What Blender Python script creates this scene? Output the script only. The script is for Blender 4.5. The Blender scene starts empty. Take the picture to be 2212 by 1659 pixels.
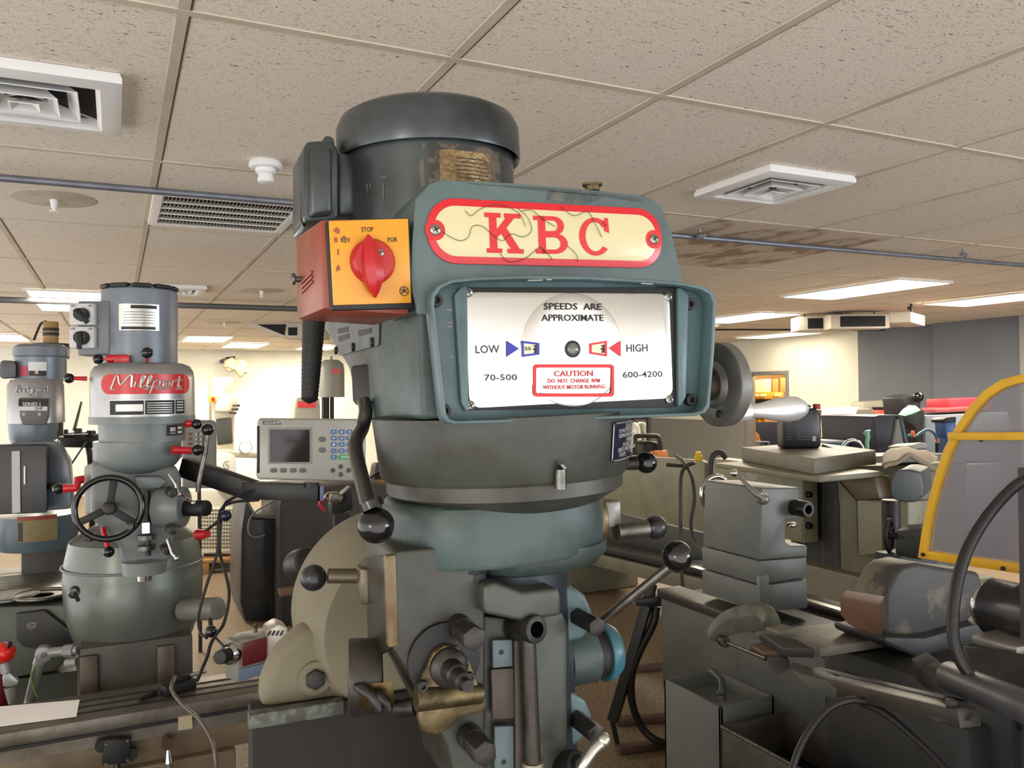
import bpy, bmesh, math, random
from mathutils import Vector, Matrix
random.seed(7)
scene = bpy.context.scene
C = scene.collection
PI = math.pi
V = Vector

# ------------------------------------------------------------------ camera
FPX = 1780.0
EYE = V((0, 0, 1.627))
cam_data = bpy.data.cameras.new('camera')
cam_data.sensor_fit = 'HORIZONTAL'
cam_data.sensor_width = 36.0
cam_data.lens = 36.0 * FPX / 2212.0
cam_data.clip_start = 0.05
cam = bpy.data.objects.new('camera', cam_data)
C.objects.link(cam)
CAMR = (Matrix.Rotation(-math.radians(25.7), 4, 'Z') @ Matrix.Rotation(math.radians(90.6), 4, 'X')
        @ Matrix.Rotation(math.radians(-0.7), 4, 'Z'))
cam.matrix_world = Matrix.Translation(EYE) @ CAMR
scene.camera = cam

# ------------------------------------------------------------------ world, exposure, big lights
world = bpy.data.worlds.new('world')
scene.world = world
world.use_nodes = True
world.node_tree.nodes['Background'].inputs[0].default_value = (0.97, 0.955, 0.94, 1)
world.node_tree.nodes['Background'].inputs[1].default_value = 1.85
scene.view_settings.view_transform = 'Standard'
scene.view_settings.look = 'None'
scene.view_settings.exposure = 0.46
scene.view_settings.gamma = 1.0

def area(name, loc, aim, sx, sy, power, col):
    d = bpy.data.lights.new(name, 'AREA')
    d.shape = 'RECTANGLE'
    d.size, d.size_y, d.energy, d.color = sx, sy, power, col
    o = bpy.data.objects.new(name, d)
    C.objects.link(o)
    o.location = loc
    o.rotation_euler = (V(aim) - V(loc)).to_track_quat('-Z', 'Y').to_euler()
    return o
# added area light for daylight assumed from behind right
area('assumed_daylight', (6.5, -3.6, 1.5), (1.0, 1.6, 1.7), 3.0, 1.5, 112, (0.76, 0.86, 1.0))
area('warm_light_left', (-4.2, -2.6, 1.9), (0.3, 1.0, 1.8), 1.2, 1.6, 44, (1.0, 0.93, 0.82))  # added warm light, source unseen, for the highlights from behind left

# ------------------------------------------------------------------ materials
def lin(c):
    c = c / 255.0
    return c / 12.92 if c <= 0.04045 else ((c + 0.055) / 1.055) ** 2.4
def rgb(t):
    return (lin(t[0]), lin(t[1]), lin(t[2]), 1)
MATS = {}
def mat(name, col, rough=0.5, metal=0.0, dirt=None, amt=0.5, ds=9.0, bump=0.0, bs=90.0, emit=0.0, emc=None,
        spec=0.5, stretch=(1, 1, 1), lo=0.42, hi=0.68, trans=0.0, alpha=1.0):
    if name in MATS:
        return MATS[name]
    m = bpy.data.materials.new(name)
    m.use_nodes = True
    nt = m.node_tree
    b = nt.nodes['Principled BSDF']
    b.inputs['Base Color'].default_value = rgb(col)
    b.inputs['Roughness'].default_value = rough
    b.inputs['Metallic'].default_value = metal
    b.inputs['Specular IOR Level'].default_value = spec
    if trans:
        b.inputs['Transmission Weight'].default_value = trans
    if alpha < 1:
        b.inputs['Alpha'].default_value = alpha
    if emit:
        b.inputs['Emission Color'].default_value = rgb(emc or col)
        b.inputs['Emission Strength'].default_value = emit
    if dirt is not None or bump:
        tc = nt.nodes.new('ShaderNodeTexCoord')
        mp = nt.nodes.new('ShaderNodeMapping')
        mp.inputs['Scale'].default_value = stretch
        nt.links.new(tc.outputs['Object'], mp.inputs['Vector'])
    if dirt is not None:
        n = nt.nodes.new('ShaderNodeTexNoise')
        n.inputs['Scale'].default_value = ds
        n.inputs['Detail'].default_value = 7
        n.inputs['Roughness'].default_value = 0.62
        nt.links.new(mp.outputs['Vector'], n.inputs['Vector'])
        r = nt.nodes.new('ShaderNodeValToRGB')
        r.color_ramp.elements[0].position = lo
        r.color_ramp.elements[1].position = hi
        r.color_ramp.elements[0].color = (0, 0, 0, 1)
        r.color_ramp.elements[1].color = (amt, amt, amt, 1)
        nt.links.new(n.outputs['Fac'], r.inputs['Fac'])
        mx = nt.nodes.new('ShaderNodeMix')
        mx.data_type = 'RGBA'
        mx.inputs['A'].default_value = rgb(col)
        mx.inputs['B'].default_value = rgb(dirt)
        nt.links.new(r.outputs['Color'], mx.inputs['Factor'])
        nt.links.new(mx.outputs['Result'], b.inputs['Base Color'])
        mr = nt.nodes.new('ShaderNodeMapRange')
        mr.inputs['To Min'].default_value = max(0.04, rough - 0.08)
        mr.inputs['To Max'].default_value = min(1, rough + 0.14)
        nt.links.new(n.outputs['Fac'], mr.inputs['Value'])
        nt.links.new(mr.outputs['Result'], b.inputs['Roughness'])
    if bump:
        n2 = nt.nodes.new('ShaderNodeTexNoise')
        n2.inputs['Scale'].default_value = bs
        n2.inputs['Detail'].default_value = 3
        nt.links.new(mp.outputs['Vector'], n2.inputs['Vector'])
        bp = nt.nodes.new('ShaderNodeBump')
        bp.inputs['Strength'].default_value = bump
        bp.inputs['Distance'].default_value = 0.004
        nt.links.new(n2.outputs['Fac'], bp.inputs['Height'])
        nt.links.new(bp.outputs['Normal'], b.inputs['Normal'])
    MATS[name] = m
    return m

# ------------------------------------------------------------------ frames: turn a pixel of the photo into a point of a real plane
class Fr:
    def __init__(s, loc=(0, 0, 0), rz=0.0, extra=None):
        s.M = Matrix.Translation(V(loc)) @ Matrix.Rotation(rz, 4, 'Z')
        if extra is not None:
            s.M = s.M @ extra
        s.I = s.M.inverted()
        s.c = s.I @ EYE
        s.R3 = (s.I.to_3x3() @ CAMR.to_3x3())
    def ray(s, px, py):
        return s.R3 @ V(((px - 1106.0) / FPX, -(py - 829.5) / FPX, -1.0))
    def _ax(s, px, py, v, i):
        d = s.ray(px, py)
        return s.c + d * ((v - s.c[i]) / d[i])
    def X(s, px, py, v): return s._ax(px, py, v, 0)
    def Y(s, px, py, v): return s._ax(px, py, v, 1)
    def Z(s, px, py, v): return s._ax(px, py, v, 2)
    def D(s, px, py, d): return s.c + s.ray(px, py) * d
    def Ys(s, pts, v): return [s.Y(a, b, v) for a, b in pts]
    def Xs(s, pts, v): return [s.X(a, b, v) for a, b in pts]
    def Zs(s, pts, v): return [s.Z(a, b, v) for a, b in pts]
    def Ds(s, pts): return [s.D(a, b, d) for a, b, d in pts]
W = Fr()

# ------------------------------------------------------------------ geometry builder
def basis(ax):
    ax = V(ax).normalized()
    t = V((0, 0, 1)) if abs(ax.z) < 0.9 else V((0, 1, 0))
    u = t.cross(ax).normalized()
    return u, ax.cross(u), ax
def stadium(cx, cz, hx, hz, r, n=8):
    pts = []
    for (sx, sz, a0) in ((1, 1, 0), (-1, 1, 90), (-1, -1, 180), (1, -1, 270)):
        for k in range(n + 1):
            a = math.radians(a0 + 90.0 * k / n)
            pts.append((cx + sx * (hx - r) + r * math.cos(a), cz + sz * (hz - r) + r * math.sin(a)))
    return pts
def smooth_path(pts, k=6):
    pts = [V(p) for p in pts]
    if len(pts) < 3:
        return pts
    out = []
    P = [2 * pts[0] - pts[1]] + pts + [2 * pts[-1] - pts[-2]]
    for i in range(1, len(P) - 2):
        p0, p1, p2, p3 = P[i - 1], P[i], P[i + 1], P[i + 2]
        for j in range(k):
            t = j / k
            out.append(0.5 * ((2 * p1) + (p2 - p0) * t + (2 * p0 - 5 * p1 + 4 * p2 - p3) * t * t + (3 * p1 - p0 - 3 * p2 + p3) * t ** 3))
    out.append(pts[-1])
    return out

class G:
    def __init__(s):
        s.bm = bmesh.new()
        s.mi = 0
    def _add(s, t, bev=0, seg=2, ang=0.5):
        bmesh.ops.recalc_face_normals(t, faces=t.faces[:])
        if bev:
            t.normal_update()
            ed = [e for e in t.edges if len(e.link_faces) == 2 and e.calc_face_angle(0) > ang]
            if ed:
                bmesh.ops.bevel(t, geom=ed, offset=bev, segments=seg, profile=0.5, affect='EDGES', clamp_overlap=True)
        for f in t.faces:
            f.material_index = s.mi
        me = bpy.data.meshes.new('tmp')
        t.to_mesh(me)
        t.free()
        s.bm.from_mesh(me)
        bpy.data.meshes.remove(me)
        return s
    def prism(s, pts, vec, bev=0, seg=2, ang=0.5, scale=1.0):
        t = bmesh.new()
        vec = V(vec)
        c = sum((V(p) for p in pts), V()) / len(pts)
        a = [t.verts.new(p) for p in pts]
        b = [t.verts.new(c + (V(p) - c) * scale + vec) for p in pts]
        n = len(pts)
        t.faces.new(a[::-1])
        t.faces.new(b)
        for i in range(n):
            t.faces.new((a[i], a[(i + 1) % n], b[(i + 1) % n], b[i]))
        return s._add(t, bev, seg, ang)
    def ring(s, outer, inner, vec, bev=0):
        t = bmesh.new()
        vec = V(vec)
        n = len(outer)
        o0 = [t.verts.new(p) for p in outer]; o1 = [t.verts.new(V(p) + vec) for p in outer]
        i0 = [t.verts.new(p) for p in inner]; i1 = [t.verts.new(V(p) + vec) for p in inner]
        for k in range(n):
            j = (k + 1) % n
            t.faces.new((o0[k], o0[j], o1[j], o1[k])); t.faces.new((i0[k], i1[k], i1[j], i0[j]))
            t.faces.new((o1[k], o1[j], i1[j], i1[k])); t.faces.new((o0[k], i0[k], i0[j], o0[j]))
        return s._add(t, bev, 2, 0.7)
    def loft(s, rings, cap=True, closed=True, bev=0):
        t = bmesh.new()
        R = [[t.verts.new(p) for p in r] for r in rings]
        n = len(R[0])
        for a, b in zip(R, R[1:]):
            for k in range(n if closed else n - 1):
                j = (k + 1) % n
                t.faces.new((a[k], a[j], b[j], b[k]))
        if cap:
            t.faces.new(R[0][::-1]); t.faces.new(R[-1])
        return s._add(t, bev)
    def box(s, c, size, rot=None, bev=0, seg=2):
        t = bmesh.new()
        M = Matrix.Translation(V(c))
        if rot is not None:
            M = M @ rot.to_4x4()
        M = M @ Matrix.Diagonal((size[0], size[1], size[2], 1))
        bmesh.ops.create_cube(t, size=1, matrix=M)
        return s._add(t, bev, seg)
    def bb(s, lo, hi, bev=0, seg=2):
        lo, hi = V(lo), V(hi)
        d = hi - lo
        return s.box((lo + hi) / 2, (abs(d.x), abs(d.y), abs(d.z)), None, bev, seg)
    def bar(s, p0, p1, w, h, bev=0, up=(0, 0, 1)):
        p0, p1 = V(p0), V(p1)
        d = p1 - p0
        x = d.normalized()
        y = V(up).cross(x)
        if y.length < 1e-4:
            y = V((0, 1, 0)).cross(x)
        y.normalize()
        z = x.cross(y)
        R = Matrix((x, y, z)).transposed()
        return s.box((p0 + p1) / 2, (d.length, w, h), R, bev)
    def cyl(s, p0, p1, r0, r1=None, n=28, bev=0, seg=2):
        p0, p1 = V(p0), V(p1)
        r1 = r0 if r1 is None else r1
        u, v, ax = basis(p1 - p0)
        t = bmesh.new()
        ang = [2 * PI * (k + 0.5) / n for k in range(n)]
        a = [t.verts.new(p0 + (u * math.cos(q) + v * math.sin(q)) * r0) for q in ang]
        b = [t.verts.new(p1 + (u * math.cos(q) + v * math.sin(q)) * r1) for q in ang]
        t.faces.new(a[::-1]); t.faces.new(b)
        for k in range(n):
            j = (k + 1) % n
            t.faces.new((a[k], a[j], b[j], b[k]))
        return s._add(t, bev, seg, 0.9 if n > 8 else 0.5)
    def lathe(s, p0, axis, prof, n=48, a0=0.0, a1=2 * PI, ref=None):
        p0 = V(p0)
        u, v, ax = basis(axis)
        if ref is not None:
            u = (V(ref) - ax * V(ref).dot(ax)).normalized()
            v = ax.cross(u)
        t = bmesh.new()
        full = abs(a1 - a0 - 2 * PI) < 1e-6
        m = n if full else n + 1
        R = []
        for r, h in prof:
            if r < 1e-6:
                R.append([t.verts.new(p0 + ax * h)])
            else:
                R.append([t.verts.new(p0 + ax * h + (u * math.cos(a0 + (a1 - a0) * k / n) + v * math.sin(a0 + (a1 - a0) * k / n)) * r) for k in range(m)])
        for a, b in zip(R, R[1:]):
            for k in range(n):
                j = (k + 1) % m
                if len(a) == 1 and len(b) == 1: continue
                if len(a) == 1: t.faces.new((a[0], b[j], b[k]))
                elif len(b) == 1: t.faces.new((a[k], a[j], b[0]))
                else: t.faces.new((a[k], a[j], b[j], b[k]))
        if full:
            if len(R[0]) > 1: t.faces.new(R[0][::-1])
            if len(R[-1]) > 1: t.faces.new(R[-1])
        return s._add(t)
    def tube(s, pts, r, n=10, closed=False, k=0):
        pts = smooth_path(pts, k) if k else [V(p) for p in pts]
        N = len(pts)
        rr = r if isinstance(r, (list, tuple)) else [r] * N
        if len(rr) != N:
            rr = [rr[0] + (rr[-1] - rr[0]) * i / (N - 1) for i in range(N)]
        t = bmesh.new()
        R = []
        prev = None
        for i in range(N):
            if closed:
                d = pts[(i + 1) % N] - pts[i - 1]
            else:
                d = pts[min(i + 1, N - 1)] - pts[max(i - 1, 0)]
            d.normalize()
            if prev is None:
                u = basis(d)[0]
            else:
                u = prev - d * prev.dot(d)
                u = u.normalized() if u.length > 1e-5 else basis(d)[0]
            prev = u
            v = d.cross(u)
            R.append([t.verts.new(pts[i] + (u * math.cos(2 * PI * q / n) + v * math.sin(2 * PI * q / n)) * rr[i]) for q in range(n)])
        prs = list(zip(R, R[1:])) + ([(R[-1], R[0])] if closed else [])
        for a, b in prs:
            for q in range(n):
                j = (q + 1) % n
                t.faces.new((a[q], a[j], b[j], b[q]))
        if not closed:
            t.faces.new(R[0][::-1]); t.faces.new(R[-1])
        return s._add(t)
    def torus(s, c, axis, Rm, r, n=40, m=12):
        u, v, ax = basis(axis)
        c = V(c)
        return s.tube([c + (u * math.cos(2 * PI * k / n) + v * math.sin(2 * PI * k / n)) * Rm for k in range(n)], r, m, True)
    def sph(s, c, r, sc=(1, 1, 1), n=24, rot=None):
        t = bmesh.new()
        M = Matrix.Translation(V(c))
        if rot is not None:
            M = M @ rot.to_4x4()
        M = M @ Matrix.Diagonal((r * sc[0], r * sc[1], r * sc[2], 1))
        bmesh.ops.create_uvsphere(t, u_segments=n, v_segments=max(8, n // 2), radius=1, matrix=M)
        return s._add(t)
    def sheet(s, fn, nu, nv):
        t = bmesh.new()
        R = [[t.verts.new(fn(i / nu, j / nv)) for j in range(nv + 1)] for i in range(nu + 1)]
        for i in range(nu):
            for j in range(nv):
                t.faces.new((R[i][j], R[i + 1][j], R[i + 1][j + 1], R[i][j + 1]))
        return s._add(t)
    def text(s, st, P0, P1, up, caph, nrm, depth=0.0004):
        """lettering between baseline points P0 and P1, capital height caph, raised along nrm"""
        cu = bpy.data.curves.new('t', 'FONT')
        cu.body = st
        cu.resolution_u = 2
        cu.offset = 0.012
        o = bpy.data.objects.new('t', cu)
        C.objects.link(o)
        dg = bpy.context.evaluated_depsgraph_get()
        me = bpy.data.meshes.new_from_object(o.evaluated_get(dg))
        bpy.data.objects.remove(o)
        bpy.data.curves.remove(cu)
        xs = [v.co.x for v in me.vertices]
        x0, x1 = min(xs), max(xs)
        P0, P1 = V(P0), V(P1)
        ex = (P1 - P0) / max(1e-6, x1 - x0)
        ez = V(up).normalized() * (caph / 0.70)
        nn = V(nrm).normalized() * depth
        for v in me.vertices:
            v.co = P0 + ex * (v.co.x - x0) + ez * v.co.y + nn
        t = bmesh.new()
        t.from_mesh(me)
        bpy.data.meshes.remove(me)
        for f in t.faces:
            f.material_index = s.mi
        me = bpy.data.meshes.new('tmp')
        t.to_mesh(me); t.free()
        s.bm.from_mesh(me)
        bpy.data.meshes.remove(me)
        return s
    def ftext(s, fr, st, a, b, caph, y):
        """text on the local plane y, baseline from pixel a to pixel b, caph in pixels"""
        P0, P1 = fr.Y(a[0], a[1], y), fr.Y(b[0], b[1], y)
        h = (fr.Y(a[0], a[1] - caph, y) - P0).z
        return s.text(st, P0, P1, (0, 0, 1), h, (0, -1, 0))

def mesh_of(g, name, mats):
    me = bpy.data.meshes.new(name)
    g.bm.normal_update()
    g.bm.to_mesh(me)
    g.bm.free()
    for m in (mats if isinstance(mats, (list, tuple)) else [mats]):
        me.materials.append(m)
    for p in me.polygons:
        p.use_smooth = True
    me.set_sharp_from_angle(angle=math.radians(38))
    return me
def build(g, name, mats, parent=None, label=None, mx=None):
    o = bpy.data.objects.new(name, mesh_of(g, name, mats))
    C.objects.link(o)
    if parent is not None:
        o.parent = parent
    if mx is not None:
        o.matrix_basis = mx
    if label:
        o['label'] = label
    return o
def tag(o, label, cat, group=None, kind=None):
    o['label'] = label; o['category'] = cat
    if group: o['group'] = group
    if kind: o['kind'] = kind
    return o
def thing(name, label, cat, loc=(0, 0, 0), rz=0.0, group=None):
    o = bpy.data.objects.new(name, None)
    o.empty_display_size = 0.1
    C.objects.link(o)
    o.location = loc
    o.rotation_euler = (0, 0, rz)
    return tag(o, label, cat, group)
def solo(g, name, mats, label, cat, group=None):
    """a thing that is one mesh; its origin goes to the centre of its base"""
    o = build(g, name, mats)
    vs = o.data.vertices
    lo = [min(v.co[i] for v in vs) for i in range(3)]
    hi = [max(v.co[i] for v in vs) for i in range(3)]
    c = V(((lo[0] + hi[0]) / 2, (lo[1] + hi[1]) / 2, lo[2]))
    o.data.transform(Matrix.Translation(-c))
    o.location = c
    return tag(o, label, cat, group)
def struct(g, name, mats):
    o = build(g, name, mats)
    o['kind'] = 'structure'
    return o
def copy_tree(o, parent=None):
    c = o.copy(); C.objects.link(c)
    if parent is not None: c.parent = parent
    for ch in list(o.children): copy_tree(ch, c)
    return c

# shared materials
BLACK = mat('black_plastic', (14, 14, 17), 0.12, spec=0.6)
DBLACK = mat('dull_black', (17, 17, 18), 0.55)
RUBBER = mat('black_rubber', (16, 16, 17), 0.6, bump=0.3, bs=200)
STEEL = mat('worn_steel', (120, 118, 112), 0.32, 0.9, (58, 52, 44), 0.8, 30)
DSTEEL = mat('dark_steel', (62, 60, 58), 0.42, 0.7, (35, 31, 28), 0.7, 40)
CHROME = mat('chrome', (205, 205, 205), 0.12, 1.0)
ALU = mat('cast_aluminium', (176, 178, 180), 0.32, 1.0, (120, 120, 118), 0.5, 60)
WHITE = mat('white_paint', (205, 205, 203), 0.5)
INK = mat('black_ink', (16, 16, 18), 0.5)
REDINK = mat('red_ink', (196, 28, 38), 0.4)
SILVERINK = mat('silver_ink', (205, 205, 200), 0.35, 0.4)
CABLE = mat('cable_rubber', (22, 21, 20), 0.5)
BRASS = mat('dirty_brass', (124, 110, 80), 0.36, 0.8, (50, 43, 31), 0.95, 22)
# ================================================================== ROOM
def tile_material():
    m = bpy.data.materials.new('fissured_ceiling_tile')
    m.use_nodes = True
    nt = m.node_tree; L = nt.links; b = nt.nodes['Principled BSDF']
    b.inputs['Roughness'].default_value = 0.9
    b.inputs['Specular IOR Level'].default_value = 0.1
    tc = nt.nodes.new('ShaderNodeTexCoord')
    mp = nt.nodes.new('ShaderNodeMapping'); mp.inputs['Scale'].default_value = (62, 190, 90)
    L.new(tc.outputs['Object'], mp.inputs['Vector'])
    n = nt.nodes.new('ShaderNodeTexNoise'); n.inputs['Scale'].default_value = 1.0; n.inputs['Detail'].default_value = 3.0; n.inputs['Distortion'].default_value = 1.3
    L.new(mp.outputs['Vector'], n.inputs['Vector'])
    r = nt.nodes.new('ShaderNodeValToRGB')
    r.color_ramp.elements[0].position = 0.635; r.color_ramp.elements[1].position = 0.68
    L.new(n.outputs['Fac'], r.inputs['Fac'])
    n3 = nt.nodes.new('ShaderNodeTexNoise'); n3.inputs['Scale'].default_value = 150; n3.inputs['Detail'].default_value = 2
    L.new(tc.outputs['Object'], n3.inputs['Vector'])
    r3 = nt.nodes.new('ShaderNodeValToRGB')
    r3.color_ramp.elements[0].position = 0.36; r3.color_ramp.elements[1].position = 0.52
    r3.color_ramp.elements[0].color = (0.55, 0.52, 0.48, 1)
    L.new(n3.outputs['Fac'], r3.inputs['Fac'])
    n2 = nt.nodes.new('ShaderNodeTexNoise'); n2.inputs['Scale'].default_value = 0.9; n2.inputs['Detail'].default_value = 4
    L.new(tc.outputs['Object'], n2.inputs['Vector'])
    base = nt.nodes.new('ShaderNodeMix'); base.data_type = 'RGBA'
    base.inputs['A'].default_value = rgb((238, 230, 218)); base.inputs['B'].default_value = rgb((222, 210, 194))
    L.new(n2.outputs['Fac'], base.inputs['Factor'])
    mul = nt.nodes.new('ShaderNodeMix'); mul.data_type = 'RGBA'; mul.blend_type = 'MULTIPLY'; mul.inputs['Factor'].default_value = 0.35
    L.new(base.outputs['Result'], mul.inputs['A']); L.new(r3.outputs['Color'], mul.inputs['B'])
    mx = nt.nodes.new('ShaderNodeMix'); mx.data_type = 'RGBA'
    mx.inputs['B'].default_value = rgb((84, 74, 62))
    L.new(r.outputs['Color'], mx.inputs['Factor']); L.new(mul.outputs['Result'], mx.inputs['A'])
    L.new(mx.outputs['Result'], b.inputs['Base Color'])
    bp = nt.nodes.new('ShaderNodeBump'); bp.invert = True; bp.inputs['Strength'].default_value = 0.5; bp.inputs['Distance'].default_value = 0.004
    L.new(r.outputs['Color'], bp.inputs['Height']); L.new(bp.outputs['Normal'], b.inputs['Normal'])
    return m
TILE = tile_material()
CEIL = 2.44
XR, YB = 9.45, 15.35
FLOORM = mat('speckled_floor', (132, 114, 90), 0.55, 0, (84, 68, 50), 0.8, 60, lo=0.4, hi=0.62)
g = G(); g.bb((-2.8, -1.0, -0.1), (12.4, YB + .15, 0)); struct(g, 'floor', FLOORM)
g = G(); g.bb((-8, -6, CEIL), (12.4, YB + .15, CEIL + .1)); struct(g, 'ceiling', TILE)
WALLW = mat('cream_wall_paint', (224, 225, 214), 0.75, 0, (208, 208, 194), 0.5, 1.5)
g = G(); g.bb((-8, YB, 0), (12.4, YB + .15, CEIL)); struct(g, 'wall_back', WALLW)
# right wall: cream with a grey dado at the far end, slate blue nearer, doorway into a lit store room
WALLG = mat('slate_wall_paint', (114, 120, 130), 0.7, 0, (104, 109, 118), 0.5, 1.2)
DADO = mat('grey_dado_paint', (126, 127, 122), 0.7)
dy0, dy1, dz1 = 9.75, 10.62, 1.86
g = G()
g.bb((XR, dy1, 0), (XR + .15, YB, CEIL)); g.bb((XR, 8.36, dz1), (XR + .15, dy1, CEIL)); g.bb((XR, 8.36, 0), (XR + .15, dy0, dz1))
g.mi = 1; g.bb((XR, -2, 0), (XR + .15, 8.36, CEIL))
g.mi = 2; g.bb((XR - .012, dy1 + .06, 0), (XR, YB, 1.10)); 
struct(g, 'wall_right', [WALLW, WALLG, DADO])
g = G()
fr_ = mat('door_frame_grey', (120, 122, 122), 0.5)
for (a, b) in (((XR - .02, dy0 - .06, 0), (XR + .16, dy0, dz1 + .06)), ((XR - .02, dy1, 0), (XR + .16, dy1 + .06, dz1 + .06)), ((XR - .02, dy0, dz1), (XR + .16, dy1, dz1 + .06))):
    g.bb(a, b, .004)
struct(g, 'trim_2', fr_)
# store room behind the doorway
g = G(); g.bb((12.25, 8.6, 0), (12.4, 12.2, CEIL)); g.bb((XR + .15, 12.2, 0), (12.4, 12.35, CEIL)); g.bb((XR + .15, 8.45, 0), (12.4, 8.6, CEIL))
struct(g, 'wall_storeroom', mat('store_wall', (222, 190, 140), 0.8))
sl = bpy.data.lights.new('assumed_storeroom_lamp', 'POINT'); sl.energy = 60; sl.color = (1, .78, .5); sl.shadow_soft_size = .15  # assumed lamp, itself unseen, added to light the store room
so = bpy.data.objects.new('assumed_storeroom_lamp', sl); C.objects.link(so); so.location = (10.6, 10.3, 2.2)
# column / wall step of the slate wall and lighter pier near the switches
g = G(); g.bb((XR - .10, 5.2, 0), (XR, 7.1, CEIL)); struct(g, 'trim_3', WALLG)
g = G(); g.bb((XR - .16, 3.2, 0), (XR - .10, 5.95, CEIL)); struct(g, 'trim_4', mat('pale_pier_paint', (158, 158, 160), 0.7))
# ceiling grid
g = G()
for k in range(-14, 16):
    x = (k + .22) * .61
    if x < XR: g.bb((x - .012, -6, CEIL - .003), (x + .012, YB, CEIL + .01))
for j in range(-5, 13):
    y = (j + .52) * 1.22
    if y < YB: g.bb((-8, y - .012, CEIL - .0036), (XR, y + .012, CEIL + .01))
struct(g, 'trim_1', mat('ceiling_grid_paint', (200, 188, 170), 0.7, 0, (172, 158, 134), 0.6, 3))
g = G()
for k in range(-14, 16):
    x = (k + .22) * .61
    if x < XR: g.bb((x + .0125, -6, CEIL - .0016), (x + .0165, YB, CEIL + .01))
struct(g, 'grid_shadow_line', mat('ceiling_grid_shadow', (92, 82, 68), 0.9))  # dark strips painted as the shadow line beside the grid bars
# edge moulding
# stained tiles
STAIN = mat('water_stained_tile', (206, 192, 174), 0.9, 0, (146, 116, 84), 0.85, 4.5, lo=0.46, hi=0.56, stretch=(1, .6, 1))
def cell(k, j): return (k + .22) * .61 + .013, (j + .52) * 1.22 + .013
for (k, j, lab) in ((4, 2, 'brown water stained ceiling tile nearest the milling machine head, above the blue pipe'),
                    (5, 2, 'flaking stained ceiling tile right of the first stained one, crossed by the pipe')):
    x, y = cell(k, j)
    g = G(); g.bb((x, y, CEIL - .004), (x + .584, y + 1.194, CEIL + .02)); solo(g, 'ceiling_tile', STAIN, lab, 'ceiling tile')

# light fixtures
LIGHTE = mat('lit_diffuser', (255, 244, 222), 0.4, emit=34, emc=(255, 242, 220))
FIXM = mat('fixture_white', (225, 222, 214), 0.5)
def fixture(x, y, lab, sx=.6, sy=1.2, e=LIGHTE):
    t = thing('ceiling_light', lab, 'light', (x, y, CEIL - .02), 0, 'recessed fluorescent ceiling lights')
    g = G(); a, b = sx / 2, sy / 2
    R = lambda p, q, z: [V((-p, -q, z)), V((p, -q, z)), V((p, q, z)), V((-p, q, z))]
    g.ring(R(a, b, 0), R(a - .02, b - .02, 0), (0, 0, .018)); build(g, 'frame', FIXM, t)
    g = G(); g.bb((-a + .02, -b + .02, .004), (a - .02, b - .02, .012)); build(g, 'diffuser', e, t)
    return t
fixture(5.48, 4.80, 'long bright ceiling light at right, nearest and leftmost of the two large ones')
fixture(7.28, 4.80, 'bright ceiling light cut by the right edge of the photo')
fixture(6.30, 7.15, 'bright ceiling light above the crank, upper of the two slivers beside the head')
fixture(6.45, 8.65, 'ceiling light partly hidden by the head, lower of the two slivers above the crank')
fixture(8.85, 9.30, 'small far ceiling light just left of the ceiling heaters', e=mat('soft_lit_diffuser', (255, 244, 222), 0.4, emit=9, emc=(255, 236, 204)))
fixture(-0.13, 7.20, 'crosswise ceiling light above the far pipe, left of the grey mill motor', .95, .42)
fixture(-0.30, 8.15, 'ceiling light below the far pipe, left of the two switch dials', .62, .8)
fixture(-1.35, 12.6, 'far ceiling light at the left edge of the photo')
fixture(1.15, 12.2, 'far ceiling light right of the grey mill motor')
fixture(1.85, 13.6, 'far ceiling light above the wall fan cover')
fixture(3.10, 13.9, 'far ceiling light peeking past the black hanging grip')
fixture(2.0, -2.2, 'ceiling light behind the camera', e=mat('assumed_dim_diffuser', (255, 244, 222), 0.4, emit=1.0, emc=(255, 240, 215)))  # added fixture, assumed and unseen, for dim light from behind

# four-way air diffusers
VENTW = mat('vent_white', (226, 225, 224), 0.45)
VENTD = mat('vent_dark', (16, 17, 22), 0.8)
def sq(p, z): return [V((-p, -p, z)), V((p, -p, z)), V((p, p, z)), V((-p, p, z))]
def diffuser(x, y, lab, s=.46):
    t = thing('air_diffuser', lab, 'vent', (x, y, CEIL - .035), 0, 'square ceiling air diffusers')
    h = s / 2
    g = G(); g.loft([sq(h - .006, .034), sq(h, .02), sq(h, .006), sq(h - .012, 0), sq(h - .05, 0), sq(h - .062, .012), sq(h - .062, .034)], cap=False); build(g, 'frame', VENTW, t)
    g = G(); g.bb((-h + .05, -h + .05, .030), (h - .05, h - .05, .0345)); build(g, 'duct_opening', VENTD, t)
    for q0, z0, q1, z1 in ((.128, .004, .100, .030), (.080, -.004, .052, .026), (.036, -.010, .004, .012)):
        g = G(); g.loft([sq(q0, z0), sq(q0 - .002, z0 - .002), sq(q1 - .002, z1), sq(q1, z1), sq(q0, z0)], cap=False)
        build(g, 'deflector', VENTW, t)
    g = G()
    for a in (45, 135):
        d = V((math.cos(math.radians(a)), math.sin(math.radians(a)), 0)) * (h * 1.1)
        g.bar(V((0, 0, .028)) - d, V((0, 0, .028)) + d, .003, .006)
    build(g, 'rib', VENTW, t)
    return t
diffuser(-.21, 2.50, 'square white air diffuser at the upper left edge')
diffuser(2.335, 2.465, 'square white air diffuser on the ceiling right of the sign', .43)
diffuser(.39, 6.62, 'square air diffuser above the grey left mill motor', .44)
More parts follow.
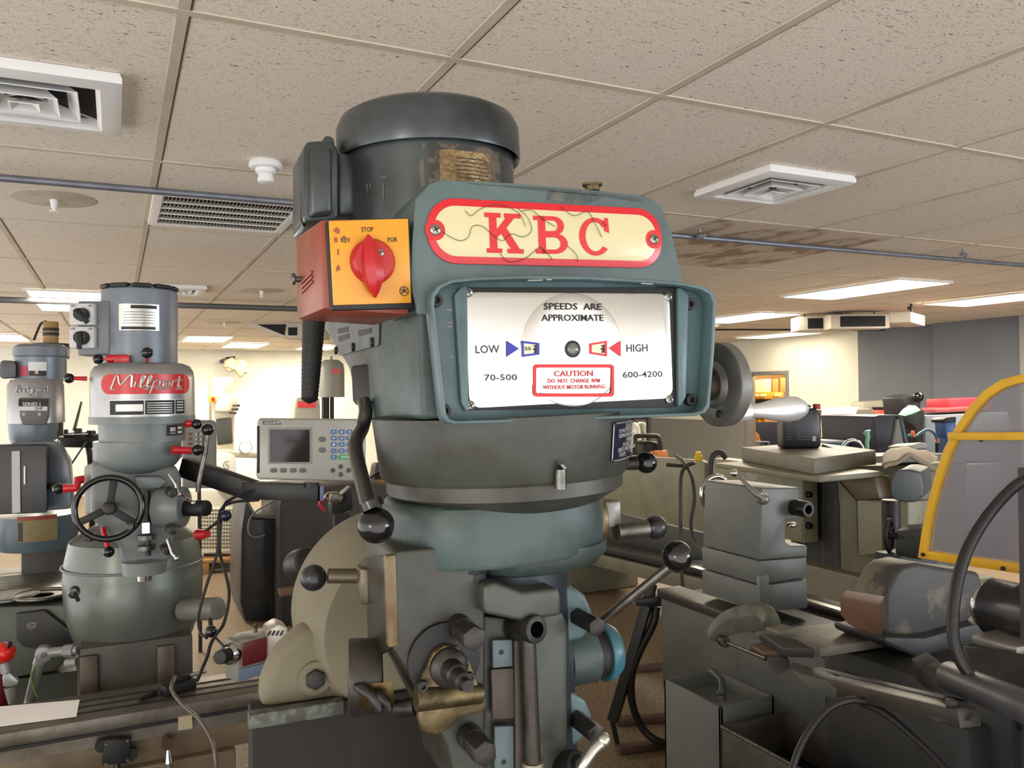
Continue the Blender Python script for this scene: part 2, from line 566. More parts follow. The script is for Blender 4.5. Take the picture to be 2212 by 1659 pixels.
# egg-crate return grille
gx, gy = .72 * .61, 3.17 * 1.22 - .06
t = thing('return_air_grille', 'white ceiling grille with rows of dark slanted slots', 'grille', (gx, gy, CEIL - .02))
R = lambda p, q, z: [V((-p, -q, z)), V((p, -q, z)), V((p, q, z)), V((-p, q, z))]
g = G(); g.ring(R(.30, .33, 0), R(.262, .285, 0), (0, 0, .02), .002); build(g, 'frame', VENTW, t)
g = G(); g.bb((-.27, -.295, .017), (.27, .295, .0195)); build(g, 'duct_opening', mat('grille_dark', (60, 54, 46), .8), t)
g = G()
for k in range(1, 5): g.bb((-.262, -.285 + k * .114 - .003, .0), (.262, -.285 + k * .114 + .003, .014))
build(g, 'crossbar', VENTW, t)
g = G()
for k in range(36): g.box((-.255 + k * .0146, 0, .009), (.0025, .57, .014), Matrix.Rotation(.5, 3, 'Y'))
build(g, 'slat', mat('grille_slat', (150, 142, 126), .6), t)
# smoke detector
t = thing('smoke_detector', 'small round white smoke detector on the ceiling left of the motor', 'smoke detector', (.475, 2.94, CEIL - .075))
g = G(); g.lathe((0, 0, 0), (0, 0, 1), [(0, .050), (.05, .05), (.056, .055), (.056, .067), (.05, .075), (0, .075)]); build(g, 'base', VENTW, t)
g = G(); g.lathe((0, 0, 0), (0, 0, 1), [(0, 0), (.018, 0), (.026, .004), (.028, .012), (.024, .03), (.034, .036), (.034, .05), (0, .05)]); build(g, 'sensor_cap', VENTW, t)
# round ceiling plates with a sprinkler
def rplate(x, y, r, lab):
    t = thing('sprinkler', lab, 'sprinkler', (x, y, CEIL - .05), 0, 'round ceiling plates with a sprinkler')
    g = G(); g.lathe((0, 0, 0), (0, 0, 1), [(0, .044), (r * .9, .044), (r, .047), (r, .05), (0, .05)]); build(g, 'cover_plate', mat('plate_cream', (190, 182, 168), .6, 0, (150, 138, 118), .6, 12), t)
    g = G(); g.cyl((0, 0, .012), (0, 0, .045), .012, .016, 16); g.cyl((0, 0, 0), (0, 0, .012), .006, .008, 12); g.cyl((0, 0, -.004), (0, 0, 0), .018, .018, 16); build(g, 'sprinkler_head', VENTW, t)
rplate(-.22, 3.82, .155, 'round ceiling plate with a white sprinkler, nearest, under the pipe at upper left')
rplate(1.02, 6.55, .17, 'round white ceiling plate with sprinkler, left of the orange switch')
rplate(1.09, 9.55, .20, 'far round ceiling plate with sprinkler above the back wall')
# pipes under the ceiling
PIPEM = mat('galvanised_pipe', (128, 132, 142), .4, .6, (96, 98, 104), .5, 14)
g = G(); g.cyl((-8, 3.44, 2.404), (XR - .1, 3.30, 2.404), .0135, None, 16)
pipe = solo(g, 'ceiling_pipe', PIPEM, 'long galvanised pipe crossing the ceiling behind the motor', 'pipe')
pipe2 = None
g = G(); g.cyl((-8, 7.45, 2.385), (4.2, 7.30, 2.385), .024, None, 16)
solo(g, 'ceiling_pipe', mat('dark_pipe', (92, 92, 94), .5, .4), 'darker far pipe under the ceiling behind the left mills', 'pipe')
CL = mat('clip_steel', (150, 152, 158), .35, .8)
for i, (px, lab) in enumerate(((1512, 'steel pipe clip just right of the sign'), (2080, 'steel pipe clip near the right edge'))):
    p = W.Z(px, 505 + (px - 1450) * .0735, 2.404)
    t = thing('pipe_clip', lab, 'clip', (p.x, p.y, 2.388), 0, 'clips on the ceiling pipe')
    g = G(); g.cyl((-.012, 0, .016), (.012, 0, .016), .018, None, 16); g.bb((-.006, -.004, .03), (.006, .004, CEIL - 2.388)); build(g, 'saddle', CL, t)
    g = G(); g.cyl((.022, 0, .022), (.03, 0, .022), .010, None, 6); g.cyl((-.02, -.018, .012), (.02, -.018, .012), .004, None, 8); build(g, 'bolt', CL, t)
# heaters hung under the ceiling at right
HE = mat('heater_cream', (188, 182, 168), .6)
for (px, py, d, w, lab) in ((1778, 711, 8.9, .62, 'left cream ceiling heater with dark grille'), (1848, 709, 8.7, .62, 'right cream ceiling heater with dark grille')):
    p = W.D(px, py, d)
    t = thing('ceiling_heater', lab, 'heater', (p.x, p.y, 2.25), math.radians(-25), 'heaters under the ceiling')
    g = G(); g.bb((-w / 2, -.12, 0), (w / 2, .12, .15), .01); build(g, 'housing', HE, t)
    g = G(); g.bb((-w / 2 + .10, -.126, .02), (w / 2 - .05, -.119, .13)); build(g, 'grille', VENTD, t)
    g = G()
    for xx in (-.2, .2): g.cyl((xx, 0, .15), (xx, 0, CEIL - 2.25), .006, None, 8)
    build(g, 'hanger', DSTEEL, t)
p = W.D(1960, 703, 7.9)
t = thing('speaker_box', 'pale box on a bracket under the ceiling near the slate wall', 'box', (p.x, p.y, 2.22), .3)
g = G(); g.prism([V((-.17, -.1, 0.02)), V((.17, -.1, 0)), V((.19, .1, 0)), V((-.16, .1, .03))], (0, 0, .1), .008); build(g, 'body', HE, t)
g = G(); g.cyl((.1, 0, .1), (.1, 0, CEIL - 2.22), .012, None, 10); g.bb((.06, -.02, .16), (.15, .02, .19)); build(g, 'bracket', DSTEEL, t)
g = G(); g.cyl((2.5, 9.6, 2.40), (9.2, 7.7, 2.40), .012, None, 10); solo(g, 'ceiling_conduit', DSTEEL, 'thin dark conduit running over the ceiling heaters', 'conduit')
# air conditioner flap far left of the head
p = W.D(575, 690, 9.2)
t = thing('ceiling_cassette', 'cream ceiling unit with a dark opening and small square outlet, beside the head', 'vent', (p.x + .1, p.y, 2.27), math.radians(-20))
g = G(); g.prism([V((-.35, 0, .17)), V((.1, 0, .0)), V((.55, 0, .0)), V((.55, 0, .17))], (0, .4, 0), .006); build(g, 'housing', HE, t)
g = G(); g.prism([V((-.20, -.004, .155)), V((.1, -.004, .03)), V((.12, -.004, .155))], (0, .006, 0)); g.bb((.14, -.006, .03), (.24, .002, .12)); build(g, 'opening', VENTD, t)
# electrical boxes and conduit on the pale pier
for i, (z, lab) in enumerate(((1.93, 'upper grey switch box on the pale pier at right'), (1.66, 'lower grey switch box on the pale pier, above the guard'))):
    t = thing('switch_box', lab, 'switch box', (XR - .20, 5.55, z), 0, 'switch boxes on the pale pier')
    g = G(); g.bb((-.03, -.11, 0), (.04, .11, .19), .006); build(g, 'body', mat('switch_box_grey', (92, 92, 96), .4, .5), t)
    g = G(); g.bb((-.05, -.02, .06), (-.03, .02, .12), .003); build(g, 'lever', STEEL, t)
g = G(); g.cyl((XR - .18, 5.55, 2.12), (XR - .18, 5.55, CEIL), .014, None, 10); solo(g, 'wall_conduit', STEEL, 'vertical conduit above the switch boxes', 'conduit')
# ================================================================== MAIN MILLING MACHINE
KL = W.D(1084, 900, 1.0)
KLOC = (KL.x, KL.y, 0)
KYAW = math.radians(-3.2)
TILT = Matrix.Translation((0, 0, 1.62)) @ Matrix.Rotation(math.radians(-1.6), 4, 'Y') @ Matrix.Translation((0, 0, -1.62))
H = Fr(KLOC, KYAW, TILT)
B0 = Fr(KLOC, KYAW)
kbc = thing('milling_machine', 'large green-grey vertical milling machine in the foreground with a red and cream badge', 'milling machine', KLOC, KYAW)

GREEN = mat('green_grey_enamel', (86, 103, 104), 0.38, 0, (48, 58, 58), 0.55, 7, bump=0.05, bs=60)
GREENL = mat('teal_enamel', (78, 100, 104), 0.34, 0, (44, 56, 58), 0.6, 9)
GREEND = mat('oily_green_enamel', (62, 78, 77), 0.42, 0, (38, 41, 35), 0.95, 10, bump=0.08, bs=40)
GREASY_DIM = mat('greasy_dimmed_casting', (64, 70, 63), 0.40, 0, (38, 34, 25), 0.95, 6, lo=.36, hi=.62, bump=0.1, bs=50)  # real grease, darkened further to stand in for weak light low on the head
MOTORP = mat('motor_enamel', (74, 80, 82), 0.27, 0.45, (40, 43, 44), 0.9, 7, bump=.04, bs=12)
BEIGE = mat('dusty_beige_casting', (116, 110, 90), 0.65, 0, (100, 94, 76), 0.7, 5)
TEALB = mat('blue_teal_enamel', (52, 104, 118), 0.3, 0, (40, 66, 72), 0.6, 12)
WAYC = mat('oily_black_casting', (32, 30, 27), .6, 0, (46, 42, 36), .7, 8, spec=.25)

def ph(g, c, r, n, ink=1):
    """cross-head screw: domed head with two slots"""
    c, n = V(c), V(n).normalized()
    g.mi = 0
    g.lathe(c, n, [(r, 0), (r, r * .25), (r * .7, r * .5), (0, r * .6)], 20)
    u, v, _ = basis(n)
    g.mi = ink
    R = Matrix((u, v, n)).transposed()
    R2 = R @ Matrix.Rotation(math.radians(28), 3, 'Z')
    g.box(c + n * r * .55, (r * 1.1, r * .22, r * .2), R2); g.box(c + n * r * .55, (r * .22, r * 1.1, r * .2), R2)
def cap_screw(g, c, r, n):
    c, n = V(c), V(n).normalized()
    g.mi = 0
    g.lathe(c, n, [(r, 0), (r, r * .8), (r * .9, r), (r * .5, r), (r * .5, r * .4), (0, r * .4)], 20)

# ---- motor on top
my = .22
mx = H.Y(926, 320, my).x
RC = (H.Y(1113, 290, my).x - H.Y(733, 290, my).x) / 2 * .985
RM = (H.Y(1105, 360, my).x - H.Y(752, 360, my).x) / 2 * .985
zt = H.Y(925, 188, my - RC * .93).z
zc = H.Y(925, 293, my - RC).z
zb = H.Y(925, 470, my - RM).z - .04
g = G(); g.lathe((mx, my, 0), (0, 0, 1), [(RM, zb), (RM, zc + .03), (0, zc + .03)], 72)
motor = build(g, 'motor', MOTORP, kbc, mx=TILT)
g = G(); g.lathe((mx, my, 0), (0, 0, 1), [(RM * .985, zc + .012), (RC - .003, zc + .003), (RC, zc), (RC + .001, zc + .004), (RC, zt - .022), (RC - .006, zt - .008), (RC - .02, zt), (RC - .05, zt + .003), (0, zt + .003)], 72)
g.lathe((mx, my, zt + .0), (0, 0, 1), [(.02, 0), (.02, .006), (0, .006)], 16)
build(g, 'fan_cover', MOTORP, motor)
g = G()
a0 = math.asin(max(-1, min(1, (H.Y(945, 370, my - RM * .9).x - mx) / RM))); a1 = math.asin(min(.99, (H.Y(1050, 370, my - RM * .8).x - mx) / RM))
ztp, zbp = H.Y(1000, 326, my - RM).z, H.Y(1000, 410, my - RM).z
g.sheet(lambda u, v: V((mx + (RM + .0012) * math.sin(a0 + (a1 - a0) * u), my - (RM + .0012) * math.cos(a0 + (a1 - a0) * u), zbp + (ztp - zbp) * v)), 14, 4)
g.mi = 1
for k in range(7):
    zz = zbp + (ztp - zbp) * (.2 + .1 * k)
    g.sheet(lambda u, v: V((mx + (RM + .0016) * math.sin(a0 + (a1 - a0) * (.3 + .62 * u)), my - (RM + .0016) * math.cos(a0 + (a1 - a0) * (.3 + .62 * u)), zz + .0012 * v)), 10, 1)
build(g, 'name_plate', [mat('corroded_brass_plate', (142, 120, 86), .35, .7, (74, 52, 26), .95, 40, bump=.4, bs=200), INK], motor)
g = G()
g.sheet(lambda u, v: V((mx + (RM + .0007) * math.sin(a0 - .12 + (a1 - a0 + .3) * u), my - (RM + .0007) * math.cos(a0 - .12 + (a1 - a0 + .3) * u), zbp + (ztp + .008 - zbp) * v + .002 * math.sin(u * 19))), 24, 4)
build(g, 'chipped_paint', mat('old_dark_paint', (50, 48, 42), .55, 0, (96, 84, 64), .8, 50, lo=.5, hi=.55), motor)
g = G()
rnd = random.Random(3)
for (px, py, w, h) in ((805, 395, 6, 26), (832, 412, 5, 40), (833, 380, 14, 7), (902, 385, 12, 60), (905, 325, 8, 20), (810, 390, 4, 14)):
    p = H.Y(px, py, my - RM * .75); a = math.asin(max(-.95, min(.95, (p.x - mx) / RM)))
    s_ = 1.1 / FPX
    pts = []
    for k in range(9):
        q = 2 * PI * k / 9
        rr = 1 + rnd.uniform(-.45, .35)
        da = math.cos(q) * w * .5 * s_ * rr / RM; dz = math.sin(q) * h * .5 * s_ * rr
        pts.append(V((mx + (RM + .0006) * math.sin(a + da), my - (RM + .0006) * math.cos(a + da), p.z + dz)))
    t_ = bmesh.new(); t_.faces.new([t_.verts.new(p_) for p_ in pts]); g._add(t_)
build(g, 'paint_chip', mat('bare_primer', (88, 88, 76), .6, 0, (60, 58, 50), .6, 60), motor)
# junction box
jb = H.Ys([(664, 305), (716, 302), (728, 318), (732, 330), (732, 466), (722, 478), (664, 480), (656, 470), (656, 320)], .17)
g = G(); g.prism(jb, (0, .10, 0), .006, 3); g.prism([p + V((.004, -.014, -.004)) for p in H.Ys([(660, 318), (708, 316), (708, 460), (660, 466)], .17)], (0, .03, 0), .006, 3)
jbx = build(g, 'junction_box', MOTORP, motor)
g = G(); g.prism(H.Ys([(730, 328), (770, 330), (770, 465), (730, 466)], .19), (0, .07, 0), .006); build(g, 'box_neck', MOTORP, jbx)
g = G(); g.prism(H.Ys([(652, 470), (664, 470), (660, 500), (652, 488), (650, 330), (656, 330)], .19), (0, .08, 0), .004); build(g, 'box_lid', MOTORP, jbx)
g = G(); p = H.Y(708, 303, .21); g.cyl(p + V((0, -.006, -.004)), p + V((0, .02, -.004)), .008); build(g, 'cable_boss', MOTORP, jbx)

# ---- belt housing
yf = -.105
hs = [(950, 390), (1100, 397), (1250, 409), (1386, 424), (1408, 432), (1426, 450), (1447, 503), (1473, 615), (1480, 680), (900, 680), (885, 620), (888, 520), (896, 432), (925, 400)]
g = G(); g.prism(H.Ys(hs, yf), (0, .10, 0), .004)
top = H.Ys(hs, yf)
# rear of the housing, lower and tapering to the back
zt2 = H.Y(1000, 470, 0).z
xl, xr = H.Y(893, 640, yf).x, H.Y(1478, 680, yf).x
sideP = H.Xs([(932, 600), (880, 560), (700, 640), (700, 712), (726, 752), (753, 797), (772, 880), (800, 908), (936, 909)], xl + .004)
for p in sideP: p.y = max(p.y, yf + .001)
g.prism(sideP, (xr - xl - .012, 0, 0), .006, 3)
housing = build(g, 'belt_housing', GREEND, kbc, mx=TILT)
# front cover with the badge
g = G(); g.prism(H.Ys(hs, yf - .0005), (0, -.004, 0), .0015)
cover = build(g, 'front_cover', GREEN, kbc, mx=TILT)
g = G(); tp = [H.Y(x, y, yf - .005) for x, y in ((1010, 396), (1180, 405), (1290, 414), (1392, 430), (1385, 436), (1300, 424), (1230, 418), (1100, 404))]
g.prism(tp, (0, .0004, 0))
g.prism([H.Y(x, y, yf - .005) for x, y in ((1185, 411), (1300, 420), (1298, 428), (1270, 439), (1220, 438), (1180, 430))], (0, .0004, 0))
build(g, 'paint_wear', mat('worn_edge_paint', (88, 88, 78), .5, 0, (52, 62, 62), .95, 45, lo=.38, hi=.5), cover)
# badge
yb = yf - .0048
bc = (H.Y(921, 497, yb) + H.Y(1428, 517, yb)) / 2
bhx = (H.Y(1428, 517, yb).x - H.Y(921, 497, yb).x) / 2
bhz = (H.Y(1174, 438, yb).z - H.Y(1174, 573, yb).z) / 2
def plate(cx, cz, hx, hz, r, y, th, g):
    g.prism([V((a, y, b)) for a, b in stadium(cx, cz, hx, hz, r)], (0, -th, 0), min(.0006, th * .4))
REDP = mat('badge_red_enamel', (194, 32, 42), .22)
CREAM = mat('badge_cream_enamel', (202, 192, 150), .22, 0, (182, 170, 128), .4, 8)
g = G(); plate(bc.x, bc.z, bhx, bhz, bhz * .92, yb, .0022, g)
badge = build(g, 'badge', REDP, cover, 'red rimmed cream badge reading KBC')
e = .0078
g = G(); plate(bc.x, bc.z, bhx - e, bhz - e, (bhz - e) * .92, yb - .0020, .0005, g); build(g, 'cream_field', CREAM, badge)
SCREWM = [mat('screw_steel', (150, 148, 140), .3, .9), INK]
for px, py in ((940, 497), (1412, 517)):
    p = H.Y(px, py, yb - .0024)
    g = G(); g.lathe(p, (0, -1, 0), [(.0108, 0), (.0108, .0004), (0, .0004)], 28); build(g, 'screw_patch', REDP, badge)
    g = G(); ph(g, p + V((0, -.0004, 0)), .0058, (0, -1, 0)); build(g, 'screw', SCREWM, badge)
# letters
g = G()
def letter(px0, py0, px1, py1, hpx, polys):
    y = yb - .0026
    A, Bp = H.Y(px0, py0, y), H.Y(px1, py1, y)
    h = H.Y(px0, py0 - hpx, y).z - A.z
    for ip, P in enumerate(polys):
        t = bmesh.new()
        t.faces.new([t.verts.new(A + (Bp - A) * u + V((0, -.0003 - .000012 * (ip % 8), h * w))) for u, w in P])
        g._add(t)
rc = lambda a, b, c, d: [(a, b), (c, b), (c, d), (a, d)]
letter(1049, 546, 1127, 548, 87, [rc(.12, .0, .33, 1), rc(0, .885, .45, 1), rc(.03, 0, .46, .115), [(.30, .36), (.50, .53), (.86, .93), (.62, .93), (.30, .56)], rc(.54, .885, 1.0, 1),
        [(.42, .52), (.58, .66), (.97, .08), (.72, .08)], rc(.60, 0, 1.06, .115)])
def half(cx, cz, rx, rz, irx, irz, x0):
    out = []
    n = 14
    for k in range(n):
        a, b = -PI / 2 + PI * k / n, -PI / 2 + PI * (k + 1) / n
        out.append([(cx + irx * math.cos(a), cz + irz * math.sin(a)), (cx + rx * math.cos(a), cz + rz * math.sin(a)), (cx + rx * math.cos(b), cz + rz * math.sin(b)), (cx + irx * math.cos(b), cz + irz * math.sin(b))])
    out += [rc(x0, cz + irz, cx, cz + rz), rc(x0, cz - rz, cx, cz - irz)]
    return out
letter(1157, 548, 1226, 549, 82, [rc(.10, 0, .33, 1), rc(-.04, .885, .3, 1), rc(0, 0, .3, .115)] + half(.58, .745, .34, .255, .13, .14, .2) + half(.60, .275, .42, .275, .19, .16, .2))
arc = []
for k in range(24):
    a, b = math.radians(38 + 282 * k / 24), math.radians(38 + 282 * (k + 1) / 24)
    w = lambda q: .19 - .05 * abs(math.cos(q / 2 - .2))
    arc.append([(.52 + (.5 - .20) * math.cos(a), .5 + .385 * math.sin(a)), (.52 + .5 * math.cos(a), .5 + .5 * math.sin(a)), (.52 + .5 * math.cos(b), .5 + .5 * math.sin(b)), (.52 + .30 * math.cos(b), .5 + .385 * math.sin(b))])
letter(1251, 552, 1320, 553, 83, arc + [[(.80, .66), (.97, .60), (.94, 1.0), (.82, 1.0)], [(.70, .80), (.86, .86), (.86, .98), (.78, .90)]])
build(g, 'lettering', REDP, badge, 'red slab letters KBC')
# loose wire strands
g = G()
for pts in ([(955, 500), (975, 513), (995, 520), (1012, 512), (1020, 490), (1040, 488), (1062, 505), (1085, 520), (1105, 505), (1130, 512), (1148, 498), (1140, 470), (1118, 450)],
            [(1005, 455), (1018, 466), (1040, 450), (1080, 442), (1120, 460), (1136, 490)],
            [(1080, 548), (1100, 566), (1135, 558), (1165, 535), (1180, 545), (1195, 562)],
            [(1210, 446), (1240, 466), (1270, 458), (1290, 492), (1300, 512)], [(1225, 530), (1245, 550), (1248, 566)], [(1128, 455), (1150, 455), (1175, 475), (1200, 490)]):
    g.tube([H.Y(a, b, yb - .0034 - .0012 * (i % 2)) for i, (a, b) in enumerate(pts)], .00032, 6, k=5)
build(g, 'wire_strand', mat('thin_wire', (70, 66, 48), .35, .5), badge)
# brass oil cup on top
g = G(); p = H.Y(1280, 412, -.03); g.cyl(p, p + V((0, 0, .006)), .009); g.cyl(p + V((0, 0, .006)), p + V((0, 0, .009)), .0125); build(g, 'oil_cup', BRASS, kbc, mx=TILT)

# ---- speed dial casting
outer = [(958, 610), (1010, 604), (1100, 601), (1250, 602), (1400, 610), (1462, 616), (1500, 625), (1518, 636), (1524, 655), (1519, 760), (1509, 878), (1500, 892), (1480, 897), (1300, 904), (1100, 911), (965, 915), (950, 911), (943, 898), (930, 780), (917, 660), (919, 640), (932, 622)]
def inset(pts, dx, dy):
    cx, cy = 1222, 758
    return [(cx + (x - cx) * (1 - dx), cy + (y - cy) * (1 - dy)) for x, y in pts]
inner = inset(outer, .026, .045)
g = G(); g.prism(H.Ys(outer, -.1085), (0, -.0195, 0), .002)
g.ring(H.Ys(outer, -.127), [p + V((0, .0, 0)) for p in H.Ys(inner, -.127)], (0, -.022, 0), .0016)
# curved side cheeks inside the rim
for pts in ([(1003, 620), (990, 622), (975, 640), (990, 870), (1000, 888), (1006, 888)], [(1454, 624), (1462, 624), (1478, 640), (1472, 858), (1460, 878), (1455, 876)]):
    g.prism(H.Ys(pts, -.127), (0, -.010, 0), .003)
cast = build(g, 'dial_casting', GREENL, kbc, mx=TILT)
g = G(); g.prism([H.Y(x, y, -.128) for x, y in ((1002, 622), (1456, 622), (1458, 880), (1007, 886))], (0, -.0045, 0), .0006)
build(g, 'gasket', DBLACK, cast)
for pts in ([(963, 671), (970, 668), (977, 671)], [(967, 694), (973, 699), (978, 693)], [(965, 706), (977, 705)], [(974, 768), (976, 772), (980, 770)], [(1140, 606), (1172, 605)], [(1180, 604), (1192, 604)], [(1385, 612), (1410, 614)], [(1478, 680), (1480, 700)], [(1482, 690), (1484, 705)]):
    g = G(); g.tube([H.Y(a, b, -.1283 if b > 650 else -.1492) for a, b in pts], .0007, 6); build(g, 'paint_scuff', mat('pale_scuff', (150, 158, 152), .6), cast)
yp = -.1326
PC = (H.Y(1008, 756, yp) + H.Y(1449, 748, yp)) / 2
hx = (H.Y(1449, 748, yp).x - H.Y(1009, 756, yp).x) / 2
hz = (H.Y(1229, 632, yp).z - H.Y(1229, 871, yp).z) / 2
ALUP = mat('brushed_plate', (196, 196, 194), .26, 1.0, (176, 176, 174), .5, 5, bump=.02, bs=9, stretch=(1, 1, 4))
g = G(); plate(PC.x, PC.z, hx, hz, .013, yp, .0012, g)
dc = H.Y(1237, 756, yp)
g.lathe((dc.x, yp - .0011, dc.z), (0, -1, 0), [(.0615, 0), (.0602, .0006), (.045, .0010), (.02, .0012), (0, .0012)], 64)
sp = build(g, 'speed_plate', ALUP, cast, 'bright brushed metal speed plate with black and red lettering')
yt = yp - .0024
def T(s, a, b, c, m=INK):
    gT = G(); gT.ftext(H, s, a, b, c, yt if 1120 < a[0] < 1320 else yp - .0010); build(gT, 'lettering', m, sp)
T('SPEEDS  ARE', (1175, 668), (1300, 669), 14); T('APPROXIMATE', (1170, 693), (1304, 693), 14)
T('LOW', (1027, 763), (1079, 762), 17); T('HIGH', (1353, 760), (1399, 759), 16)
T('70-500', (1046, 822), (1117, 821), 13); T('600-4200', (1345, 816), (1431, 814), 13)
T('CAUTION', (1197, 813), (1281, 812), 12, REDINK); T('DO  NOT  CHANGE  RPM', (1184, 827), (1296, 826), 8.5, REDINK); T('WITHOUT MOTOR RUNNING', (1173, 841), (1308, 839), 8.5, REDINK)
gT = G()
o_ = H.Ys(stadium(1239, 822, 87.5, 35, 8), yt); i_ = H.Ys(stadium(1239, 822, 81, 28, 5), yt)
gT.ring(o_, i_, (0, -.0003, 0))
build(gT, 'caution_panel', REDINK, sp, 'red caution frame')
BLUEINK = mat('blue_ink', (32, 44, 150), .4)
def tri(name, pts, m):
    g = G(); g.prism(H.Ys(pts, yt), (0, -.0003, 0)); build(g, name, m, sp)
tri('pointer', [(1094, 736), (1094, 771), (1121, 753)], BLUEINK); tri('pointer', [(1341, 736), (1341, 770), (1315, 752)], REDINK)
for nm, o_, m in (('window_frame', [(1126, 736), (1165, 741), (1165, 766), (1127, 771)], BLUEINK), ('window_frame', [(1273, 742), (1311, 736), (1311, 770), (1273, 764)], REDINK)):
    cx = sum(p[0] for p in o_) / 4; cy = sum(p[1] for p in o_) / 4
    i_ = [(cx + (x - cx) * .74, cy + (y - cy) * .70) for x, y in o_]
    g = G(); g.ring(H.Ys(o_, yt), H.Ys(i_, yt), (0, -.0004, 0)); wf = build(g, nm, m, sp)
    g = G(); g.prism(H.Ys(i_, yt), (0, -.0001, 0)); build(g, 'scale_window', mat('scale_cream', (214, 208, 178), .5), wf)
    g = G(); k = 10 if cx < 1200 else 8
    if cx < 1200: g.ftext(H, '50', (1133, 757), (1147, 757), 8, yt - .0002)
    jag = [(cx + 14, cy - 9), (cx + 14, cy + 9), (cx + 6, cy + 9), (cx + 9, cy + 4), (cx + 4, cy + 1), (cx + 10, cy - 3), (cx + 5, cy - 7)]
    g.prism(H.Ys(jag, yt - .0001), (0, -.0002, 0)); build(g, 'scale_mark', INK, wf)
g = G(); g.lathe(H.Y(1237, 754, yt), (0, -1, 0), [(.0092, 0), (.0092, .0006), (.0078, .0008), (.0076, 0), (0, 0)], 32); build(g, 'hole_rim', INK, sp)
g = G(); g.sph(H.Y(1237, 754, yt), .0074, (1, .55, 1)); build(g, 'centre_ball', mat('ball_grey', (104, 108, 104), .2, .3), sp)
for px, py in ((1011, 631), (1443, 641), (1015, 876), (1446, 863)):
    g = G(); ph(g, H.Y(px, py, -.1325), .0052, (0, -1, 0)); build(g, 'screw', SCREWM, cast)
g = G(); ph(g, H.Y(1470, 833, -.128), .0045, (0, -1, 0)); build(g, 'screw', SCREWM, cast)
for px, py in ((939, 650), (957, 887), (1485, 658), (1487, 864)):
    g = G(); cap_screw(g, H.Y(px, py, -.128), .0068, (0, -1, 0)); build(g, 'socket_screw', DBLACK, cast)

# ---- left side: louvre plate, lever
xs = xl + .003
g = G(); g.prism(H.Xs([(700, 688), (822, 668), (820, 746), (736, 768)], xs), (-.002, 0, 0), .0005)
lou = build(g, 'vent_plate', mat('grey_vent_plate', (98, 100, 100), .5, 0, (70, 72, 72), .6, 20), housing)
g = G()
for q in ([(729, 710), (753, 705), (753, 716), (731, 721)], [(731, 727), (755, 720), (755, 731), (733, 738)], [(774, 714), (803, 708), (803, 719), (776, 727)]):
    g = G(); g.prism(H.Xs(q, xs - .002), (-.0006, 0, 0)); build(g, 'vent_slot', DBLACK, lou)
for q in ((728, 757), (765, 750), (806, 739)):
    g = G(); g.lathe(H.X(q[0], q[1], xs - .002), (-1, 0, 0), [(.006, 0), (.006, .004), (0, .005)], 14); build(g, 'screw', DSTEEL, lou)
g = G(); g.prism(H.Ds([(757, 790, 1.10), (804, 786, 1.07), (816, 800, 1.06), (816, 872, 1.06), (806, 870, 1.06), (770, 876, 1.10), (760, 868, 1.10)]), (.02, .02, 0), .004)
br = build(g, 'lever_bracket', DBLACK, kbc, mx=TILT)
g = G(); g.tube(H.Ds([(786, 866, 1.06), (790, 890, 1.05), (782, 925, 1.04), (769, 952, 1.0), (770, 985, .97), (784, 1045, .92), (800, 1108, .87)]), .0088, 14, k=5)
build(g, 'lever_rod', mat('lever_steel', (92, 90, 86), .3, .8, (60, 58, 54), .6, 30), br)
g = G(); p = H.D(812, 1135, .85); g.sph(p, 40 / FPX * .85, (1, 1, .97), 32); g.cyl(p + V((-.002, 0, .018)), p + V((-.0045, .002, .026)), .012)
build(g, 'lever_knob', BLACK, br)
# hanging ribbed grip
g = G(); pr = [(0, 0)]
L = H.D(678, 690, 1.04) - H.D(668, 872, 1.02)
n = 40
for k in range(n + 1):
    t = k / n
    r = .0098 + .0042 * t
    pr.append((r + (.0006 if k % 2 else 0) if t > .02 else r * .8, L.length * t * .96 + .004))
g.lathe(H.D(668, 873, 1.02), L, pr, 24)
build(g, 'brake_lever_grip', RUBBER, kbc, mx=TILT)

# ---- orange drum switch
b_ = {}
dz_ = {'tl': (690, 474, .81), 'tr': (884, 470, .85), 'br': (886, 682, .85), 'bl': (698, 668, .81)}
F_ = [H.D(*dz_[k]) for k in ('tl', 'tr', 'br', 'bl')]
bk = H.D(638, 512, .89) - F_[0]
Bk = [F_[0] + bk, F_[1] + bk, F_[2] + (H.D(640, 692, .89) - F_[3]), H.D(640, 692, .89)]
ORANGE = mat('rusty_orange_enamel', (142, 66, 44), .3, 0, (104, 46, 32), .7, 14)
g = G(); g.loft([Bk, F_], bev=.005)
sw = build(g, 'switch_box', ORANGE, kbc, 'rust orange switch box with yellow dial', mx=TILT)
nrm = (F_[1] - F_[0]).cross(F_[3] - F_[0]).normalized()
if nrm.y > 0: nrm = -nrm
def onF(px, py, off):
    d = H.ray(px, py); q = F_[0] + nrm * off
    return H.c + d * ((q - H.c).dot(nrm) / d.dot(nrm))
g = G(); g.prism([onF(x, y, .0) for x, y in ((701, 480), (880, 473), (888, 668), (712, 672))], nrm * .008, .002); build(g, 'backplate', DBLACK, sw)
g = G(); g.prism([onF(x, y, .008) for x, y in ((709, 478), (880, 473), (887, 655), (719, 660))], nrm * .003, .001)
YEL = mat('yellow_dial_plate', (214, 148, 42), .25, 0, (190, 122, 34), .5, 10)
dp = build(g, 'dial_plate', YEL, sw)
fu = (onF(880, 473, .011) - onF(709, 478, .011)).normalized(); fv = nrm.cross(fu); fv = fv if fv.z > 0 else -fv
def ftx(s, a, b, cap):
    P0, P1 = onF(a[0], a[1], .0112), onF(b[0], b[1], .0112)
    gT.text(s, P0, P1, fv, cap * .83 / FPX, nrm, .0003)
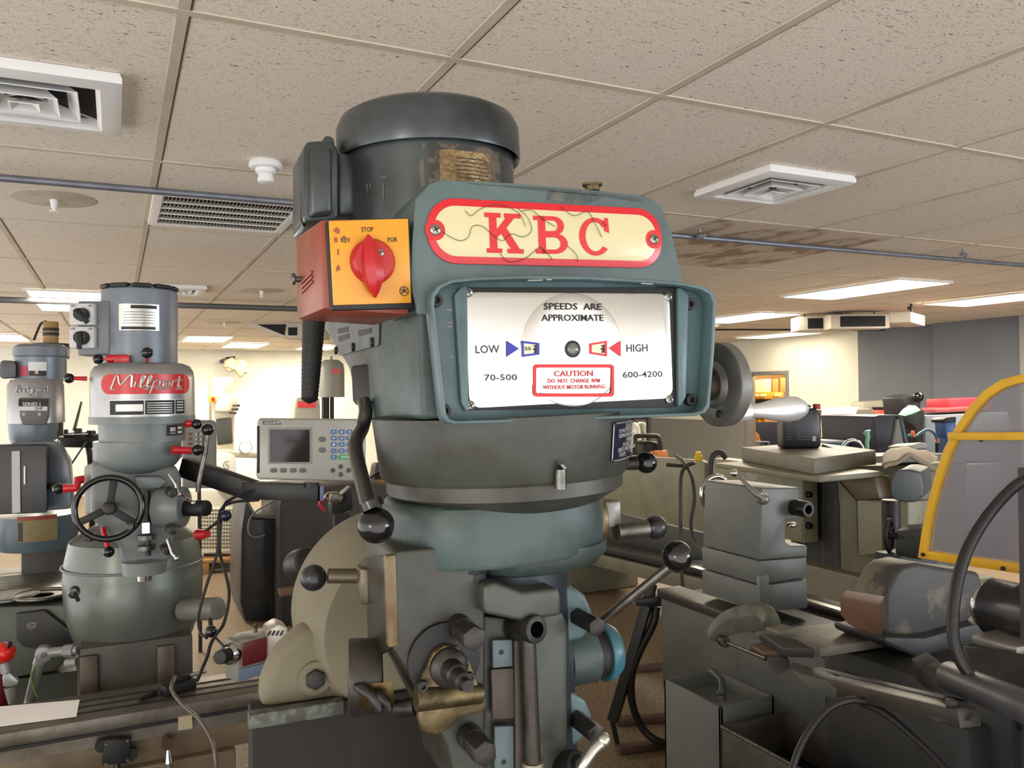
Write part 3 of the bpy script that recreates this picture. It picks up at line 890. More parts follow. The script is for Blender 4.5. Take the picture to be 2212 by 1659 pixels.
gT = G(); ftx('STOP', (781, 501), (807, 500), 10); ftx('REV', (737, 524), (757, 523), 10); ftx('FOR', (838, 523), (859, 522), 10)
cc = onF(873, 629, .0112)
gT.ring([cc + (fu * math.cos(q) + fv * math.sin(q)) * .0050 for q in [2 * PI * k / 20 for k in range(20)]], [cc + (fu * math.cos(q) + fv * math.sin(q)) * .0043 for q in [2 * PI * k / 20 for k in range(20)]], nrm * .0003)
for q in (90, 210, 330, 30, 150):
    d = fu * math.cos(math.radians(q)) + fv * math.sin(math.radians(q))
    gT.bar(cc, cc + d * .004, .0012, .0003, up=nrm)
build(gT, 'lettering', INK, dp)
g = G()
rnd = random.Random(5)
for (px, py, w, h) in ((728, 497, 14, 16), (725, 520, 12, 14), (730, 545, 6, 18), (730, 580, 14, 16), (742, 512, 8, 8)):
    g.prism([onF(px + w * .5 * math.cos(q) * rnd.uniform(.5, 1.2), py + h * .5 * math.sin(q) * rnd.uniform(.5, 1.2), .0111) for q in [2 * PI * k / 9 for k in range(9)]], nrm * .0002)
build(g, 'chipped_print', mat('rusty_chip', (140, 76, 46), .6), dp)
REDK = mat('red_knob', (172, 26, 32), .25)
kc = onF(804, 566, .011)
g = G(); g.lathe(kc, nrm, [(.0228, 0), (.0224, .005), (.019, .009), (0, .010)], 36)
kb = build(g, 'knob', REDK, sw)
g = G()
ka, kz = onF(801, 503, .027), onF(816, 641, .027)
kd = (kz - ka).normalized(); ks = nrm.cross(kd)
ring = []
for t, w, hh in ((0, .001, .002), (.08, .005, .005), (.25, .010, .011), (.5, .0118, .015), (.72, .0105, .013), (.9, .005, .008), (1, .001, .003)):
    c0 = ka.lerp(kz, t) - nrm * .010
    ring.append([c0 + ks * w, c0 + ks * w * .8 + nrm * hh * .7, c0 + nrm * hh, c0 - ks * w * .8 + nrm * hh * .7, c0 - ks * w])
g.loft(ring); build(g, 'knob_handle', REDK, kb)
g = G(); ph(g, onF(820, 547, .024), .0042, nrm); build(g, 'screw', SCREWM, kb)
sx = (F_[0] - Bk[0]); su = (F_[0] - F_[3]).normalized()
sn = sx.cross(su).normalized(); sn = -sn if sn.x > 0 else sn
for k in range(3):
    a = F_[3].lerp(Bk[3], .30) + (F_[0] - F_[3]) * (.36 + .055 * k); b = F_[3].lerp(Bk[3], .72) + (F_[0] - F_[3]) * (.30 + .055 * k)
    g = G(); g.tube([a + sn * .0005, b + sn * .0005], .0016, 8); build(g, 'louvre_rib', ORANGE, sw)
p = H.D(638, 603, .87); g = G(); g.cyl(p + V((.016, 0, 0)), p, .0032, None, 12); g.cyl(p, p - V((.004, 0, 0)), .0062, None, 16, .001); build(g, 'side_screw', STEEL, sw)

# ---- speed crank at right
cy_ = -.055
def onR(px, py, x): return H.X(px, py, x)
cc = H.X(1552, 831, .268)
g = G(); g.cyl((.15, cc.y, cc.z), (.268, cc.y, cc.z), .019); 
crank = build(g, 'crank_shaft', mat('oily_shaft', (74, 66, 54), .4, .6, (48, 42, 34), .7, 30), kbc, mx=TILT)
g = G(); g.lathe((.260, cc.y, cc.z), (1, 0, 0), [(.024, -.006), (.030, 0), (.0505, .002), (.053, .004), (.053, .018), (.050, .021), (0, .021)], 56); build(g, 'crank_wheel', mat('crank_grey', (124, 124, 120), .36, .6, (92, 90, 84), .6, 20), crank)
hd = H.X(1593, 890, .280)
g = G(); g.lathe((.273, hd.y, hd.z), (1, 0, 0), [(.009, 0), (.0125, .006), (.0125, .022), (.0095, .025), (.0085, .03), (.0100, .045), (.0145, .066), (.0165, .084), (.0155, .099), (.010, .111), (.004, .117), (0, .118)], 32); build(g, 'crank_handle', mat('polished_handle', (224, 224, 224), .36, .7), crank)
g = G(); ph(g, V((.258, cc.y - .012, cc.z - .036)), .005, (-1, 0, 0)); build(g, 'screw', [DSTEEL, INK], crank)

# ---- round gear housing
def rz(px, py): p = H.Y(px, py, 0); return p.x, p.z
def prof(pts): return [(rz(a, b)[0], rz(a, b)[1]) for a, b in pts]
g = G(); pf = prof([(1329, 880), (1327, 905), (1322, 995), (1317, 1003)]); g.lathe((0, 0, 0), (0, 0, 1), [(0, pf[-1][1])] + pf[::-1] + [(0, pf[0][1])], 80)
gear = build(g, 'gear_housing', GREASY_DIM, kbc, mx=TILT)
# shoulder running back on the left under the belt housing
g = G()
g.prism(H.Ds([(805, 890, 1.12), (850, 885, 1.0), (880, 1005, 1.0), (852, 1002, 1.02), (842, 985, 1.04), (826, 940, 1.08)]), (.05, .16, 0), .006)
build(g, 'housing_web', GREASY_DIM, gear)
g = G(); pf = prof([(1312, 1000), (1313, 1030), (1270, 1064)]); g.lathe((0, 0, 0), (0, 0, 1), [(0, pf[-1][1])] + pf[::-1] + [(0, pf[0][1])], 80)
g.prism(H.Ds([(1165, 1026, .875), (1240, 1020, .885), (1262, 1030, .895), (1240, 1062, .89), (1170, 1066, .875)]), (-.01, .03, 0), .003)
clamp = build(g, 'clamp_ring', mat('oily_ring', (66, 66, 58), .4, .2, (40, 38, 32), .8, 12), kbc, mx=TILT)
g = G(); p0, p1 = H.D(1211, 1056, .858), H.D(1211, 1022, .858); g.cyl(p0, p1, .0062); g.cyl(p1, p1 + V((0, 0, .004)), .0056); g.cyl(p1 + V((0, 0, .006)), p1 + V((.002, 0, .008)), .0066, None, 6); build(g, 'oiler', STEEL, clamp)
# warning plate, curved on the housing
za, zb_ = H.D(1300, 916, .90).z, H.D(1290, 1000, .90).z
_r0, _z0 = rz(1327, 905); _r1, _z1 = rz(1322, 995)
def WP(u, v, off):
    z = zb_ + (za - zb_) * v
    r = _r1 + (_r0 - _r1) * (z - _z1) / (_z0 - _z1) + off
    a = A0 + (A1 - A0) * u
    return V((r * math.sin(a), -r * math.cos(a), z))
A0, A1 = math.radians(29), math.radians(58)
NAVY = mat('navy_plate', (22, 28, 52), .3, .2)
g = G(); g.sheet(lambda u, v: WP(u, v, .0015), 12, 2)
wp = build(g, 'warning_plate', NAVY, gear, 'dark blue warning plate with silver lettering')
for i, (s_, a, b) in enumerate((('QUILL FEED', .30, .8), ('STOP MOTOR TO ENGAGE', .06, .97), ('DISENGAGE WHEN', .06, .95), ('WARNING', .36, .7), ('DO NOT USE', .24, .8), ('SPEED ABOVE 3000', .06, .97), ('OUT', .14, .36))):
    v = 1 - (.14 + .125 * i)
    m_ = A0 + (A1 - A0) * (a + b) / 2
    g = G(); g.text(s_, WP(a, v, .0045), WP(b, v, .0045), (0, 0, 1), .0042, (math.sin(m_), -math.cos(m_), 0), .0022 if b - a > .6 else .0008); build(g, 'lettering', SILVERINK, wp)
for v in (0, .98):
    g = G(); g.sheet(lambda u, w: WP(u, v + .02 * w, .002), 12, 1); build(g, 'plate_border', SILVERINK, wp)
for u in (0, .96):
    g = G(); g.sheet(lambda w, q: WP(u + .03 * w, q, .002), 1, 4); build(g, 'plate_border', SILVERINK, wp)
for u, v in ((.04, .04), (.04, .97), (.95, .97), (.95, .04)):
    g = G(); g.sph(WP(u, v, .001), .0028, n=12); build(g, 'rivet', DBLACK, wp)
# range lever on the right
g = G(); g.cyl(H.D(1308, 1004, 1.0), H.D(1378, 1000, 1.01), .0068, .0085, 16)
rl = build(g, 'range_lever', DSTEEL, kbc, mx=TILT)
g = G(); g.sph(H.D(1396, 999, 1.01), 23.5 / FPX * 1.01, n=28); build(g, 'lever_knob', BLACK, rl)

# ---- feed housing
fh = [(838, 1075), (850, 1060), (900, 1056), (1020, 1064), (1150, 1064), (1258, 1058), (1284, 1078), (1287, 1160), (1275, 1188), (1235, 1207), (1110, 1212), (1000, 1210), (965, 1198), (945, 1180), (850, 1186), (836, 1172)]
def plan(px0, px1, py, dep=.112, ex=2.5, cy=0.0, n=56):
    A, Bq = H.Y(px0, py, cy), H.Y(px1, py, cy)
    cx, hw = (A.x + Bq.x) / 2, (Bq.x - A.x) / 2
    out = []
    for k in range(n):
        q = 2 * PI * k / n
        c_, s_ = math.cos(q), math.sin(q)
        out.append(V((cx + hw * math.copysign(abs(c_) ** (2 / ex), c_), cy + dep * math.copysign(abs(s_) ** (2 / ex), s_), (A.z + Bq.z) / 2)))
    return out
g = G(); g.loft([plan(842, 1264, 1184, .110), plan(836, 1271, 1176), plan(835, 1272, 1082), plan(840, 1267, 1068, .110), plan(850, 1256, 1061, .104)])
g.loft([plan(1000, 1236, 1212, .085), plan(975, 1262, 1202, .098), plan(955, 1276, 1182, .106), plan(955, 1276, 1160, .106)])
fhs = build(g, 'feed_housing', GREEND, kbc, mx=TILT)
xq = H.Y(1272, 1120, 0).x + .003
g = G(); p = H.X(1275, 1119, xq); g.lathe(p, (1, 0, 0), [(.037, -.012), (.0385, -.008), (.0385, .004), (.037, .007), (0, .007)], 48)
dk = build(g, 'feed_disc', mat('worn_brass_disc', (120, 106, 78), .35, .8, (60, 54, 44), .8, 24), fhs)
g = G(); g.box(p + V((.022, 0, .004)), (.03, .03, .034), None, .003); g.cyl(p + V((.03, -.012, -.019)), p + V((.075, -.012, -.019)), .0108); 
fl = build(g, 'selector_lever', STEEL, dk)
g = G(); g.sph(p + V((.088, -.012, -.019)), .0155, n=28); build(g, 'lever_knob', mat('worn_black_knob', (34, 34, 36), .28), fl)
g = G(); q = H.Y(1024, 1212, -.075); g.cyl(q + V((0, 0, .004)), q + V((0, 0, -.012)), .016, None, 6, .001); g.cyl(q + V((0, 0, -.012)), q + V((0, 0, -.022)), .013, None, 6, .001); build(g, 'hex_plug', DBLACK, fhs)

# ---- quill head
g = G(); rq = (H.Y(1208, 1240, -.0).x - H.Y(1084, 1240, 0).x)
zq0, zq1 = H.Y(1084, 1195, 0).z, 1.0
g.cyl((0, 0, zq1), (0, 0, zq0), rq * .985, None, 64)
build(g, 'quill_sleeve', mat('dark_quill', (56, 62, 70), .28, .3, (40, 42, 44), .7, 10), kbc, mx=TILT)
yq = -.085
hb = [(850, 1200), (858, 1190), (940, 1184), (985, 1214), (1046, 1246), (1048, 1300), (1048, 1720), (990, 1720), (965, 1610), (908, 1498), (850, 1405)]
g = G(); g.prism(H.Ys(hb, yq), (0, .13, 0), .006, 3)
hb2 = [(1045, 1330), (1130, 1340), (1215, 1322), (1226, 1345), (1228, 1720), (1045, 1720)]
g.prism(H.Ys(hb2, yq + .008), (0, .16, 0), .004)
qh = build(g, 'quill_head', GREASY_DIM, kbc, mx=TILT)
bo = [(1046, 1266), (1070, 1258), (1130, 1280), (1205, 1270), (1213, 1285), (1213, 1330), (1128, 1343), (1045, 1326)]
g = G(); g.prism(H.Ys(bo, -.105), (0, .12, 0), .005, 3)
build(g, 'quill_boss', GREASY_DIM, qh)
# left side cover plate and its lever
xsd = H.Y(850, 1250, yq).x
g = G(); g.prism(H.Xs([(838, 1200), (846, 1196), (852, 1400), (845, 1405), (806, 1425), (800, 1200)], xsd - .001), (-.006, 0, 0), .0015)
scv = build(g, 'side_cover', mat('oily_cover', (44, 39, 32), .3, .3, (34, 30, 24), .8, 14), qh)
g = G(); e0, e1 = H.Y(843, 1200, yq - .002), H.Y(850, 1398, yq - .002); g.prism([e0 + V((-.005, 0, 0)), e0 + V((.006, 0, 0)), e1 + V((.006, 0, 0)), e1 + V((-.005, 0, 0))], (0, .012, 0), .002)
build(g, 'worn_edge', mat('worn_bronze_edge', (116, 102, 72), .4, .3, (82, 58, 34), .9, 14), scv)
g = G(); a, b = H.D(795, 1244, .97), H.D(708, 1244, .955); g.cyl(a, b, 16 / FPX * .96)
g.prism(H.Ds([(776, 1228, .945), (804, 1230, .945), (806, 1302, .945), (780, 1310, .945)]), (0, .025, 0), .003)
ll = build(g, 'feed_lever', mat('greasy_steel', (112, 102, 84), .35, .6, (60, 52, 40), .8, 22), scv)
g = G(); g.sph(H.D(677, 1248, .953), 28.5 / FPX * .953, n=28); build(g, 'lever_knob', mat('worn_black_knob', (34, 34, 36), .28), ll)
# four clamping bolts
for (a, b, r, y0) in (((990, 1352), (1016, 1374), 28, yq), ((1252, 1334), (1278, 1352), 23, -.06), ((1012, 1588), (1034, 1613), 29, yq), ((1250, 1556), (1272, 1577), 23, -.06)):
    p = H.Y(a[0], a[1], y0)
    g = G(); dep = .052
    rr = r / FPX * .85
    if r > 25: g.cyl(p, p + V((0, -.02, 0)), rr * 1.0, None, 24); g.cyl(p + V((0, -.02, 0)), p + V((0, -dep, 0)), rr * .98, None, 6, .0012)
    else: g.cyl(p + V((0, .01, 0)), p + V((0, -dep + .008, 0)), rr, None, 6, .0015)
    build(g, 'clamp_bolt', DSTEEL, qh)
# right lugs
for z_, pts in ((0, [(1206, 1262), (1240, 1270), (1266, 1288), (1280, 1318), (1282, 1350), (1262, 1380), (1206, 1395)]), (1, [(1206, 1488), (1242, 1498), (1266, 1512), (1280, 1545), (1276, 1585), (1245, 1610), (1206, 1625)])):
    g = G(); g.prism(H.Ys(pts, -.055), (0, .10, 0), .005, 3); build(g, 'lug', GREENL, qh)
# right side drum for the quill feed
xd = H.Y(1228, 1430, -.0).x
pd = H.X(1262, 1415, xd + .02)
g = G(); g.cyl((xd - .01, pd.y, pd.z), (xd + .030, pd.y, pd.z), .034, None, 40, .002)
drum = build(g, 'feed_drum', GREEND, qh)
g = G(); g.cyl((xd + .03, pd.y, pd.z), (xd + .046, pd.y, pd.z), .031, None, 40); build(g, 'drum_gap', DBLACK, drum)
g = G(); g.lathe((xd + .044, pd.y, pd.z), (1, 0, 0), [(.036, 0), (.036, .008), (.030, .018), (0, .018)], 40); build(g, 'drum_cap', TEALB, drum)
g = G(); a, b = H.D(1290, 1350, .97), H.D(1446, 1225, .93); g.cyl(a, b, .0052, .0056, 16); lv = build(g, 'feed_handle', STEEL, qh)
g = G(); g.sph(H.D(1463, 1201, .925), 33 / FPX * .925, n=32); build(g, 'lever_knob', BLACK, lv)
# worm cover in dirty brass with its shaft
p = H.Y(958, 1440, yq)
g = G(); g.cyl(p + V((0, .004, .008)), p + V((0, -.006, .008)), .040, None, 40, .001); hub = build(g, 'worm_base', DBLACK, qh)
g = G(); wpts = [(900, 1497), (908, 1450), (930, 1405), (955, 1388), (985, 1392), (1010, 1425), (1026, 1470), (1040, 1490), (1046, 1515), (1040, 1532), (985, 1545), (965, 1570), (935, 1582), (905, 1575), (897, 1545)]
g.prism(H.Ys(wpts, yq - .006), (0, -.010, 0), .003)
a, b = H.Y(900, 1512, yq - .016), H.Y(1044, 1500, yq - .016); g.cyl(a + V((0, .004, 0)), b + V((0, .004, 0)), .0135, .0105, 24, .002)
wc = build(g, 'worm_cover', BRASS, hub, 'dirty brass worm cover')
q = H.Y(968, 1440, yq - .016)
g = G(); g.lathe(q, (0, -1, 0), [(.0205, 0), (.0205, .006), (.018, .009), (.012, .011), (.0115, .030), (.009, .032), (.009, .050), (.006, .052), (.006, .064), (0, .064)], 32)
build(g, 'worm_shaft', DSTEEL, wc)
for px, py in ((911, 1480), (1012, 1462)):
    g = G(); cap_screw(g, H.Y(px, py, yq - .016), .006, (0, -1, 0)); build(g, 'socket_screw', DSTEEL, wc)
g = G(); g.cyl(H.D(856, 1531, .89), H.D(900, 1526, .88), .0095, None, 20, .002); build(g, 'worm_stub', DSTEEL, wc)
# feed reverse drum at left
a, b = H.D(752, 1464, .912), H.D(826, 1458, .919)
g = G(); g.cyl(a, b, .042, .040, 40, .004)
fr_d = build(g, 'reverse_drum', mat('oily_grey_drum', (62, 58, 50), .35, .2, (30, 28, 24), .9, 9), qh)
ax = (b - a).normalized()
g = G(); g.lathe(a + ax * .012, ax, [(.0425, 0), (.0428, .002), (.0426, .034), (.042, .036)], 10, -.25, .40, ref=(0, -1, -.1)); build(g, 'brass_band', mat('oily_brass_band', (98, 78, 44), .25, .7, (38, 32, 22), .95, 30), fr_d)
g = G(); g.tube(H.Ds([(768, 1482, .875), (785, 1490, .868), (802, 1502, .862), (815, 1520, .86), (820, 1535, .86)]), [.004, .0065, .0055, .006, .004], 14); 
g.tube(H.Ds([(800, 1500, .868), (825, 1508, .862), (838, 1520, .86), (842, 1534, .86)]), [.004, .0055, .005, .0035], 12); build(g, 'trip_handle', DSTEEL, fr_d)
# depth stop rod, boss ring and scale plates
ys = yq - .012
g = G(); g.cyl(H.Y(1140, 1375, ys - .004), H.Y(1152, 1700, ys - .004), .0088, None, 20); k0 = H.Y(1140, 1395, ys - .004)
stop = build(g, 'depth_stop_rod', mat('threaded_rod', (78, 74, 68), .4, .7, (52, 48, 44), .6, 60), qh)
g = G()
rings_ = [H.Y(1140, 1395, ys - .004).lerp(H.Y(1150, 1640, ys - .004), k / 70) for k in range(71)]
for c_ in rings_: g.torus(c_, (0, 0, 1), .0088, .0006, 14, 5)
build(g, 'rod_thread', mat('threaded_rod', (78, 74, 68)), stop)
g = G(); g.cyl(H.Y(1151, 1644, ys - .004), H.Y(1153, 1720, ys - .004), .0125, None, 24, .001); build(g, 'stop_nut', mat('pale_nut', (128, 120, 108), .4, .6), stop)
c0 = H.Y(1128, 1362, ys)
g = G(); g.cyl(c0 + V((0, .02, 0)), H.Y(1160, 1360, ys - .016), .0165, .015, 28, .002); bossr = build(g, 'stop_bracket', DSTEEL, qh)
c1 = H.Y(1160, 1360, ys - .016); dirb = (c1 - c0 - V((0, .02, 0))).normalized()
g = G(); g.cyl(c1 - dirb * .001, c1 + dirb * .0006, .0088, None, 24); build(g, 'bracket_bore', mat('dark_hole', (4, 4, 4), 1.0, spec=0), bossr)
for pts, m in (([(1060, 1380), (1102, 1379), (1103, 1436), (1061, 1440)], mat('scale_blue_grey', (82, 98, 102), .4, 0, (66, 78, 80), .5, 20)), ([(1057, 1443), (1105, 1440), (1107, 1548), (1060, 1550)], mat('scale_oily', (66, 58, 50), .5, 0, (50, 44, 38), .6, 12)), ([(1064, 1566), (1105, 1564), (1107, 1720), (1066, 1720)], mat('scale_blue_grey', (98, 116, 120)))):
    g = G(); g.prism(H.Ys(pts, yq), (0, -.006, 0), .001); build(g, 'scale_plate', m, qh)
for px, py in ((1083, 1409), (1088, 1646)):
    g = G(); g.cyl(H.Y(px, py, yq - .006), H.Y(px, py, yq - .0072), .0028, None, 12); build(g, 'screw', DBLACK, qh)
g = G(); g.prism(H.Ys([(1107, 1380), (1130, 1384), (1136, 1720), (1110, 1720)], yq - .002), (0, -.006, 0), .002); build(g, 'stop_rail', mat('scale_oily', (66, 58, 50)), qh)
# quill lock crank, lower right
g = G(); g.cyl(H.D(1215, 1660, .95), H.D(1250, 1648, .92), .020, .014, 28, .003); g.cyl(H.D(1250, 1650, .92), H.D(1262, 1655, .90), .010, None, 20)
lk = build(g, 'lock_hub', DBLACK, qh)
g = G(); g.tube(H.Ds([(1252, 1668, .90), (1264, 1645, .90), (1282, 1618, .905), (1302, 1600, .91)]), [.006, .0055, .006, .0075], 14, k=4); g.sph(H.D(1303, 1598, .91), .0085, n=18); build(g, 'lock_lever', mat('satin_lever', (176, 176, 170), .3, .9), lk)

# ---- ram adapter, turret, column, knee, table behind and below the head
c = H.Y(850, 1302, .33)
r_ = c.x - H.Y(643, 1302, .33).x
g = G(); g.lathe((c.x, .17, c.z), (0, 1, 0), [(0, 0), (r_ * .86, 0), (r_ * .97, .02), (r_, .05), (r_, .17), (r_ * .9, .2), (0, .2)], 64)
ad = build(g, 'ram_adapter', BEIGE, kbc)
g = G(); fp = [(668, 1352), (640, 1372), (602, 1408), (582, 1440), (566, 1480), (562, 1536), (742, 1536), (742, 1380)]
g.prism(B0.Ys(fp, .185), (0, .05, 0), .014, 4)
fl2 = build(g, 'adapter_flange', BEIGE, ad)
bl = B0.Y(680, 1465, .183)
g = G(); g.cyl(bl + V((0, .004, 0)), bl + V((0, -.003, 0)), .022, None, 32); g.mi = 1; g.cyl(bl + V((0, 0, 0)), bl + V((0, -.010, 0)), .0135, None, 6, .001); build(g, 'flange_bolt', [BEIGE, DSTEEL], fl2)
g = G(); g.cyl(B0.D(640, 1222, 1.5), B0.D(668, 1215, 1.45), .028, None, 24, .008); build(g, 'ram_plug', DSTEEL, ad)
g = G(); t0 = B0.Y(543, 1545, .16); t1 = B0.Y(1080, 1545, .16)
g.bb((t0.x, .16, .5), (t1.x + .1, .215, t0.z), .004); g.bb((t0.x + .17, .21, .5), (t1.x + .1, .62, t0.z - .002), .004)
col = build(g, 'column', WAYC, kbc)
g = G(); l0 = B0.Y(540, 1548, .158); l1 = B0.Y(742, 1548, .158); l2 = B0.Y(540, 1573, .158); 
g.bb((l0.x - .002, .152, l2.z), (l1.x, .17, l0.z + .004), .002); build(g, 'way_lip', mat('chipped_way', (92, 98, 88), .5, 0, (56, 54, 48), .9, 30, lo=.45, hi=.55), col)
g = G(); g.bb((t0.x + .15, .18, .1), (t1.x + .1, .66, .55), .01); g.bb((-.38, -.42, 0), (.42, .8, .1), .02); build(g, 'base', GREEND, col)
g = G(); g.bb((-.16, -.22, .42), (.16, .2, .72), .01); g.cyl((0, -.1, .1), (0, -.1, .45), .035); kn = build(g, 'knee', GREEND, kbc)
g = G(); g.bb((-.16, -.2, .72), (.16, .14, .80), .006); build(g, 'saddle', GREEND, kn)
g = G(); g.bb((-.56, -.15, .80), (.56, .11, .87), .003); tb = build(g, 'table', STEEL, kn)
for y in (-.08, -.02, .04):
    g = G(); g.bb((-.56, y - .008, .865), (.56, y + .008, .8705)); build(g, 'table_slot', DBLACK, tb)
g = G(); g.cyl((0, 0, .93), (0, 0, 1.0), .045, .06, 32); g.cyl((0, 0, .90), (0, 0, .95), .022, None, 24); build(g, 'spindle_nose', STEEL, qh)
# ================================================================== LEFT SIDE: mills, readout, feed unit
def at(name, label, cat, px, py, d, rz=0.0, group=None, floor=False):
    p = W.D(px, py, d)
    if floor: p.z = 0
    t = thing(name, label, cat, p, rz, group)
    return t, Fr(p, rz)
def lat(g, f, pts, px, y=0.0, n=56):
    """lathe about the vertical through (px, local y) from right-hand silhouette pixels, top to bottom"""
    c = f.Y(px, pts[0][1], y)
    pr = []
    for a, b in pts:
        p = f.Y(a, b, y)
        pr.append((abs(p.x - c.x), p.z))
    pr = pr[::-1]
    g.lathe((c.x, y, 0), (0, 0, 1), ([(0, pr[0][1])] if pr[0][0] > 1e-6 else []) + pr + ([(0, pr[-1][1])] if pr[-1][0] > 1e-6 else []), n)
    return c
MGREY = mat('mill_blue_grey', (120, 128, 138), .3, .15, (96, 102, 110), .6, 5)
MGREY2 = mat('mill_grey_enamel', (112, 120, 120), .34, 0, (90, 95, 90), .6, 6)
MSILV = mat('brushed_housing', (168, 168, 170), .3, .75, (140, 140, 144), .5, 6)
MDARK = mat('dusty_column', (74, 71, 66), .5, .2, (52, 49, 44), .7, 7)
RED = mat('red_plastic', (186, 24, 38), .3)
TABM = mat('milling_table_steel', (124, 119, 112), .36, .6, (88, 76, 62), .8, 10)
TANF = mat('tan_casting', (112, 98, 80), .5, .2, (84, 68, 50), .8, 8)

def knob(g, f, px, py, d, r): g.sph(f.D(px, py, d), r / FPX * d, n=20)
def rod(g, f, a, b, r0, r1=None): g.cyl(f.D(*a), f.D(*b), r0 / FPX * a[2], None if r1 is None else r1 / FPX * b[2], 16)

# ---------------- mill with the red script badge
ML = W.D(305, 900, 2.4)
mp_, f = thing('milling_machine', 'grey milling machine at left with a red script badge and black handwheel', 'milling machine', (ML.x, ML.y, 0)), None
f = Fr((ML.x, ML.y, 0))
g = G(); lat(g, f, [(305, 619), (350, 620), (372, 626), (383, 634), (384, 640), (384, 792)], 302, .06)
mot = build(g, 'motor', MGREY, mp_)
g = G(); c = f.Y(302, 630, .06)
for a in range(5):
    q = math.radians(200 + a * 36); r0 = abs(f.Y(384, 640, .06).x - c.x)
    g.box((c.x + r0 * .86 * math.cos(q), .06 + r0 * .86 * math.sin(q), f.Y(302, 624, .06).z), (.05, .03, .012), Matrix.Rotation(q + PI / 2, 3, 'Z'), .003)
build(g, 'cooling_slots', DBLACK, mot)
def strip(g, f, cpx, y, rpx, px0, px1, pyt, pyb, off=.001, n=10):
    """curved patch on a vertical cylinder (axis at pixel cpx, local depth y, radius from silhouette pixel rpx)"""
    c = f.Y(cpx, (pyt + pyb) / 2, y); R_ = abs(f.Y(rpx, (pyt + pyb) / 2, y).x - c.x)
    hh = math.atan2(f.c.x - c.x, -(f.c.y - c.y))
    zs = [f.Y(cpx, q, y - R_ * .9).z for q in (pyt, pyb)]
    def ang(px):
        best = None
        for k in range(-85, 86):
            a = hh + math.radians(k)
            p = V((c.x + R_ * math.sin(a), y - R_ * math.cos(a), zs[0]))
            w_ = CAMR.to_3x3().inverted() @ (f.M @ p - EYE)
            e_ = abs(1106 + FPX * w_.x / -w_.z - px)
            if best is None or e_ < best[0]: best = (e_, a)
        return best[1]
    a0, a1 = ang(px0), ang(px1)
    g.sheet(lambda u, v: V((c.x + (R_ + off) * math.sin(a0 + (a1 - a0) * u), y - (R_ + off) * math.cos(a0 + (a1 - a0) * u), zs[1] + (zs[0] - zs[1]) * v)), n, 1)
    return c, R_, a0, a1, zs
def striptext(g, S, st, u0, u1, v, cap, off=.0022, gap=True):
    """letters placed one after another round the curved patch S"""
    c, R_, a0, a1, zs = S
    n = len(st)
    for i, ch in enumerate(st):
        if ch == ' ': continue
        ua, ub = u0 + (u1 - u0) * i / n, u0 + (u1 - u0) * (i + .86) / n
        if ch in 'I1i': ua, ub = ua + (ub - ua) * .35, ub - (ub - ua) * .35
        P = lambda u: V((c.x + (R_ + off) * math.sin(a0 + (a1 - a0) * u), c.y - (R_ + off) * math.cos(a0 + (a1 - a0) * u), zs[1] + (zs[0] - zs[1]) * v))
        p0, p1 = P(ua), P(ub)
        nn = V((p1.y - p0.y, -(p1.x - p0.x), 0))
        if nn.length > 1e-6: g.text(ch, p0, p1, (0, 0, 1), cap * abs(zs[0] - zs[1]), nn, .0002)
g = G(); S = strip(g, f, 302, .06, 384, 257, 343, 657, 714)
npl = build(g, 'name_plate', mat('etched_plate', (196, 194, 190), .28, .9, (150, 150, 150), .4, 20), mot)
g = G(); strip(g, f, 302, .06, 384, 282, 338, 660, 667, .0016); strip(g, f, 302, .06, 384, 262, 336, 706, 712, .0016)
for k in range(5): strip(g, f, 302, .06, 384, 266, 334, 674 + 6 * k, 675 + 6 * k, .0016)
build(g, 'print', INK, npl)
# switch box with two dials
g = G(); g.prism(f.Ds([(168, 650, 2.36), (236, 650, 2.36), (236, 765, 2.36), (168, 768, 2.36)]), (.03, .10, 0), .004)
sb = build(g, 'switch_housing', mat('switch_housing_grey', (104, 108, 114), .4), mp_)
nr = (f.D(176, 680, 2.35) - f.c); 
for (y0, y1, kn_) in ((655, 702, 0), (705, 752, 1)):
    g = G(); pts = f.Ds([(149, y0, 2.33), (203, y0, 2.34), (203, y1, 2.34), (149, y1, 2.33)])
    g.prism(pts, (.01, .03, 0), .004)
    sp_ = build(g, 'dial_plate', mat('dial_white', (198, 198, 198), .4), sb)
    g = G(); c = f.D(176, (y0 + y1) / 2 + 1, 2.33)
    g.cyl(c + V((.003, .006, 0)), c + V((-.005, -.016, 0)), .020, .017, 24)
    a = math.radians(-48 if not kn_ else -88)
    g.bar(c + V((-.006, -.018, 0)) - V((math.cos(a), -.2 * math.cos(a), math.sin(a))) * .016, c + V((-.006, -.018, 0)) + V((math.cos(a), -.2 * math.cos(a), math.sin(a))) * .033, .014, .014, .003, up=(0, -1, 0))
    build(g, 'dial_knob', DBLACK, sp_)
    g = G()
    for q in ((157, 660 - 655), (195, 660 - 655)): g.prism(f.Ds([(q[0] - 4, y0 + q[1] - 2, 2.3285), (q[0] + 4, y0 + q[1] - 2, 2.3285), (q[0] + 4, y0 + q[1] + 2, 2.3285), (q[0] - 4, y0 + q[1] + 2, 2.3285)]), (0, .0005, 0))
    build(g, 'print', mat('grey_print', (120, 120, 122), .5), sp_)
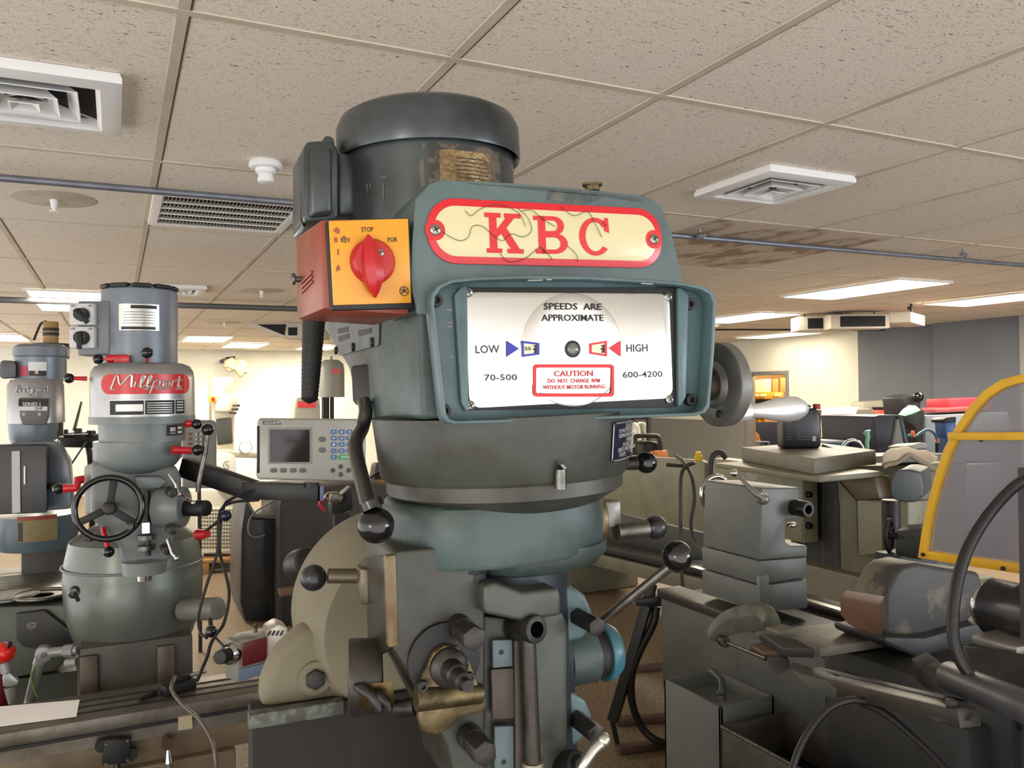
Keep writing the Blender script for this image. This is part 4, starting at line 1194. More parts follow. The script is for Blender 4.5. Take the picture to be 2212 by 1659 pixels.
# head housing
g = G(); lat(g, f, [(309, 784), (395, 786), (410, 792), (418, 804), (420, 820), (421, 896)], 309)
hd_ = build(g, 'head_housing', MSILV, mp_)
g = G(); lat(g, f, [(309, 896), (422, 896), (422, 911), (309, 912)], 309); build(g, 'housing_rim', MGREY2, hd_)
g = G(); S = strip(g, f, 309, 0, 420, 236, 396, 808, 851, .0015)
for e0, e1, s_ in ((236, 226, -1), (396, 404, 1)):
    pass
c, R_, a0, a1, zs = S
zm, hz_ = (zs[0] + zs[1]) / 2, (zs[0] - zs[1]) / 2
for a_, sgn in ((a0, -1), (a1, 1)):
    t_ = bmesh.new()
    pts = [V((c.x + (R_ + .0015) * math.sin(a_ + sgn * math.cos(q) * hz_ / R_), -(R_ + .0015) * math.cos(a_ + sgn * math.cos(q) * hz_ / R_), zm + hz_ * math.sin(q))) for q in [-PI / 2 + PI * k / 12 for k in range(13)]]
    t_.faces.new([t_.verts.new(p) for p in (pts if sgn > 0 else pts[::-1])]); g._add(t_)
bdg = build(g, 'badge', mat('script_badge_red', (196, 30, 34), .3), hd_, 'red badge with silver script lettering')
# script lettering as strokes
def SP(u, v):
    a = a0 + (a1 - a0) * u
    return V((c.x + (R_ + .003) * math.sin(a), c.y - (R_ + .003) * math.cos(a), zm + hz_ * v))
SCR = [[(.03, -.5), (.10, .72), (.13, .75), (.16, -.05), (.27, .85), (.30, .8), (.29, -.3)],
       [(.345, .25), (.325, -.3)], [(.35, .52), (.353, .58)],
       [(.37, -.2), (.42, .1), (.455, .75), (.435, .82), (.415, .5), (.40, -.2), (.42, -.35), (.45, -.2)], [(.45, -.2), (.50, .1), (.535, .75), (.515, .82), (.495, .5), (.48, -.2), (.50, -.35), (.53, -.2)],
       [(.565, .3), (.51, -.95)], [(.545, 0), (.60, .35), (.635, .2), (.62, -.2), (.57, -.32), (.545, -.2)],
       [(.735, .3), (.69, .3), (.67, -.1), (.69, -.35), (.74, -.3), (.76, .05), (.735, .3)], [(.80, .32), (.785, -.32)], [(.79, 0), (.83, .32), (.86, .25)],
       [(.91, .8), (.885, -.2), (.905, -.35), (.93, -.2)], [(.865, .38), (.96, .38)], [(.02, -.52), (.50, -.52)], [(.60, -.52), (.95, -.52)]]
g = G()
for st in SCR:
    g.tube([SP(u, v) for u, v in st], .0029, 6, k=4 if len(st) > 2 else 0)
build(g, 'lettering', mat('script_silver', (196, 192, 184), .3, .6), bdg)
g = G(); S = strip(g, f, 309, 0, 420, 238, 398, 864, 896, .0012); ipl = build(g, 'instruction_plate', INK, hd_, 'black plate with silver tables')
g = G(); strip(g, f, 309, 0, 420, 250, 308, 873, 888, .0018); strip(g, f, 309, 0, 420, 237, 398, 863, 865, .0018); strip(g, f, 309, 0, 420, 237, 398, 895.5, 897, .0018); strip(g, f, 309, 0, 420, 312, 314, 864, 896, .0018); strip(g, f, 309, 0, 420, 376, 378, 864, 896, .0018)
for k in range(5): strip(g, f, 309, 0, 420, 318, 372, 870 + 5 * k, 871.5 + 5 * k, .0018)
for k in range(4): strip(g, f, 309, 0, 420, 381, 395, 868 + 6 * k, 871 + 6 * k, .0018)
build(g, 'print', SILVERINK, ipl)
g = G(); lat(g, f, [(309, 910), (403, 910), (402, 950), (309, 952)], 309); build(g, 'neck', MGREY2, mp_)
g = G(); S = strip(g, f, 309, 0, 403, 360, 396, 920, 943, .0012); pl2 = build(g, 'small_plate', INK, mp_)
g = G(); strip(g, f, 309, 0, 403, 367, 378, 925, 934, .0017); strip(g, f, 309, 0, 403, 382, 392, 924, 930, .0017); strip(g, f, 309, 0, 403, 382, 392, 934, 939, .0017); strip(g, f, 309, 0, 403, 367, 378, 937, 939, .0017); build(g, 'print', SILVERINK, pl2)
g = G(); lat(g, f, [(298, 948), (392, 948), (393, 985), (380, 1002), (345, 1018), (298, 1020)], 298); build(g, 'gear_case', MGREY2, mp_)
g = G(); g.prism(f.Ys([(196, 1000), (222, 994), (262, 1000), (380, 1006), (392, 1030), (392, 1120), (364, 1215), (262, 1218), (258, 1180), (196, 1120)], -.05), (0, .16, 0), .012, 3)
body = build(g, 'quill_body', MGREY2, mp_)
g = G(); g.prism(f.Ys([(290, 1030), (345, 1030), (360, 1040), (345, 1056), (300, 1056)], -.10), (0, .08, 0), .006); build(g, 'boss', MGREY2, body)
g = G(); g.cyl(f.Y(318, 1060, -.075), f.Y(320, 1200, -.075), .008); build(g, 'stop_rod', DSTEEL, body)
for py in (1160, 1183):
    g = G(); c = f.Y(316, py, -.075); g.cyl(c - V((0, 0, .006)), c + V((0, 0, .006)), .024, None, 28); build(g, 'stop_nut', STEEL, body)
g = G(); c = f.Y(315, 1140, -.08); g.box(c, (.02, .015, .03)); build(g, 'stop_block', CHROME, body)
g = G(); lat(g, f, [(318, 1200), (362, 1205), (360, 1232), (318, 1236)], 312, -.02); build(g, 'spindle_collar', MGREY2, mp_)
g = G(); lat(g, f, [(312, 1232), (330, 1232), (328, 1252), (312, 1252)], 312, -.02); build(g, 'spindle_nose', CHROME, mp_)
g = G(); g.prism(f.Ds([(180, 1008, 2.36), (205, 998, 2.36), (207, 1110, 2.36), (180, 1112, 2.36)]), (.02, .12, 0), .008); build(g, 'side_cover', mat('pale_cover', (150, 150, 142), .4), body)
# red lever hubs and black balls
for (nm, hub, ball, r) in (('speed_lever', [(235, 775, 2.36), (270, 773, 2.34)], (212, 776, 2.36), 11), ('range_lever', [(188, 818, 2.35), (160, 817, 2.34)], (149, 817, 2.34), 11), ('selector_lever', [(372, 972, 2.33), (412, 973, 2.36)], (427, 972, 2.36), 12),
                           ('clutch_lever', [(400, 915, 2.37), (414, 915, 2.38)], (425, 916, 2.38), 11)):
    g = G(); w_ = 5 if nm == 'range_lever' else 9
    g.cyl(f.D(*hub[0]), f.D(*hub[1]), w_ / FPX * 2.35, w_ * .8 / FPX * 2.35, 16)
    if nm == 'speed_lever':
        rod(g, f, (212, 776, 2.36), (250, 776, 2.35), 1.5); g.prism(f.Ds([(246, 768, 2.33), (280, 766, 2.33), (280, 786, 2.33), (246, 786, 2.33)]), (0, .03, 0), .004)
    lv = build(g, nm, RED, hd_)
    g = G(); knob(g, f, ball[0], ball[1], ball[2], r); build(g, 'lever_knob', BLACK, lv)
g = G(); rod(g, f, (318, 784, 2.34), (318, 762, 2.33), 3); lv = build(g, 'top_lever', RED, hd_); g = G(); knob(g, f, 318, 762, 2.33, 12); build(g, 'lever_knob', BLACK, lv)
g = G(); g.tube(f.Ds([(447, 940, 2.38), (440, 990, 2.37), (430, 1040, 2.36), (428, 1062, 2.36)]), .0075, 10, k=3); lv = build(g, 'brake_lever', STEEL, mp_); g = G(); knob(g, f, 449, 928, 2.38, 13); build(g, 'lever_knob', BLACK, lv)
g = G(); g.tube(f.Ds([(180, 1036, 2.34), (168, 1036, 2.33), (166, 1054, 2.32), (140, 1055, 2.32)]), .0125, 12); lv = build(g, 'feed_lever', RED, mp_); g = G(); knob(g, f, 126, 1056, 2.32, 12); build(g, 'lever_knob', BLACK, lv)
g = G(); rod(g, f, (222, 1140, 2.3), (233, 1182, 2.28), 5); lv = build(g, 'trip_lever', RED, body); g = G(); knob(g, f, 235, 1192, 2.28, 12); build(g, 'lever_knob', BLACK, lv)
g = G(); rod(g, f, (440, 1150, 2.35), (482, 1118, 2.3), 3); lv = build(g, 'quill_handle', DSTEEL, mp_); g = G(); knob(g, f, 488, 1114, 2.3, 12); build(g, 'lever_knob', mat('navy_knob', (20, 24, 44), .2), lv)
g = G(); rod(g, f, (428, 1155, 2.36), (448, 1153, 2.34), 12, 9); build(g, 'handle_hub', RED, mp_)
# drum at right
g = G(); g.cyl(f.D(340, 1095, 2.36), f.D(400, 1095, 2.36), .058, None, 32, .006); dr = build(g, 'feed_drum', MGREY2, body)
g = G(); g.cyl(f.D(398, 1098, 2.36), f.D(447, 1098, 2.33), 17 / FPX * 2.35, None, 28, .002); build(g, 'drum_shaft', DBLACK, dr)
for (a, b) in (((365, 1060), (372, 1066)), ((365, 1140), (372, 1146)), ((355, 1182), (362, 1190))):
    g = G(); g.cyl(f.D(a[0], a[1], 2.32), f.D(b[0], b[1], 2.25), .013, None, 6, .001); build(g, 'clamp_bolt', DSTEEL, body)
for pts in ([(366, 1025, 2.3), (380, 1046, 2.28), (386, 1068, 2.28)], [(388, 1068, 2.3), (418, 1086, 2.28)], [(362, 1165, 2.26), (372, 1195, 2.24), (382, 1206, 2.24)]):
    g = G(); g.tube(f.Ds(pts), .0045, 8); g.sph(f.D(*pts[-1]), .007, n=12); build(g, 'lock_handle', CHROME, body)
# handwheel
hc = f.D(235, 1098, 2.24); toc = (f.c - hc).normalized(); axw = (toc + V((.25, .1, -.1))).normalized(); axw = V((-.05, -1, .08)).normalized()
g = G(); g.torus(hc, axw, 66 / FPX * 2.24, .0085, 48, 12); hw = build(g, 'handwheel', BLACK, mp_)
u_, v_, _ = basis(axw)
for q in (80, 205, 325):
    d = u_ * math.cos(math.radians(q)) + v_ * math.sin(math.radians(q))
    g = G(); g.bar(hc + d * .012, hc + d * .080, .020, .008, .003, up=axw); build(g, 'spoke', DBLACK, hw)
g = G(); g.cyl(hc - axw * .02, hc + axw * .014, .020, .016, 24, .003); g.cyl(hc - axw * .10, hc - axw * .02, .016); build(g, 'wheel_hub', DSTEEL, hw)
g = G(); p = f.D(284, 1136, 2.23); g.cyl(p, p + axw * .02, .011, .014, 20, .003); build(g, 'handle_stub', BLACK, hw)
# turret and column
g = G(); lat(g, f, [(290, 1120), (380, 1126), (425, 1150), (437, 1200), (437, 1222), (439, 1226), (435, 1300), (416, 1358), (410, 1372), (290, 1380)], 290, .34, 72)
tu = build(g, 'turret', mat('turret_grey_green', (102, 108, 102), .27, .3, (84, 90, 82), .6, 4), mp_)
g = G(); c = f.Y(290, 1226, .34); r0 = abs(f.Y(439, 1226, .34).x - c.x); g.torus((c.x, .34, f.Y(290, 1240, .34 - r0).z), (0, 0, 1), r0 - .001, .004, 72, 8); build(g, 'turret_seam', MGREY2, tu)
g = G(); p = f.D(195, 1168, 2.5); g.cyl(p, p + V((0, 0, .02)), .018, None, 6, .001); build(g, 'hex_bolt', DSTEEL, tu)
g = G(); a = f.Y(172, 1389, .16); b = f.Y(415, 1389, .16); zc_ = f.Y(290, 1376, .2).z
g.bb((a.x, .14, .12), (b.x, .60, zc_), .006); cl_ = build(g, 'column', MDARK, mp_)
for px0, px1 in ((172, 212), (340, 378)):
    g = G(); g.bb((f.Y(px0, 1440, .13).x, .125, .3), (f.Y(px1, 1440, .13).x, .145, zc_ - .02), .004); build(g, 'dovetail_way', mat('way_steel', (88, 78, 68), .4, .4, (62, 54, 46), .7, 8), cl_)
g = G(); g.bb((a.x + .02, -.42, 0), (b.x + .02, .72, .12), .02); build(g, 'base', MGREY2, cl_)
g = G(); g.cyl(f.D(395, 1318, 2.6), f.D(472, 1314, 2.55), 24 / FPX * 2.58, None, 28, .003); build(g, 'ram_stub', mat('stub_grey', (104, 104, 98), .45), tu)
# table
ty0, ty1 = W.Z(280, 1541, .80).y - ML.y, W.Z(280, 1485, .80).y - ML.y
xl_, xr_ = -1.25, W.Z(640, 1490, .80).x - ML.x + .08
g = G(); g.bb((xl_, ty0, .765), (xr_, ty1, .80), .002)
g.bb((xl_, ty0 + .004, .725), (xr_, ty1, .76)); 
tbl = build(g, 'table', TABM, mp_)
for k in (.28, .5, .72):
    y = ty0 + (ty1 - ty0) * k
    g = G(); g.bb((xl_, y - .006, .7985), (xr_, y + .006, .8008)); build(g, 'table_slot', mat('slot_dark', (22, 19, 16), .7), tbl)
g = G(); g.bb((xl_ + .02, ty0 - .004, .757), (xr_ - .02, ty0 + .01, .7655)); build(g, 'scale_slot', DBLACK, tbl)
sx0, sx1 = W.Z(75, 1620, .72).x - ML.x, W.Z(520, 1600, .72).x - ML.x
g = G(); g.bb((xl_ + .3, ty0 + .01, .66), (xr_ - .06, ty1, .725), .003); g.bb((sx0, ty0 - .012, .50), (sx1, ty1, .66), .006)
sad = build(g, 'saddle', TANF, mp_)
g = G(); g.bb((-.17, -.28, .2), (.17, .16, .52), .01); g.cyl((0, -.1, .1), (0, -.1, .3), .04); build(g, 'knee', MGREY2, mp_)
g = G(); yl = ty0 - .013; c = f.Y(252, 1616, yl); g.box(c + V((0, -.012, 0)), (.062, .03, .062), Matrix.Rotation(math.radians(8), 3, 'Y'), .003)
for s_ in (-1, 1): g.cyl(c + V((s_ * .034, 0, -.018 * s_)), c + V((s_ * .034, -.018, -.018 * s_)), .016)
ls = build(g, 'limit_switch', DBLACK, sad)
for sx_ in (-1, 1):
    for sz_ in (-1, 1):
        g = G(); g.cyl(c + V((sx_ * .025, -.026, sz_ * .025)), c + V((sx_ * .025, -.030, sz_ * .025)), .0035, None, 10); build(g, 'screw', STEEL, ls)
g = G(); g.tube([c + V((0, -.01, -.03)), c + V((.005, -.02, -.09)), c + V((.02, -.01, -.16))], .008, 8, k=3); build(g, 'switch_cord', CABLE, ls)
g = G(); p = f.Y(361, 1606, yl - .02); g.cyl(p + V((0, .03, .0)), p, .012); g.cyl(p, p + V((0, -.006, 0)), .015); lk_ = build(g, 'lock_knob', mat('brown_knob', (70, 42, 36), .35), sad)
g = G(); g.cyl(p + V((.002, -.012, -.012)), p + V((.004, -.014, -.045)), .005, .011, 16); g.cyl(p + V((.004, -.014, -.045)), p + V((.006, -.014, -.10)), .009, .008, 16); build(g, 'lock_handle', CHROME, lk_)
g = G(); q = f.Y(400, 1560, ty0 - .006); g.box(q, (.035, .012, .035)); build(g, 'stop_block', mat('cream_block', (168, 158, 130), .5), tbl)

# paper on its table
g = G(); zt_ = .8015
pp = [W.Z(x, y, zt_) for x, y in ((-40, 1530), (172, 1512), (165, 1548), (-40, 1575))]
g.prism(pp, (0, 0, .0008)); solo(g, 'paper_sheet', mat('white_paper', (255, 255, 255), .6), 'plain white sheet lying on the left mill table at the lower left', 'paper')
# small pieces on the table
g = G(); p = W.Z(318, 1508, .8035); g.cyl(p + V((-.02, -.02, .005)), p + V((.02, .02, .005)), .006, None, 10); g.cyl(p + V((.015, .015, .005)), p + V((.022, .022, .005)), .008, None, 6); solo(g, 'bolt', DSTEEL, 'dark bolt lying alone on the left mill table', 'bolt')
p = W.Z(385, 1490, .806)
t = thing('clamp_block', 'small black clamp block with a bright pin on the left mill table', 'clamp', (p.x, p.y, .8015))
g = G(); g.box((0, 0, .014), (.09, .04, .028), Matrix.Rotation(.35, 3, 'Z'), .004); g.box((.01, .005, .034), (.05, .02, .014), Matrix.Rotation(.5, 3, 'Z'), .003); build(g, 'block', DBLACK, t)
g = G(); g.cyl((.03, .01, .036), (.075, .03, .036), .006, None, 12); build(g, 'pin', CHROME, t)
# hose from the block over the table edge
g = G()
def TZ(px, py, z): return W.Z(px, py, z)
g.tube([TZ(378, 1462, .86), TZ(370, 1482, .85), TZ(376, 1500, .83), TZ(400, 1528, .815), W.D(432, 1556, 2.06), W.D(458, 1600, 2.0), W.D(466, 1640, 1.98), W.D(468, 1680, 1.98)], .0052, 10, k=5)
solo(g, 'coolant_tube', mat('grey_clear_hose', (98, 90, 80), .25), 'thin grey tube drooping over the front of the left mill table', 'tube')

# power feed unit on the table end
t, f2 = at('power_feed', 'power feed unit with maroon side and round dial on the left mill table end', 'power feed', 545, 1478, 2.22)
f2 = Fr(t.location)
g = G(); g.prism(f2.Ds([(487, 1378, 2.1), (516, 1390, 2.07), (514, 1475, 2.07), (486, 1462, 2.1)]), (.05, .03, 0), .003); build(g, 'end_plate', mat('feed_grey', (120, 120, 112), .45), t)
g = G(); g.prism(f2.Ds([(516, 1388, 2.07), (600, 1370, 2.16), (604, 1440, 2.16), (514, 1474, 2.07)]), (0, .09, 0), .003); bx = build(g, 'body', mat('feed_cream_grey', (150, 150, 142), .45, 0, (110, 106, 98), .6, 10), t)
g = G(); g.prism(f2.Ds([(524, 1389, 2.068), (582, 1374, 2.14), (581, 1424, 2.14), (524, 1440, 2.068)]), (-.0005, -.002, 0), .0006); build(g, 'maroon_panel', mat('maroon_panel', (104, 26, 32), .4), bx)
g = G(); g.prism(f2.Ds([(516, 1446, 2.066), (604, 1426, 2.15), (604, 1440, 2.15), (516, 1474, 2.066)]), (-.0005, -.003, 0), .0006); build(g, 'blue_strip', mat('blue_strip', (108, 122, 148), .5), bx)
g = G(); g.prism(f2.Ds([(576, 1362, 2.13), (600, 1347, 2.13), (622, 1356, 2.13), (622, 1400, 2.13), (600, 1420, 2.13), (576, 1424, 2.13)]), (0, .07, 0), .006); mt = build(g, 'motor_case', mat('feed_alloy', (170, 166, 156), .4, .4), bx)
g = G()
for k in range(4): g.prism(f2.Ds([(577 + k * 9, 1372, 2.126), (583 + k * 9, 1362, 2.126), (585 + k * 9, 1364, 2.126), (580 + k * 9, 1374, 2.126)]), (0, .003, 0))
build(g, 'vent', DBLACK, mt)
g = G(); a, b = f2.D(500, 1412, 2.08), f2.D(470, 1420, 2.02); g.lathe(a, b - a, [(0, 0), (.028, 0), (.026, .01), (.018, .02), (.0, .02)], 28); dl = build(g, 'dial', CHROME, bx)
g = G(); g.cyl(f2.D(488, 1416, 2.05), f2.D(474, 1420, 2.02), .0185, .017, 24, .002); build(g, 'dial_knob', DBLACK, dl)
g = G(); rod(g, f2, (552, 1366, 2.13), (552, 1352, 2.13), 4); g.sph(f2.D(552, 1350, 2.13), .007, n=12); build(g, 'lever', BRASS, bx)
g = G(); rod(g, f2, (485, 1398, 2.09), (462, 1372, 2.06), 2.5); lv = build(g, 'feed_lever', STEEL, t); g = G(); knob(g, f2, 456, 1364, 2.05, 13); build(g, 'lever_knob', BLACK, lv)
g = G(); rod(g, f2, (456, 1356, 2.06), (454, 1338, 2.09), 5); build(g, 'stem', DBLACK, lv)
# black cables hanging from the readout arm
g = G(); g.tube(W.Ds([(560, 1080, 2.4), (500, 1086, 2.36), (474, 1110, 2.32), (470, 1190, 2.28), (446, 1265, 2.24), (429, 1330, 2.2), (433, 1366, 2.17), (447, 1378, 2.15)]), .0042, 8, k=5)
solo(g, 'cable', CABLE, 'black cable looping down left of the floor gap, left strand', 'cable')
g = G(); g.tube(W.Ds([(540, 1060, 2.42), (500, 1078, 2.38), (482, 1100, 2.34), (474, 1185, 2.3), (490, 1250, 2.26), (495, 1290, 2.22), (484, 1345, 2.18), (468, 1370, 2.15), (455, 1392, 2.12), (447, 1420, 2.10), (432, 1455, 2.07), (426, 1470, 2.1)]), .0045, 8, k=5)
solo(g, 'cable', CABLE, 'black cable looping down right of the floor gap, right strand', 'cable')

# ---------------- digital readout on its arm
t, f2 = at('digital_readout', 'silver digital readout console with dark screen and blue keys on a black arm', 'readout', 672, 1040, 2.42, math.radians(-10))
DROM = mat('readout_silver', (156, 155, 148), .4, .35, (140, 139, 132), .4, 8)
def R4(x0, y0, x1, y1): return [(x0, y0), (x1, y0), (x1, y1), (x0, y1)]
g = G(); g.prism(f2.Ys([(561, 904), (784, 906), (790, 912), (790, 1034), (785, 1040), (558, 1036), (554, 1030), (556, 910)], 0), (0, .06, 0), .006, 3); cs = build(g, 'console', DROM, t)
g = G(); g.prism(f2.Ys(R4(555, 920, 561, 1022), -.001), (0, .05, 0), .001); build(g, 'side_grip', DBLACK, cs)
g = G(); g.ring(f2.Ys(R4(579, 924, 673, 1002), 0), f2.Ys(R4(583, 928, 669, 998), 0), (0, -.004, 0), .001); bz = build(g, 'bezel', mat('bezel_grey', (130, 130, 126), .4), cs)
g = G(); g.prism(f2.Ys(R4(583, 928, 669, 998), 0), (0, -.001, 0)); build(g, 'screen', mat('dark_screen', (42, 36, 36), .08), bz)
g = G(); g.prism(f2.Ys([(568, 909), (603, 909), (608, 917), (568, 917)], 0), (0, -.001, 0)); lb = build(g, 'brand_label', mat('label_dark', (52, 54, 56), .4), cs)
g = G(); g.ftext(f2, 'ACU-RITE', (571, 915.5), (604, 915.5), 5, -.0012); build(g, 'lettering', SILVERINK, lb)
KB = mat('blue_key', (72, 104, 150), .4)
for r in range(5):
    for k in range(3):
        if r == 4 and k == 2: continue
        x0, y0 = 714 + k * 17, 928 + r * 13.6
        w_ = 14 if not (r == 4 and k == 1) else 31
        g = G(); g.prism([f2.Y(a, b, 0) for a, b in stadium(x0 + w_ / 2, y0 + 5, w_ / 2, 5, 4.5, 4)], (0, -.003, 0), .001)
        kk = build(g, 'key', KB if not (r == 4 and k == 1) else mat('green_key', (52, 152, 92), .4), cs)
        ch = ['789', '456', '123', '-0.', 'CE'][r][k]
        if not (r == 4 and k == 1):
            g = G(); g.ftext(f2, ch, (x0 + w_ / 2 - 2, y0 + 7.5), (x0 + w_ / 2 + 2, y0 + 7.5), 5 if ch not in '-.' else 5, -.0032); build(g, 'key_mark', WHITE, kk)
        else:
            g = G(); g.ftext(f2, 'ENTER', (x0 + 7, y0 + 7.5), (x0 + 25, y0 + 7.5), 5, -.0032); build(g, 'key_mark', WHITE, kk)
for k in range(4):
    g = G(); g.prism([f2.Y(a, b, 0) for a, b in stadium(591 + k * 21, 1016, 7.5, 4.8, 4, 4)], (0, -.003, 0), .001); build(g, 'soft_key', mat('grey_key', (92, 92, 88), .4), cs)
for y in (949, 972):
    g = G(); g.prism([f2.Y(a, b, 0) for a, b in stadium(696, y, 8, 5.4, 5, 4)], (0, -.003, 0), .001); build(g, 'side_key', mat('grey_key', (92, 92, 88)), cs)
for a, b in ((736, 1008), (719, 1016), (753, 1016), (736, 1025)):
    g = G(); g.prism([f2.Y(x, y, 0) for x, y in stadium(a, b, 5, 5, 4.9, 5)], (0, -.003, 0), .001); build(g, 'arrow_key', mat('dark_key', (60, 62, 62), .4), cs)
# arm
ARM = mat('satin_black_arm', (14, 14, 15), .45)
def seg(a, b, hpx, d, dep):
    p, q = f2.D(a[0], a[1], d[0]), f2.D(b[0], b[1], d[1])
    g = G(); g.bar(p, q, dep, hpx / FPX * d[0], .002); return g
arm = build(seg((398, 1008), (548, 1060), 40, (2.5, 2.46), .05), 'arm', ARM, t)
build(seg((528, 1058), (692, 1064), 36, (2.46, 2.45), .05), 'arm', ARM, t)
g = G(); p = f2.D(690, 1064, 2.449); g.box(p + V((.006, 0, 0)), (.012, .052, .045), None, .002); build(g, 'end_cap', mat('blue_cap', (84, 96, 128), .4), arm)
g = G(); g.cyl(f2.D(672, 1042, 2.44), f2.D(672, 1052, 2.44), .022, None, 20); build(g, 'swivel', ARM, arm)

# ---------------- series mill at far left
SL = W.D(75, 855, 3.1)
t = thing('milling_machine', 'bluish mill at the far left edge with a small two horsepower plate', 'milling machine', (SL.x, SL.y, 0))
f2 = Fr((SL.x, SL.y, 0))
g = G(); lat(g, f2, [(88, 771), (145, 772), (145, 822), (88, 824)], 88, .05); mo = build(g, 'motor', MGREY, t)
g = G(); lat(g, f2, [(88, 742), (136, 745), (147, 752), (149, 770), (146, 773), (88, 774)], 88, .05); build(g, 'fan_cover', MGREY, mo)
g = G(); g.prism(f2.Ds([(0, 782, 3.05), (6, 778, 3.05), (28, 779, 3.05), (35, 788, 3.05), (34, 816, 3.05), (4, 818, 3.05), (-2, 812, 3.05)]), (0, .06, 0), .008); build(g, 'junction_box', mat('junction_grey', (72, 74, 78), .45), mo)
g = G(); strip(g, f2, 88, .05, 145, 61, 100, 782, 801); np_ = build(g, 'name_plate', WHITE, mo)
g = G(); strip(g, f2, 88, .05, 145, 63, 100, 801, 812); build(g, 'plate_base', INK, np_)
g = G(); strip(g, f2, 88, .05, 145, 43, 60, 791, 812); build(g, 'red_label', mat('faded_red', (170, 60, 72), .5), np_)
g = G(); c = None
strip(g, f2, 88, .05, 145, 76, 83, 801, 808, .002); build(g, 'seal', mat('seal_pink', (190, 160, 158), .5), np_)
g = G(); lat(g, f2, [(78, 818), (132, 820), (140, 832), (141, 912), (78, 914)], 78); hs_ = build(g, 'head_housing', MSILV, t)
g = G(); S = strip(g, f2, 78, 0, 141, 34, 112, 832, 848, .0005)
g.bm.clear()
for k, st in enumerate([[(.02, .1), (.05, .95)], [(.02, .9), (.10, .95), (.11, .65), (.05, .55), (.12, .45), (.11, .15), (.02, .1)], [(.15, .1), (.16, .55), (.20, .5)], [(.235, .1), (.245, .5)], [(.33, .5), (.28, .45), (.28, .12), (.33, .2), (.35, 1.0), (.34, .1)], [(.44, .5), (.39, .45), (.39, .12), (.44, .2), (.45, .5), (.43, -.3), (.38, -.25)], [(.49, .3), (.54, .38), (.51, .55), (.48, .3), (.51, .1), (.55, .18)], [(.59, .5), (.57, -.3)], [(.585, .4), (.63, .5), (.63, .15), (.585, .12)], [(.70, .5), (.67, .3), (.70, .1), (.73, .3), (.70, .5)], [(.77, .1), (.78, .5), (.82, .48)], [(.87, .85), (.86, .15), (.90, .12)], [(.83, .52), (.91, .52)]]):
    g.tube([V((S[0].x + (S[1] + .001) * math.sin(S[2] + (S[3] - S[2]) * u), -(S[1] + .001) * math.cos(S[2] + (S[3] - S[2]) * u), S[4][1] + (S[4][0] - S[4][1]) * v)) for u, v in st], .0022, 6, k=4 if len(st) > 2 else 0)
build(g, 'raised_script', MSILV, hs_)
PB = mat('plate_box_grey', (96, 95, 92), .45)
g = G(); yq2 = f2.D(72, 890, 2.97).y; g.prism(f2.Ys([(40, 859), (106, 860), (104, 900), (98, 919), (48, 918), (42, 900)], yq2), (0, .08, 0), .006); pbx = build(g, 'plate_box', PB, hs_)
g = G(); g.prism(f2.Ys(R4(40, 862, 104, 878), yq2), (0, -.001, 0)); bl_ = build(g, 'plate_top', INK, pbx)
g = G(); g.ftext(f2, 'SERIES I', (49, 877), (87, 877), 8, yq2 - .0012); build(g, 'lettering', WHITE, bl_)
g = G(); g.prism(f2.Ys(R4(40, 878, 102, 887), yq2), (0, -.001, 0)); wl_ = build(g, 'plate_strip', WHITE, pbx)
g = G(); g.ftext(f2, '2HP', (75, 885.5), (93, 885.5), 6.5, yq2 - .0012); build(g, 'lettering', INK, wl_)
for px in (51, 85):
    g = G(); g.prism(f2.Ys(R4(px - 3, 891, px + 3, 898), yq2), (0, -.001, 0)); build(g, 'label', mat('pale_label', (170, 170, 164), .5), pbx)
g = G(); lat(g, f2, [(72, 912), (126, 912), (124, 945), (118, 960), (72, 962)], 72); build(g, 'neck', MGREY, t)
g = G(); g.prism(f2.Ds([(20, 955, 3.0), (120, 950, 3.0), (150, 1000, 3.0), (158, 1100, 3.0), (20, 1110, 3.0)]), (0, .2, 0), .02); qb = build(g, 'quill_body', MGREY, t)
g = G(); g.prism(f2.Ds([(-60, 962, 2.9), (100, 962, 2.9), (101, 1108, 2.9), (-60, 1114, 2.9)]), (0, .10, 0), .004); bp_ = build(g, 'control_box', mat('charcoal_box', (46, 46, 50), .45), t)
g = G(); g.prism(f2.Ds([(25, 975, 2.896), (43, 974, 2.896), (44, 1107, 2.896), (26, 1109, 2.896)]), (0, .004, 0)); build(g, 'pale_strip', mat('strip_grey', (168, 166, 166), .5), bp_)
g = G(); g.prism(f2.Ds([(51, 1007, 2.896), (55, 1007, 2.896), (55, 1046, 2.896), (51, 1046, 2.896)]), (0, .006, 0)); build(g, 'latch', WHITE, bp_)
g = G(); g.cyl(f2.D(105, 1050, 2.95), f2.D(122, 1052, 2.9), .012); lv = build(g, 'side_lever', DSTEEL, qb)
g = G(); lat(g, f2, [(85, 1100), (168, 1104), (170, 1150), (160, 1176), (85, 1182)], 80, .30); tu2 = build(g, 'turret', mat('series_turret', (84, 98, 106), .3), t)
g = G(); strip(g, f2, 80, .30, 168, 40, 122, 1121, 1168, .010); nb = build(g, 'warning_label', mat('label_khaki', (128, 114, 72), .5, 0, (104, 92, 58), .6, 30), tu2)
g = G(); strip(g, f2, 80, .30, 168, 41, 121, 1113, 1122, .0105); build(g, 'label_header', mat('label_red', (140, 52, 34), .5), nb)
g = G(); strip(g, f2, 80, .30, 168, 41, 51, 1126, 1166, .0108); build(g, 'label_symbols', INK, nb)
g = G(); p = f2.D(45, 1180, 3.36); q = f2.D(158, 1180, 3.36); g.bb((p.x, p.y, .2), (q.x, p.y + .4, p.z), .01); g.bb((p.x - .1, p.y - .5, 0), (q.x + .1, p.y + .5, .2), .02); build(g, 'column', MDARK, t)
zt3 = .905
